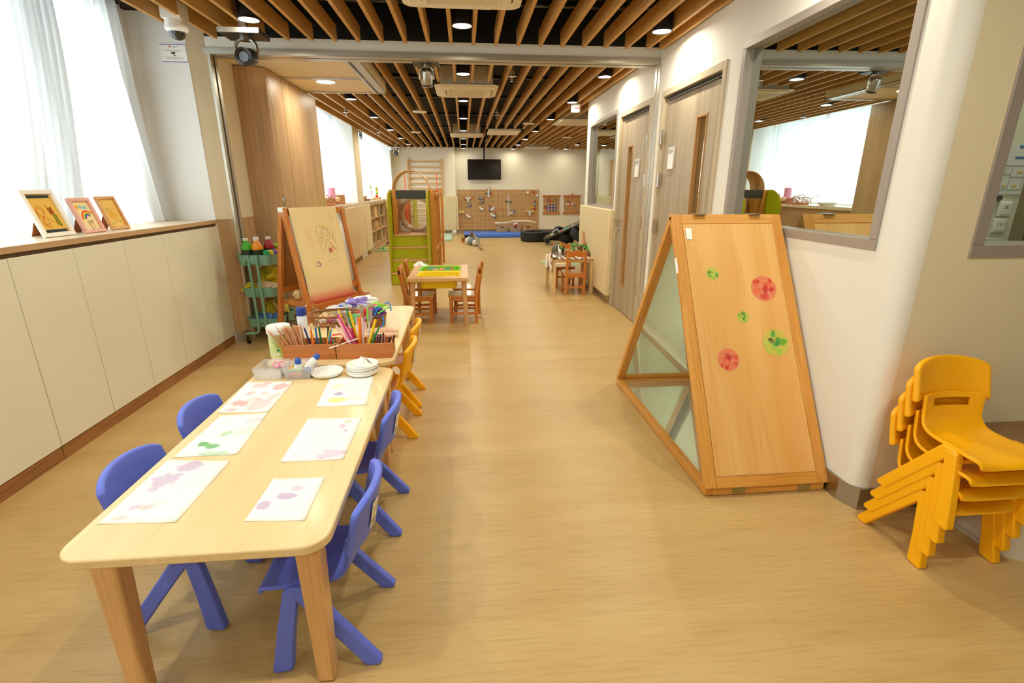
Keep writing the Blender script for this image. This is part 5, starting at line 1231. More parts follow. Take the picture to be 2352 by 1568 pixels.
# ---------------------------------------------------------------- wooden kindergarten chairs (local +y = sitter faces, rear posts at y = 0)
def wooden_chair(w=.26, d=.27, sh=.285, bh=.565, post=.030, label=''):
    t = thing('wooden_chair', label, 'chair', group=None)
    a = w/2
    for s in (-1, 1):
        MB().bar((s*(a-post/2), 0, 0), (s*(a-post/2), -.0, sh), post, post, (0, 1, 0)).bar((s*(a-post/2), 0, sh-.001), (s*(a-post/2), -.045, bh-.02), post, post*.95, (0, 1, 0)).build('leg', M_pine, t, bevel=.003)
        MB().box(s*(a-post/2)-post/2, s*(a-post/2)+post/2, d-post, d, 0, sh-.014).build('leg', M_pine, t, bevel=.003)
        MB().box(s*(a-post/2)-.008, s*(a-post/2)+.008, post/2, d-post, sh-.055, sh-.014).build('seat_rail', M_pine, t, bevel=.002)
        MB().box(s*(a-post/2)-.008, s*(a-post/2)+.008, post/2, d-post, .085, .110).build('side_stretcher', M_pine, t, bevel=.002)
    MB().box(-a+post, a-post, d-.022, d-.006, sh-.055, sh-.014).build('front_rail', M_piney, t, bevel=.002)
    MB().box(-a+post, a-post, -.008, .008, sh-.06, sh-.014).build('rear_rail', M_piney, t, bevel=.002)
    MB().box(-a+post, a-post, -.006, .010, .085, .11).build('stretcher', M_piney, t, bevel=.002)
    MB().prism(rrect(-a-.004, a+.004, .012, d+.012, .02), sh-.014, sh).build('seat', wood('glossy chair seat', 'DDA560', 'C88A44', 'x', rough=.12, pores=.1, coat=1), t, bevel=.003)
    n = 16; top = [(-a+2*a*i/n, bh+.010*cos(4*pi*i/n)) for i in range(n+1)]; bot = [(a-2*a*i/n, bh-.070+.007*cos(4*pi*i/n)) for i in range(n+1)]
    M = Matrix.Translation((0, -.040, 0)) @ Matrix.Identity(4)
    MB().prism(top+bot, -.012, .008, 'xz', M).build('backrest', M_piney, t, bevel=.003)
    return t
GP = 'orange wooden chairs at the sand and water table'
c0 = wooden_chair(label='orange wooden chair left of the sand table, nearer the camera'); c0['group'] = GP
c0.location = (-.615, 5.09, 0); c0.rotation_euler = (0, 0, -pi/2)
dup(c0, (-.605, 5.50, 0), -pi/2+.06, 'orange wooden chair left of the sand table, nearer the green climbing frame')
dup(c0, (.095, 5.08, 0), pi/2, 'orange wooden chair right of the sand table, nearer the camera')
dup(c0, (.135, 5.45, 0), pi/2-.03, 'orange wooden chair right of the sand table, farther from the camera')

# ---------------------------------------------------------------- sand table with two bins
t = thing('activity_table', 'small wooden sand table with a green and a yellow bin', 'table', (-.270, 5.185, 0))
X_, Y_ = .29, .425
fr = MB()
fr.prism(rrect(-X_, X_, -Y_, Y_, .04), .462, .498)
b = MB()
b.box(-X_+.015, -X_+.085, -Y_+.006, Y_-.006, .462, .500).box(X_-.085, X_-.015, -Y_+.006, Y_-.006, .462, .500)
# frame as four boards around the openings
fb = MB()
fb.add([], [])
for p in ((-X_, -.205, -Y_, Y_), (.205, X_, -Y_, Y_), (-.205, .205, -Y_, -.335), (-.205, .205, .335, Y_), (-.205, .205, -.022, .022)): fb.box(p[0], p[1], p[2], p[3], .462, .498)
fr.b.free(); b.b.free()
fb.build('frame', M_beech, t, bevel=.004)
for sx in (-1, 1):
    for sy in (-1, 1):
        MB().cyl((sx*.262, sy*.36, 0), (sx*.245, sy*.345, .462), .019, .026, seg=18).build('leg', wood('beech round leg', 'DEB07A', 'CD9A62', 'z', rough=.4, pores=.12), t)
def bin_(y, mat, name, label):
    r = thing(name, label, 'bin', (-.270, 5.185+y, 0), group='plastic bins in the sand table')
    n = rrect(-.203, .203, -.154, .154, .05); m_ = rrect(-.175, .175, -.125, .125, .05); k = len(n)
    o_ = rrect(-.215, .215, -.166, .166, .05); q = rrect(-.195, .195, -.145, .145, .05)
    vs = [(x, y2, .375) for x, y2 in m_]+[(x, y2, .494) for x, y2 in q]+[(x, y2, .5005) for x, y2 in n]+[(x, y2, .4985) for x, y2 in o_]
    MB().add(vs, [tuple(range(k))[::-1]]+[(j*k+i, j*k+(i+1) % k, (j+1)*k+(i+1) % k, (j+1)*k+i) for j in range(3) for i in range(k)]).build('bin_body', mat, r, solid=.003, offset=1)
    return r
bin_(-.178, plain('yellow bin', 'F2D400', .3), 'plastic_bin', 'yellow plastic bin in the near half of the sand table')
bin_(.178, plain('green bin', '7CC814', .3), 'plastic_bin', 'green plastic bin with felt leaves in the far half of the sand table')
for i, (x, y, hx, nm, r) in enumerate([(-.13, .12, 'D87858', 'terracotta felt piece at the left of the green bin', .6), (-.04, .10, 'F0A890', 'large salmon felt leaf in the middle of the green bin', .2), (.03, .12, 'F09878', 'salmon felt fold right of the middle leaf', 1.2), (.08, .13, '7C9C70', 'sage felt leaf in the green bin', .9), (.13, .10, 'D07850', 'terracotta felt strip at the right of the green bin', 2.2), (-.08, .15, '78A080', 'sea green felt scrap in the green bin', .3)]):
    o = MB().prism([(-.06, -.02), (0, -.035), (.055, -.01), (.02, .03), (-.03, .028)], -.002, .002).build('felt_leaf', plain('felt '+hx, hx, .9), loc=(-.27+x, 5.185+y+.05, .468+.005*i), rot=(radians(55), radians(10), r*.6))
    tag(o, nm, 'felt leaf', 'felt leaves in the green bin')
tissue(-.495, 5.56, .499, .07, .045, 'white crumpled cloth on the far left corner of the sand table', 'cloth')

# ---------------------------------------------------------------- climbing frame with steps
t = thing('climbing_frame', 'lime green climbing frame with steps and round tunnel, mid room', 'climbing frame', (0, 0, 0))
M_sp = wood('climber side wood', 'D9953F', 'C47E2C', 'z', rough=.35, pores=.12)
M_ply = wood('climber plywood', 'E0B27C', 'D2A068', 'x', rough=.35, pores=.1)
SX0, SX1 = -1.045, -.515; SY0, SY1 = 7.12, 7.95
# side panels with rounded tops (outline in y, z)
side = [(SY0, 0), (SY1, 0), (SY1, 1.285), (7.50, 1.285)]+[(7.50-.36*sin(pi/2*i/10), 1.285-.26*(1-cos(pi/2*i/10))) for i in range(1, 11)]+[(7.16, .95), (7.17, .75), (7.13, .5), (SY0, .3)]
for x, nm in ((SX0, 'left'), (SX1, 'right')):
    sp_ = MB().prism(side, x-.009, x+.009, 'yz').build('side_panel', M_green, t, angle=50)
    e = MB(); P_ = side+[side[0]]
    for i in range(3, len(side)-0):
        p, q = P_[i], P_[(i+1) % len(side)] if i+1 < len(P_) else P_[0]
        e.bar((x, p[0], p[1]), (x, q[0], q[1]), .0185, .004, (1, 0, 0))
    e.build('edge_band', M_sp, sp_)
# steps
for k in range(4):
    z = .168*(k+1); y = SY0+.015+.10*k
    MB().box(SX0+.01, SX1-.01, y, y+.012, z-.168+.004, z-.018).build('riser', M_green, t)
    if k < 3: MB().box(SX0+.01, SX1-.01, y-.012, y+.11, z-.018, z).build('step', M_ply, t, bevel=.003)
MB().box(SX0+.01, SX1-.01, 7.42, 8.6, .654, .672).build('platform', M_ply, t, bevel=.003)
# corner posts and dark top board
for x in (-1.0, -.46):
    for y in (7.56, 8.6): MB().box(x-.028, x+.028, y-.028, y+.028, 0, 1.285).build('post', M_sp, t, bevel=.003)
MB().box(-1.03, -.545, 7.535, 7.55, 1.165, 1.283).build('dark_board', plain('dark grey board', '3A3A38', .6), t)
MB().box(-1.075, -1.04, 7.97, 8.6, 0, 1.285).build('post', M_sp, t, bevel=.003)
# white wall with round tunnel
n = 48; cx_, cz_, R1 = -.735, .925, .235
wl_ = MB(); ring = [(cx_+R1*cos(2*pi*i/n), cz_+R1*sin(2*pi*i/n)) for i in range(n)]
def sq(a):
    c_, s_ = cos(a), sin(a); k = min((.225 if c_ > 0 else .285)/max(abs(c_), 1e-6), (.26 if s_ < 0 else .245)/max(abs(s_), 1e-6)); return (cx_+c_*k, cz_+s_*k)
outr = [sq(2*pi*i/n) for i in range(n)]
vs = [(x, 8.0, z) for x, z in ring]+[(x, 8.0, z) for x, z in outr]
wl_.add(vs, [(i, (i+1) % n, n+(i+1) % n, n+i) for i in range(n)])
wl_.build('white_wall', plain('white laminate board', 'FCFAF4', .3), t, solid=.015)
tn = MB(); m2 = 40
tn.grid(lambda u, v: (cx_+(R1-.004)*cos(2*pi*u), 7.93+.45*v, cz_+(R1-.004)*sin(2*pi*u)), m2, 2)
tn.build('tunnel', M_ply, t, solid=.008)
for a_ in (35, 75, 105, 145, 215, 255, 285, 325): MB().cyl((cx_+.262*cos(radians(a_)), 7.972, cz_+.262*sin(radians(a_))), (cx_+.262*cos(radians(a_)), 7.99, cz_+.262*sin(radians(a_))), .008, seg=10).build('screw_cap', M_dark, t)
# bent wood arch on top
ar = MB(); ar.grid(lambda u, v: (-.765+.27*cos(pi*u), 7.62+.42*v, 1.27+.29*sin(pi*u)), 32, 2)
ar.build('arch', M_ply, t, solid=.012)
# inner side board with peg holes, right hand slat wall, red panel
MB().box(-1.0, -.985, 7.6, 8.0, .67, 1.25).build('inner_board', M_sp, t)
for i, (x0_, y_) in enumerate([(-.455, 7.72), (-.45, 8.0), (-.44, 8.3), (-.43, 8.75), (-.40, 9.3)]):
    MB().box(x0_-.02, x0_+.02, y_, y_+.07, .02 if i < 4 else .0, 1.285).build('slat_post', M_sp, t, bevel=.003)
MB().box(-.46, -.40, 7.6, 9.4, 1.20, 1.25).build('side_rail', M_sp, t, bevel=.003)
MB().box(-.46, -.42, 7.6, 9.4, .40, .45).build('side_rail', M_sp, t, bevel=.003)
MB().box(-.98, -.962, 8.7, 9.4, 0, 1.15).build('red_panel', plain('red orange panel', 'D8481C', .4), t)
MB().box(-.90, -.885, 9.2, 9.9, 0, 1.15).build('green_panel', M_green, t)
for x in (-1.03, -.47): MB().cyl((x, 9.35, 0), (x, 9.35, 1.57), .008, seg=10).build('orange_pole', plain('orange pole', 'F0602C', .4), t)

# ---------------------------------------------------------------- wall bars
t = thing('wall_bars', 'tall pale wooden wall bars ladder on the back wall', 'wall bars', (-1.10, 15.385, 0))
for x in (-.475, .475): MB().box(x-.022, x+.022, -.09, 0, 0, 2.1).build('upright', wood('pine upright', 'E8BC86', 'D8A468', 'z', rough=.4, pores=.1), t, bevel=.004)
for i in range(14): MB().cyl((-.475, -.065, .10+.1485*i), (.475, -.065, .10+.1485*i), .017, seg=12).build('rung', wood('pine rung', 'E8BC86', 'D8A468', 'x', rough=.4, pores=.1), t)
for x in (-.42, .42):
    for z in (.5, 1.25, 1.86): MB().box(x-.03, x+.03, -.04, -.0, z, z+.03).build('bracket', M_steel, t)

# ---------------------------------------------------------------- padding on walls
def pads(pl, label, mat=M_pad):
    t = thing('wall_padding', label, 'wall padding', (0, 0, 0), group='cream wall padding')
    for (x0_, x1_, y0_, y1_, z0_, z1_) in pl: MB().box(x0_, x1_, y0_, y1_, z0_, z1_).build('pad', mat, t, bevel=.015, bseg=3)
    return t
pads([(-.95, -.24, 15.30, 15.385, .10, 1.075), (-.238, -.18, 15.30, 15.53, .10, 1.075)], 'cream padding on the back wall between the wall bars and pegboard')
pads([(-1.95, -1.62, 15.30, 15.385, .10, 1.075)], 'cream padding on the back wall left of the wall bars')
t = thing('wall_padding', 'cream padding below the small mirror window on the right', 'wall padding', RL, RR[2], 'cream wall padding')
for s0, s1 in ((3.955, 4.72), (4.722, 5.48), (5.482, 5.56)): MB().box(-.062, -.002, s0, s1, .10, 1.085).build('pad', M_pad, t, bevel=.014, bseg=3)
pads([(-2.0, -1.945, 8.75, 9.5, .09, .995), (-2.0, -1.945, 9.502, 10.30, .09, .995)], 'pair of cream pads on the cupboards past the wooden store')
pads([(-2.0, -1.94, 10.35, 10.96, .09, .995)], 'narrow cream pad beside the cubby shelf')
pads([(-2.0, -1.945, 13.42, 14.3, .09, .995)], 'cream pad at the far end of the cubby shelf')

# ---------------------------------------------------------------- far cupboards, worktop and cubby shelf
t = thing('low_cupboard', 'pale wood low cupboards behind the cream pads in the far room', 'cupboard', (0, 0, 0))
MB().box(-2.55, -2.01, 6.62, 10.02, .09, .998).build('carcass', M_oakx, t); MB().box(-2.5, -2.03, 6.62, 10.02, 0, .09).build('plinth', M_oakx, t)
M_sh = wood('pale oak shelf', 'D9B988', 'C8A470', 'y', rough=.45, pores=.15)
t = thing('cubby_shelf', 'pale wood nine hole cubby shelf under the far window', 'shelf', (-2.0, 11.0, 0))
w_, hh = 2.32, .94
for k in range(4): MB().box(-.35, 0, w_*k/3-.012 if k else 0, w_*k/3+.012 if k else .024, .09, hh+.04).build('upright_panel', M_sh, t, bevel=.002)
for k in range(4):
    z = .09+.285*k; MB().box(-.35, 0, .024, w_, z, z+.022).build('shelf_board', M_sh, t, bevel=.002)
MB().box(-.37, -.35, 0, w_, .09, 1.0).build('back_board', plain('shelf back', '9C7E52', .6), t); MB().box(-.3, -.02, 0, w_+.01, 0, .09).build('plinth', M_sh, t)
MB().box(-.35, .0, 0, w_, .967, 1.0).build('top_rail', M_sh, t)
tag(MB().box(-2.55, -1.985, 6.62, 10.02, 1.0, 1.045).build('worktop', M_top, bevel=.002), 'pale worktop under the first far window, behind the pink cylinder', 'worktop')
tag(MB().box(-2.55, -1.985, 10.61, 14.94, 1.0, 1.045).build('worktop', M_top, bevel=.002), 'pale worktop above the cubby shelf under the second far window', 'worktop')
struct(MB().box(-1.999, -1.985, 10.021, 10.609, 1.0, 1.045), 'trim_13', M_top)
tag(MB().box(-2.55, -2.01, 13.35, 14.9, .0, 1.0).build('low_cupboard', M_oakx), 'pale wood cupboard between the cubby shelf and back wall', 'cupboard')
def cub(k, r, w, d, h, hx, name, label, cat, z=None):
    y = 11.0+.774*k+.39; zz = .112+.285*(2-r)+.001
    return tag(MB().box(-w/2, w/2, -d/2, d/2, 0, h).build(name, plain('cubby '+hx, hx, .6), loc=(-2.13, y, zz), bevel=.004), label, cat)
cub(1, 0, .18, .30, .22, 'E0BC80', 'wooden_box', 'tall tan box in the top middle hole of the cubby shelf', 'box')
cub(1, 1, .2, .34, .19, 'C89A58', 'wooden_box', 'brown house shaped box in the centre hole of the cubby shelf', 'box')
cub(2, 1, .12, .26, .22, 'C8CC98', 'storage_bag', 'pale green bag in the right hole of the middle row', 'bag')
tag(MB().prism([(-.15, 0), (.2, 0), (.02, .2), (-.1, .22)], -.08, .08, 'yz').build('bag', plain('navy bag', '2A2E44', .7), loc=(-2.12, 11.0+1.55+.35, .683)), 'navy triangular bag in the top right hole of the cubby shelf', 'bag')
crumple((-2.08, 12.1, .398), .06, (1, 1.8, .5), M_org, 'toy_food', 'orange toys lying in the centre hole of the cubby shelf', 'toy', None, 61, .3)
crumple((-2.10, 11.2, .683), .06, (1, 1.2, .8), M_grey, 'stone_toy', 'grey toys in the top left hole of the cubby shelf', 'toy', None, 62, .3)
cub(2, 2, .14, .3, .20, 'A8B078', 'storage_bag', 'sage box in the bottom right hole of the cubby shelf', 'box')

# things on the far worktop
WZ = 1.046
t = thing('toy_tower', 'pink cylinder on a brown block at the window past the wooden store', 'toy', (-2.20, 8.95, WZ))
MB().box(-.08, .08, -.1, .1, 0, .09).build('brown_block', M_brn, t); MB().cyl((0, -.02, .09), (0, -.02, .27), .062, seg=24).build('pink_cylinder', plain('pink card tube', 'E89CB8', .5), t)
tag(MB().cyl((0, 0, 0), (0, 0, .155), .085, seg=28).build('wooden_cylinder', plain('kraft tube', 'B98A58', .6), loc=(-2.14, 9.22, WZ)), 'brown cardboard cylinder right of the pink one', 'cylinder')
t = thing('wooden_tray', 'wooden tray with dried plants beside the pink cylinder', 'tray', (-2.12, 8.55, WZ))
MB().box(-.07, .07, -.28, .12, 0, .035).build('tray_base', M_box, t, bevel=.004)
tw = MB(); r3 = random.Random(5)
for i in range(14): y_ = r3.uniform(-.5, .1); tw.tube([(0, y_, .04), (r3.uniform(-.03, .05), y_+r3.uniform(-.1, .2), .06+r3.uniform(0, .06)), (r3.uniform(-.03, .08), y_+r3.uniform(-.2, .3), .05+r3.uniform(0, .12))], .006, 5)
tw.build('dried_twigs', plain('dried twig', 'C08A50', .8), t)
t = thing('shell', 'pale spiral shell at the right end of the wooden tray', 'shell', (-2.09, 8.86, WZ+.04))
MB().ball((0, 0, .045), .045, (.8, 1.5, .9)).build('shell_body', plain('peach shell', 'E8C49C', .4), t)
tag(MB().box(-.12, .12, -.3, .3, 0, .012).build('flat_board', M_chrome, loc=(-2.2, 9.65, WZ), bevel=.003), 'flat silver board on the worktop before the pillar', 'board')
tag(MB().lathe([(0, 0), (.10, 0), (.15, .05), (.14, .05), (.09, .008), (0, .006)], seg=28).build('white_bowl', M_white, loc=(-2.15, 7.75, WZ)), 'white bowl on the worktop just past the wooden store', 'bowl')
t = thing('egg_tray', 'brown tray of shells at the start of the cubby worktop', 'tray', (-2.13, 11.25, WZ))
MB().box(-.09, .09, -.28, .30, 0, .04).build('tray_base', M_brn, t, bevel=.004)
for i in range(7): crumple((-2.13+.02*(i % 2), 11.02+.08*i, WZ+.04), .032, (1, 1, 1), plain('shell tan', 'D8B088', .6), 'sea_shell', ['first', 'second', 'third', 'fourth', 'fifth', 'sixth', 'seventh'][i]+' shell from the left in the brown tray', 'shell', 'shells in the brown tray', 70+i, .3, 2)
t = thing('bead_maze', 'bead toy with looping wires and coloured beads on the far worktop', 'toy', (-2.15, 12.3, WZ))
MB().box(-.08, .08, -.25, .25, 0, .03).build('base', M_beech, t)
MB().tube([(0, -.2+.4*i/16, .03+.30*sin(pi*i/16)) for i in range(17)], .004, 6).tube([(.04, -.23+.3*i/16, .03+.25*sin(pi*i/16)) for i in range(17)], .004, 6).build('wire', M_white, t)
for i in range(7): MB().ball((.0, -.2+.4*(10+i*.8)/16, .03+.30*sin(pi*(10+i*.8)/16)), .018).build('bead', [M_yl2, M_grn, M_red][i % 3], t)
t = thing('stacking_toy', 'tall stack of green and yellow beads on the far worktop', 'toy', (-2.12, 13.0, WZ))
MB().box(-.07, .07, -.16, .16, 0, .05).build('base', M_beech, t)
for i in range(7): MB().lathe([(0, 0), (.03, 0), (.03, .034), (0, .034)], c=(0, .0, .05+.035*i), seg=14).build('bead', [M_red, M_yl2, M_grn, M_yl2, M_yl2, M_grn, M_yl2][i], t)
MB().ball((0, -.1, .075), .03).build('red_ball', M_red, t)
# ---------------------------------------------------------------- television
t = thing('television', 'black flat television hung from the ceiling before the back wall', 'television', (.61, 15.35, 1.82))
MB().box(-.485, .485, -.03, .03, -.282, .282).build('case', M_dark, t, bevel=.006)
MB().box(-.470, .470, -.0325, -.0295, -.262, .268).build('screen', plain('dark screen', '0B0A0B', .12, coat=.5), t)
MB().box(-.02, .02, .03, .07, .1, .9).box(-.05, .05, .03, .07, -.1, .12).cyl((0, .05, .3), (0, .05, .33), .03).build('pole', M_dark, t)
# ---------------------------------------------------------------- pegboard
t = thing('pegboard_wall', 'large perforated wooden pegboard on the back wall', 'pegboard', (-.188, 15.53, .10))
PW, PH = 2.425, 1.16
def peg_mat():
    m, tt, b = nt('perforated board'); co = coords(tt)
    sc = N(tt, 'ShaderNodeVectorMath', operation='MULTIPLY'); tt.links.new(co, sc.inputs[0]); sc.inputs[1].default_value = (25, 0, 25)
    fr_ = N(tt, 'ShaderNodeVectorMath', operation='FRACTION'); tt.links.new(sc.outputs[0], fr_.inputs[0])
    su = N(tt, 'ShaderNodeVectorMath', operation='SUBTRACT'); tt.links.new(fr_.outputs[0], su.inputs[0]); su.inputs[1].default_value = (.5, 0, .5)
    ln = N(tt, 'ShaderNodeVectorMath', operation='LENGTH'); tt.links.new(su.outputs[0], ln.inputs[0])
    lt = N(tt, 'ShaderNodeMath', operation='LESS_THAN'); tt.links.new(ln.outputs['Value'], lt.inputs[0]); lt.inputs[1].default_value = .25
    nz = N(tt, 'ShaderNodeTexNoise'); nz.inputs['Scale'].default_value = 3; tt.links.new(coords(tt, (1, 1, 8)), nz.inputs['Vector'])
    base = mixc(tt, nz.outputs['Fac'], lin('D8AC74'), lin('C79A62'))
    tt.links.new(mixc(tt, lt.outputs[0], base, lin('8E673C')), b.inputs['Base Color']); b.inputs['Roughness'].default_value = .5; return m
MB().box(0, PW, -.018, 0, 0, PH).build('perforated_sheet', peg_mat(), t)
b = MB()
for i in range(1, 12): b.box(PW*i/12-.002, PW*i/12+.002, -.0195, -.018, 0, PH)
for i in range(1, 6): b.box(0, PW, -.0195, -.018, PH*i/6-.002, PH*i/6+.002)
b.build('panel_joint', plain('joint', '9A7040', .7), t)
PY = 15.505
GPG = 'play pieces fixed to the pegboard'
def peg(x, z, kind, label, **k):
    t = thing(kind, label, kind.replace('_', ' '), (x, PY, z), group=GPG)
    if kind == 'funnel':
        MB().prism([(-.10, .05), (.10, .05), (.10, .03), (.03, -.03), (.03, -.10), (-.03, -.10), (-.03, -.03), (-.10, .03)], -.05, 0, 'xz').build('funnel_body', plain('frosted funnel', 'D9D0C0', .3), t, bevel=.004)
        for s in (-1, 1): MB().ball((s*.125, -.03, .035), .022).build('knob', [M_red, M_yl2][k.get('c', 0)], t); MB().ball((s*.125, -.03, .0), .018).build('knob', M_yl2, t)
    elif kind == 'pipe_clip':
        v = k.get('v'); 
        (MB().cyl((0, -.03, -.05), (0, -.03, .05), .028) if v else MB().cyl((-.05, -.03, 0), (.05, -.03, 0), .028)).build('grey_clip', M_grey, t)
        for s, m_ in ((-1, k['a']), (1, k['b'])): MB().ball((0, -.03, s*.07) if v else (s*.075, -.03, 0), .022).build('knob', m_, t)
    elif kind == 'pipe_elbow':
        s = k.get('s', 1); MB().tube([(-s*.05, -.04, .045), (-s*.045, -.04, 0), (-s*.02, -.04, -.03), (s*.05, -.04, -.035)], [.030, .031, .031, .030], 14).build('white_elbow', M_white, t)
    elif kind == 'clear_pipe':
        MB().cyl((0, -.03, -k['h']/2), (0, -.03, k['h']/2), .03, seg=16).build('pipe', k.get('m', M_clear), t)
    elif kind == 'knob':
        MB().ball((0, -.02, 0), k.get('r', .022)).build('knob_body', k['m'], t)
    elif kind == 'block':
        MB().box(-k.get('w', .04), k.get('w', .04), -.05, 0, -k.get('h', .03), k.get('h', .03)).build('block_body', k['m'], t, rot=(0, k.get('r', 0), 0), bevel=.004)
peg(.126, 1.0, 'funnel', 'frosted funnel at the upper left of the pegboard')
peg(1.97, .60, 'funnel', 'frosted funnel at the right of the pegboard', c=1)
peg(.50, 1.01, 'pipe_clip', 'upper grey clip of the pair left of the centre pipe', a=M_grey, b=M_brn); peg(.50, .905, 'pipe_clip', 'lower grey clip of the pair left of the centre pipe', a=M_yl2, b=M_blu)
peg(.121, .805, 'pipe_clip', 'grey clip with yellow and blue knobs under the left funnel', a=M_yl2, b=M_blu)
peg(.725, 1.16, 'pipe_clip', 'grey clip with green and red knobs at the top of the pegboard', a=M_grn, b=M_red)
peg(1.325, .925, 'pipe_clip', 'grey clip with green knobs in the middle of the pegboard', a=M_dark, b=M_grn)
peg(2.124, .85, 'pipe_clip', 'upright grey clip near the right edge of the pegboard', a=M_grey, b=M_dark, v=1)
peg(1.49, .575, 'pipe_clip', 'upright grey clip with blue and yellow knobs, lower middle', a=M_yl2, b=M_blu, v=1)
peg(.755, .73, 'pipe_clip', 'upright grey clip with red and blue knobs, centre left', a=M_blu, b=M_red, v=1); peg(.93, .52, 'pipe_clip', 'upright grey clip beside the lowest white elbow', a=M_blu, b=M_red, v=1)
peg(.52, .735, 'pipe_elbow', 'white pipe elbow left of the centre'); peg(.83, .72, 'pipe_elbow', 'white pipe elbow right of the grey clip', s=-1); peg(.86, .54, 'pipe_elbow', 'lowest white pipe elbow near the middle'); peg(.13, .515, 'pipe_elbow', 'white pipe elbow at the lower left of the pegboard')
peg(.73, 1.20, 'clear_pipe', 'white upright pipe crossing the top edge of the pegboard', h=.30, m=plain('milky pipe', 'EDEAE4', .3)); peg(1.325, .80, 'clear_pipe', 'clear upright pipe in the middle of the pegboard', h=.62)
peg(1.40, .575, 'block', 'small white block in the lower middle', m=M_white, w=.05, h=.02); peg(1.894, 1.176, 'block', 'white cube at the upper right', m=M_white, w=.035, h=.035, r=.3); peg(2.19, 1.09, 'block', 'white piece near the right edge', m=M_white, w=.028, h=.035, r=.5); peg(-.085, .625, 'block', 'yellow block at the left edge', m=plain('pale yellow block', 'E8CE80', .5), w=.085, h=.042)
peg(2.076, 1.195, 'block', 'red cube at the upper right corner', m=M_red, w=.03, h=.03, r=.6)
peg(2.117, .715, 'block', 'red cube above the right funnel', m=M_red, w=.03, h=.025); peg(2.03, .75, 'block', 'yellow piece above the right funnel', m=M_yl2, w=.03, h=.015)
peg(1.133, .705, 'knob', 'single red knob in the middle', m=M_red, r=.018); peg(1.158, .505, 'knob', 'single green knob in the lower middle', m=M_grn, r=.018); peg(.68, 1.27, 'knob', 'red knob above the top edge', m=M_red, r=.02)
# busy boards
def busy(x, label, kind):
    t = thing('activity_board', label, 'activity board', (x, 15.53, .55), group='wooden activity boards on the back wall')
    MB().box(-.24, .24, -.02, 0, .03, .53).build('panel', M_board, t, bevel=.003)
    for z in (.50, 0): MB().box(-.27, .27, -.045, -.005, z, z+.05).build('end_bar', M_box, t, bevel=.004)
    if kind:
        MB().box(-.14, .16, -.032, -.02, .09, .28).build('blue_panel', plain('navy blue panel', '2C4C94', .5), t)
        for i in range(6): MB().lathe([(0, 0), (.034, 0), (.034, .004), (0, .004)], seg=18, M=Matrix.Translation((-.085+.095*(i % 3), -.032, .135+.092*(i//3))) @ Matrix.Rotation(pi/2, 4, 'X')).build('round_hole', plain('hole tan', 'D8A87C', .6), t)
        MB().tube([(-.12, -.03, .36), (-.13, -.05, .40), (-.08, -.05, .45)], .010, 6).build('blue_curve', M_blu, t)
        for x_, z_ in ((-.08, .45), (-.06, .34), (-.02, .38)): MB().ball((x_, -.035, z_), .022).build('red_knob', M_red, t)
        MB().tube([(.06, -.03, .32), (.04, -.06, .40), (.12, -.06, .43), (.19, -.04, .36), (.15, -.03, .30)], .006, 6).build('green_wire', M_grn, t)
        MB().cyl((.08, -.04, .45), (.20, -.04, .44), .01).build('steel_bar', M_chrome, t)
        for z_, m_ in ((.16, M_red), (.20, M_red), (.24, M_blu)): MB().ball((-.20, -.035, z_), .02).build('side_knob', m_, t)
        MB().box(-.05, .05, -.07, 0, .56, .58).box(-.02, .02, -.04, 0, .52, .60).build('white_fan', M_white, t)
    else:
        for (x_, z_, r_) in ((-.12, .44, .1), (.03, .43, -.4)): MB().cbox((x_, -.025, z_), (.022, .01, .08), (0, r_, 0)).build('red_bar', M_org, t)
        for x_ in (-.13, .02): MB().lathe([(0, 0), (.035, 0), (.035, .008), (0, .008)], seg=18, M=Matrix.Translation((x_, -.02, .29)) @ Matrix.Rotation(pi/2, 4, 'X') @ Matrix.Diagonal((1.3, .8, 1, 1))).build('eye', M_white, t); MB().ball((x_, -.03, .29), .013).build('pupil', M_blu, t)
        MB().prism([(-.09, .35), (-.02, .35), (-.055, .31)], -.03, -.02, 'xz').prism([(-.075, .27), (-.04, .27), (-.04, .22), (-.08, .23)], -.03, -.02, 'xz').build('red_shapes', M_red, t)
        for x_, z_ in ((-.12, .37), (.08, .24)): MB().ball((x_, -.03, z_), .022).build('blue_knob', M_blu, t)
        for i in range(9): MB().ball((.13+.04*(i % 3), -.027, .30+.07*(i//3)), .011).build('small_knob', [M_redink, M_yl2, M_brn][i % 3], t)
        MB().box(-.2, .2, -.024, -.02, .155, .16).build('score_line', M_brn, t)
        for i in range(7): MB().ball((-.2+.06*i, -.025, .12), .011).build('small_knob', [M_grn, M_brn, M_grey][i % 3], t)
        MB().ball((0, -.03, .58), .024).box(-.008, .008, -.03, -.02, .53, .58).build('red_top_knob', M_red, t)
busy(2.63, 'wooden activity board with a blue six hole panel', 1)
busy(3.26, 'wooden activity board with a face of knobs, rightmost on the back wall', 0)

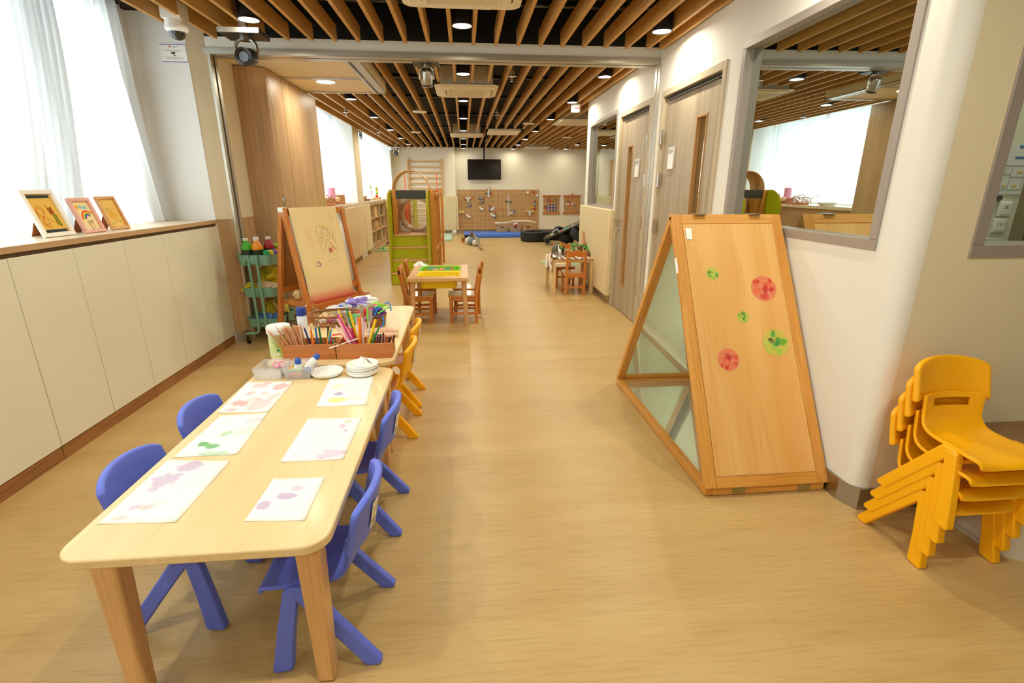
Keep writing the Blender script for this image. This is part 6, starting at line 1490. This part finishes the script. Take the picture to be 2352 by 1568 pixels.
# ---------------------------------------------------------------- mats, baskets, branch
t = thing('floor_mat', 'long blue foam mat with a black corner along the back wall', 'mat', (.83, 14.48, 0))
MB().box(-.85, .85, -.50, .48, 0, .10).build('mat_body', plain('blue vinyl mat', '4878D8', .45), t, bevel=.02, bseg=3)
MB().box(-.845, -.52, -.508, -.50, .012, .085).build('black_patch', M_dark, t)
for i, (x, lb) in enumerate([(1.07, 'left pale wicker basket on the blue mat'), (1.45, 'middle pale wicker basket on the blue mat, with white and red things'), (1.82, 'right pale wicker basket on the blue mat, with a brown label')]):
    t = thing('storage_basket', lb, 'basket', (x, 14.78, .101), group='wicker baskets on the blue mat')
    b = MB()
    for k in range(12): b.prism(rrect(-.155-.001*k, .155+.001*k, -.11-.001*k, .11+.001*k, .03), .0155*k, .0155*k+.013)
    b.build('woven_body', M_wickerl, t, bevel=.003)
    MB().box(-.04, .04, -.127, -.118, .12, .15).build('handle_hole' if i < 2 else 'label_plate', plain('hole brown', '5C3A1C', .7), t)
crumple((1.45, 14.78, .288), .07, (1.3, 1, .6), M_white, 'cloth_bundle', 'white cloth heap in the middle basket', 'cloth', None, 80, .5)
crumple((1.46, 14.64, .26), .025, (1.2, .6, 1), M_red, 'red_toy', 'red toy in the handle hole of the middle basket', 'toy', None, 81, .3)
tag(MB().tube([(.86, 14.70, .335), (1.0, 14.70, .34), (1.2, 14.72, .345), (1.4, 14.74, .385), (1.6, 14.74, .392), (1.8, 14.72, .385), (1.98, 14.70, .37), (2.06, 14.68, .345)], [.036, .034, .030, .034, .036, .034, .034, .022], 10).build('branch', plain('bleached branch', 'DCC8A4', .8, var=.15, nscale=20)), 'long bleached branch lying across the three baskets', 'branch')
tag(MB().box(-.44, .44, -.88, .88, 0, .05).build('crash_mat', plain('pale green mat', 'B9D0B8', .6, var=.12, nscale=3), loc=(-.79, 14.05, 0), bevel=.012), 'pale green floor mat in front of the wall bars', 'mat')
crumple((-.30, 15.15, 0), .055, (1.2, .6, 1), M_wall, 'cloth_roll', 'white cloth roll by the padding near the pegboard', 'cloth', None, 82, .3)
t = tag(MB().lathe([(0, 0), (.050, 0), (.064, .10), (.057, .10), (.047, .01), (0, .01)], seg=24).build('plant_pot', plain('terracotta', 'A4552E', .7), loc=(-.035, 12.9, 0)), 'small terracotta pot on the floor before the blue mat', 'pot')
for i, (x, y, s, hx, lb) in enumerate([(.07, 12.35, .07, 'D8D0BC', 'cream stone at the left of the driftwood heap'), (.15, 12.2, .075, '7C8884', 'grey stone in front of the driftwood'), (.13, 12.65, .07, 'B8B8A8', 'pale grey stone behind the driftwood'), (.24, 11.95, .065, 'DCD8C8', 'white stone nearest the driftwood tip'), (.26, 12.3, .075, 'A8A898', 'grey stone under the driftwood'), (.20, 12.6, .08, '8A7A64', 'brown stone at the back of the heap')]):
    crumple((x, y, 0), s*1.2, (1, 1, .98), plain('stone '+hx, hx, .8, var=.15, nscale=20), 'stone', lb, 'stone', 'stones around the driftwood', 90+i, .12)
t = thing('driftwood', 'grey driftwood leaning over the heap of stones', 'driftwood', (0, 0, 0))
dw = plain('driftwood grey', '8C7A60', .85, var=.3, nscale=30)
MB().tube([(.14, 12.6, .02), (.15, 12.5, .18), (.16, 12.4, .27), (.17, 12.3, .30)], [.026, .030, .028, .015], 8).build('upright_branch', dw, t)
MB().tube([(.17, 12.55, .26), (.24, 12.2, .20), (.29, 11.8, .12), (.32, 11.3, .05), (.36, 11.05, .03)], [.018, .030, .028, .02, .018], 8).tube([(.20, 12.5, .18), (.24, 12.1, .10), (.26, 11.9, .03)], [.018, .022, .015], 8).build('long_branch', dw, t)

# ---------------------------------------------------------------- tyres and ramp
def tyre(loc, rot, R, w, label):
    t = thing('tyre', label, 'tyre', loc, group='old car tyres'); t.rotation_euler = rot
    pr = [(R*.66, 0), (R*.80, -w*.02), (R*.95, w*.05), (R, w*.16)]
    for k in range(4): z = w*(.16+.17*k); pr += [(R, z+w*.13), (R*.985, z+w*.14), (R*.985, z+w*.165), (R, z+w*.17)]
    pr += [(R*.95, w*.95), (R*.80, w*1.02), (R*.66, w), (R*.64, w*.9), (R*.86, w*.8), (R*.88, w*.2), (R*.64, w*.1), (R*.66, 0)]
    b = MB(); seg = 48; n = len(pr)
    vs = [(r*cos(2*pi*k/seg), r*sin(2*pi*k/seg), z) for r, z in pr for k in range(seg)]
    b.add(vs, [(i*seg+k, i*seg+(k+1) % seg, (i+1)*seg+(k+1) % seg, (i+1)*seg+k) for i in range(n-1) for k in range(seg)])
    b.build('rubber_ring', M_rubber, t, angle=25)
    return t
tyre((1.80, 13.05, 0), (0, 0, 0), .37, .25, 'large black tyre lying flat beside the blue mat')
tyre((2.55, 13.35, 0), (0, 0, 0), .36, .23, 'black tyre lying flat behind the ramp')
tyre((2.36, 12.25, .128), (radians(27), 0, radians(50)), .28, .20, 'black tyre standing under the ramp, left one')
tyre((2.70, 11.95, .15), (radians(32), 0, radians(55)), .28, .20, 'black tyre standing under the ramp, nearest the padding')
t = thing('ramp_board', 'black painted balance ramp with colourful marks resting on the tyres', 'ramp', (0, 0, 0))
p0, p1 = Vector((1.96, 12.05, .16)), Vector((2.85, 12.0, .55)); dd = (p1-p0).normalized()
nn = Vector((-dd.z, 0, dd.x)).normalized(); yy_ = Vector((0, 1, 0))
MR = Matrix(((dd.x, 0, nn.x, p0.x), (dd.y, 1, nn.y, p0.y), (dd.z, 0, nn.z, p0.z), (0, 0, 0, 1)))
MB().box(0, 1.02, -.12, .40, -.02, .02, MR).build('board', plain('black painted board', '2A2A24', .25, coat=.4), t, bevel=.006)
MB().box(-.08, .02, -.12, .2, -.11, .02, MR).build('front_flap', M_rubber, t, bevel=.02)
for (x0_, x1_, m_, nm) in ((.42, .60, plain('teal paint', '3AA88C', .4), 'teal_mark'), (.10, .17, M_lime, 'lime_mark'), (.30, .33, M_yl2, 'yellow_mark'), (.36, .42, M_pinkink, 'pink_mark'), (.66, .70, M_wall, 'white_mark')):
    MB().prism([(x0_, .0), (x1_, -.03), (x1_-.01, .16), (x0_+.02, .2)], .0205, .022, 'xy', MR).build(nm, m_, t)
MB().tube([MR @ Vector(v) for v in ((.16, -.05, .02), (.17, -.05, .10), (.30, -.05, .11), (.32, -.05, .02))], .012, 8).build('grab_handle', M_white, t)
MB().tube([MR @ Vector(v) for v in ((.90, 0, .02), (.92, 0, .08), (.98, 0, .08), (1.0, 0, .02))], .012, 8).build('grab_handle', M_white, t)

# ---------------------------------------------------------------- animal table and chairs
t = thing('play_table', 'square pale wood table covered with toy animals by the right padding', 'table', (1.375, 6.60, 0))
MB().box(-.275, .275, -.275, .275, .40, .448).build('tabletop', wood('pale birch laminate', 'EED49C', 'E2C488', 'x', rough=.4, pores=.04), t, bevel=.003)
for sx in (-1, 1):
    for sy in (-1, 1): MB().box(sx*.25-.025, sx*.25+.025, sy*.25-.025, sy*.25+.025, 0, .40).build('leg', wood('pale birch leg', 'EED49C', 'E2C488', 'z', rough=.4, pores=.04), t, bevel=.002)
GA = 'orange wooden chairs at the animal table'
c1 = dup(c0, (1.385, 6.225, 0), 0, 'orange wooden chair with its back to the camera at the animal table', GA)
dup(c0, (1.36, 7.02, 0), pi, 'orange wooden chair on the far side of the animal table', GA)
cl = MB(); r4 = random.Random(2)
def clf(u, v):
    x = 1.045+.62*u; y = 6.30+.58*v
    z = .4495+.004*sin(20*u)*sin(17*v)
    if u < .10: k = (.10-u)/.10; z -= .17*k+.02*sin(9*v); x += .05*k+.018*sin(14*v)
    if u > .93: k = (u-.93)/.07; z -= .05*k; x -= .01
    z += max(0, .045*(1-((u-.10)/.13)**2-((v-.25)/.35)**2))
    return (x, y, z)
cl.grid(clf, 60, 30)
def zebra():
    m, tt, b = nt('brown zebra print'); co = coords(tt)
    wv = N(tt, 'ShaderNodeTexWave'); wv.inputs['Scale'].default_value = 4.5; wv.inputs['Distortion'].default_value = 6; wv.inputs['Detail'].default_value = 2
    tt.links.new(co, wv.inputs['Vector']); r_ = N(tt, 'ShaderNodeValToRGB'); r_.color_ramp.interpolation = 'CONSTANT'; r_.color_ramp.elements[1].position = .5
    r_.color_ramp.elements[0].color = lin('7A4630'); r_.color_ramp.elements[1].color = lin('F2ECE0'); tt.links.new(wv.outputs['Fac'], r_.inputs[0])
    tt.links.new(r_.outputs[0], b.inputs['Base Color']); b.inputs['Roughness'].default_value = .9; return m
tag(cl.build('patterned_cloth', zebra(), solid=.002, offset=1), 'brown and white zebra cloth draped over the animal table', 'cloth')
AZ = .456
def animal(x, y, s, rz, mat, name, label, neck=.6, head=.3, legh=.5, body=(.5, .22, .24), tail=True, trunk=False, spots=None, mane=None, horn=False, ears=True):
    """x forward; s = overall height of the back"""
    t = thing(name, label, name.replace('toy_', 'toy '), (x, y, AZ), rz, 'toy animals on the zebra cloth')
    h = s; L = body[0]*s*1.6; bw = body[1]*s*1.3; bh = body[2]*s*1.7; zc = legh*h+bh*.45
    b = MB(); b.ball((0, 0, zc), 1, (L/2, bw/2, bh/2), 16).ball((L*.28, 0, zc+.02*s), 1, (L*.22, bw*.5, bh*.55), 12).ball((-L*.28, 0, zc), 1, (L*.24, bw*.52, bh*.5), 12)
    for sx in (-1, 1):
        for sy in (-1, 1):
            px_, py_ = sx*L*.33, sy*bw*.32
            b.tube([(px_, py_, zc), (px_+.02*s*sx, py_, legh*h*.5), (px_, py_, legh*h*.2), (px_+.01*s, py_, 0)], [bw*.26, bw*.17, bw*.13, bw*.17], 8)
    nx, nz = L*.42, zc+bh*.3; hx, hz = nx+neck*s*.35, nz+neck*s
    b.tube([(nx-.03*s, 0, nz-.08*s), ((nx+hx)/2, 0, (nz+hz)/2), (hx, 0, hz)], [bw*.40, bw*.26, bw*.22], 10)
    b.ball((hx+head*s*.3, 0, hz), 1, (head*s*.55, head*s*.27, head*s*.28), 12, (0, .35, 0))
    if tail: b.tube([(-L*.5, 0, zc+bh*.25), (-L*.58, 0, zc), (-L*.56, 0, zc-.25*s)], [.02*s, .015*s, .02*s], 6)
    if trunk: b.tube([(hx+head*s*.6, 0, hz-.02*s), (hx+head*s*.95, 0, hz-.25*s), (hx+head*s*.9, 0, hz-.55*s)], [.07*s, .05*s, .03*s], 8)
    b.build('body', mat, t)
    if ears:
        e = .26*s if trunk else .09*s
        for sy in (-1, 1): MB().ball((hx-.02*s, sy*head*s*.30, hz+(.0 if trunk else .12*s)), 1, (e*(.6), e*.25, e), 10, (sy*-.4, 0, 0)).build('ear', mat, t)
    if mane: MB().ball((hx+.0*s, 0, hz-.03*s), 1, (.12*s, .22*s, .25*s), 14).build('mane', mane, t)
    if horn:
        for sy in (-1, 1): MB().cyl((hx, sy*.03*s, hz+.08*s), (hx, sy*.035*s, hz+.18*s), .012*s).build('horn', M_brn, t)
    if spots:
        r_ = random.Random(4)
        for i in range(12):
            a_ = r_.uniform(0, 2*pi); u_ = r_.uniform(-.8, .8); MB().ball((u_*L*.45, sin(a_)*bw*.49*math.sqrt(1-u_*u_), zc+cos(a_)*bh*.48*math.sqrt(1-u_*u_)), .035*s, (1.2, 1, 1), 6).build('spot', spots, t)
    return t
egr = plain('elephant grey', '6E7060', .6); wht = plain('zebra foal white', 'E4E2DC', .5); blk = plain('gorilla black', '20242A', .6); brw = plain('toy brown', '6B4A2C', .6); tan = plain('toy tan', 'D0A870', .6)
animal(1.185, 6.62, .13, radians(60), egr, 'toy_elephant', 'grey toy elephant standing at the left of the cloth', neck=.12, head=.42, legh=.45, body=(.6, .36, .36), trunk=True)
animal(1.22, 6.47, .105, radians(100), wht, 'toy_zebra', 'white toy zebra standing in front of the grey elephant', neck=.45, head=.26, legh=.55)
animal(1.27, 6.60, .10, radians(40), blk, 'toy_gorilla', 'black toy animal right of the white zebra', neck=.2, head=.34, legh=.45, body=(.5, .3, .3))
animal(1.335, 6.42, .07, radians(200), brw, 'toy_bison', 'small brown toy animal at the front edge of the cloth', neck=.05, head=.4, legh=.4, body=(.6, .36, .4))
animal(1.32, 6.52, .06, radians(20), plain('toy cream brown', 'B98C5C', .6, var=.4, nscale=60), 'toy_cow', 'small patched toy animal behind the brown bison', neck=.15)
animal(1.52, 6.62, .11, radians(250), plain('lion tan', 'A87C3C', .6), 'toy_lion', 'toy lion with large dark mane behind the chair back', neck=.3, head=.34, legh=.4, mane=plain('lion mane', '4A3420', .8))
animal(1.60, 6.76, .16, radians(80), plain('giraffe tan', 'B8784A', .5), 'toy_giraffe', 'tall brown toy giraffe near the padded wall', neck=.72, head=.20, legh=.60, body=(.42, .24, .26), spots=brw, horn=True)
animal(1.60, 6.50, .055, radians(170), brw, 'toy_boar', 'dark brown toy animal at the right front of the cloth', neck=.02, head=.45, legh=.3, body=(.7, .4, .5))
animal(1.585, 6.60, .08, radians(10), plain('toy ochre', 'B8862E', .6), 'toy_camel', 'ochre toy animal at the right of the cloth', neck=.2, head=.3, legh=.45)
def palm(x, y, h, label, n=6):
    h *= 1.12
    t = thing('toy_palm', label, 'toy palm tree', (x, y, AZ), x*9, 'toy palm trees on the zebra cloth')
    MB().tube([(0, 0, 0), (.004, 0, h*.5), (0, .003, h)], [.009, .007, .006], 8).build('trunk', brw, t)
    for k in range(n):
        a_ = 2*pi*k/n
        b = MB(); pts = [(0, 0, h), (.030*cos(a_), .030*sin(a_), h+.016), (.058*cos(a_), .058*sin(a_), h-.006)]
        P3 = [Vector(p) for p in pts]; sd = Vector((-sin(a_), cos(a_), 0))
        W3 = [.005, .015, .002]
        b.add([p+sd*w_ for p, w_ in zip(P3, W3)]+[p-sd*w_ for p, w_ in zip(P3, W3)], [(0, 1, 4, 3), (1, 2, 5, 4)])
        b.build('frond', plain('toy palm green', '3CB84A', .5), t, solid=.002)
palm(1.25, 6.70, .105, 'toy palm tree behind the grey elephant'); palm(1.29, 6.66, .075, 'low toy palm tree right of the elephant'); palm(1.445, 6.68, .115, 'tall toy palm tree in the middle of the cloth'); palm(1.447, 6.64, .075, 'short toy palm tree in the middle of the cloth')
palm(1.565, 6.72, .105, 'toy palm tree left of the giraffe'); palm(1.61, 6.66, .085, 'toy palm tree in front of the giraffe'); palm(1.635, 6.60, .065, 'lowest toy palm tree at the right edge')
for i, (x, y, w_, h, m_, lb) in enumerate([(1.37, 6.70, .05, .07, tan, 'tall tan block tower behind the small animals'), (1.41, 6.73, .05, .05, plain('cream block', 'E8D0A0', .6), 'cream block in the middle of the cloth'), (1.485, 6.70, .03, .06, plain('pink brown peg', 'B87858', .6), 'rosy round post beside the tall palm'), (1.545, 6.72, .05, .075, tan, 'tan block right of the lion'), (1.285, 6.46, .022, .07, plain('rosy wood', 'B07858', .6), 'rosy wooden peg at the front left of the cloth'), (1.25, 6.66, .022, .10, plain('rosy wood', 'B07858', .6), 'rosy wooden peg behind the elephant')]):
    tag(MB().prism(rrect(-w_/2, w_/2, -w_/2, w_/2, w_*.3), 0, h).build('toy_block', m_, loc=(x, y, AZ), bevel=.003), lb, 'toy block', 'toy blocks on the zebra cloth')
tag(MB().tube([(1.60, 6.60, AZ+.01), (1.63, 6.58, AZ+.06), (1.66, 6.55, AZ+.03), (1.665, 6.5, AZ+.005), (1.60, 6.48, AZ+.01)], .005, 6).build('twig', brw), 'thin dark twig arching at the right end of the cloth', 'twig')
b = MB().lathe([(0, 0), (.62, 0), (.63, .004), (.62, .008), (0, .008)], seg=48, sx=1, sy=.8)
tag(b.build('round_rug', plain('sage rug', 'B4C49C', .9, var=.06), loc=(2.02, 9.2, .0)), 'round sage green rug on the floor beyond the animal table', 'rug')
tag(MB().box(-.11, .11, -.09, .09, 0, .24).build('storage_box', plain('cream box', 'E8D8A8', .6), loc=(1.43, 7.35, 0), bevel=.004), 'cream storage box on the floor behind the animal table', 'box')
# play mats near the cubby shelf
t = thing('craft_mat', 'small green tray of toys on the floor by the cubby shelf', 'tray', (-1.80, 11.35, 0))
MB().box(-.16, .2, -.2, .3, 0, .04).build('tray_base', plain('mint tray', 'A8D0A8', .5), t, bevel=.006)
for i, m_ in enumerate((M_org, M_grn, M_yl2)): MB().box(-.12+.1*i, -.06+.1*i, -.15, -.02, .04, .07).build('toy_piece', m_, t)
crumple((-1.73, 12.3, 0), .09, (1, 1, .8), M_pur, 'purple_toy', 'purple toy on the floor by the cubby shelf', 'toy', None, 95, .4)
# far cupboards reflected in the mirror need nothing more; light strip over the right recess
# notices and switches seen through the right hand window
def seen(x, z): return (x, 2.198, z)
t = thing('floor_plan', 'laminated floor plan sheet with blue marks seen through the right window', 'notice', seen(2.60, 1.395))
MB().box(-.165, -.02, -.002, 0, -.105, .115).build('sheet', plain('laminated sheet', 'E6EAEC', .2, coat=.6), t)
b = MB()
for (x0_, x1_, z0_, z1_) in ((-.15, -.03, -.085, -.083), (-.15, -.03, .02, .022), (-.15, -.148, -.085, .022), (-.032, -.03, -.085, .022), (-.10, -.098, -.085, .022), (-.10, -.03, -.03, -.028), (-.15, -.10, -.02, -.018), (-.13, -.128, -.02, .022)): b.box(x0_, x1_, -.003, -.002, z0_, z1_)
b.build('plan_lines', M_grey, t)
MB().box(-.09, -.03, -.003, -.002, .095, .108).box(-.10, -.05, -.003, -.002, .05, .06).build('blue_marks', plain('blue print two', '2A78B8', .5), t)
MB().box(-.13, -.11, -.0035, -.002, -.07, -.063).box(-.08, -.055, -.0035, -.002, -.07, -.063).box(-.07, -.045, -.0035, -.002, -.01, -.003).build('yellow_marks', M_yl2, t)
def switch(x, z, w_, h_, n, label):
    t = thing('light_switch', label, 'switch', seen(x, z), group='switches seen through the right window')
    MB().box(-w_, w_, -.01, 0, -h_, h_).build('plate', M_white, t, bevel=.002)
    for i in range(n): p_ = MB().box(-w_*.75+1.5*w_*i/n+.001, -w_*.75+1.5*w_*(i+1)/n-.001, -.014, -.01, -h_*.75, h_*.75).build('rocker', M_white, t, bevel=.001); MB().box(-w_*.75+1.5*w_*(i+.35)/n, -w_*.75+1.5*w_*(i+.65)/n, -.0145, -.014, 0, h_*.4).build('print_mark', M_grey, p_)
switch(2.515, 1.225, .032, .033, 1, 'upper single switch seen through the right window')
switch(2.510, 1.150, .032, .033, 3, 'lower triple switch seen through the right window')
tag(MB().lathe([(0, 0), (.012, 0), (.012, .01), (0, .012)], seg=16, M=Matrix.Rotation(pi/2, 4, 'X')).build('door_bell', M_dark, loc=(2.475, 2.199, 1.272)), 'small black round stop above the switches', 'button')
t = thing('access_panel', 'pale access panel with glowing blue symbol seen through the right window', 'access panel', seen(2.50, 1.045))
MB().box(-.05, .045, -.012, 0, -.06, .045).build('panel_body', plain('panel cream', 'DADCC8', .4), t, bevel=.003)
glow = plain('blue glow', '3C90F0', .5, emit=('3C90F0', 3))
MB().tube([(-.008+.017*cos(a_*pi/12), -.0125, .008+.020*sin(a_*pi/12)-(.006 if 15 < a_ < 21 else 0)) for a_ in range(24)], .0014, 6, closed=True).build('glowing_symbol', glow, t)
MB().box(-.014, -.002, -.0128, -.012, .002, .014).box(-.03, .01, -.0128, -.012, -.026, -.022).build('glowing_mark', glow, t)
# wall behind the camera: plain board so that the room reads closed in mirrors
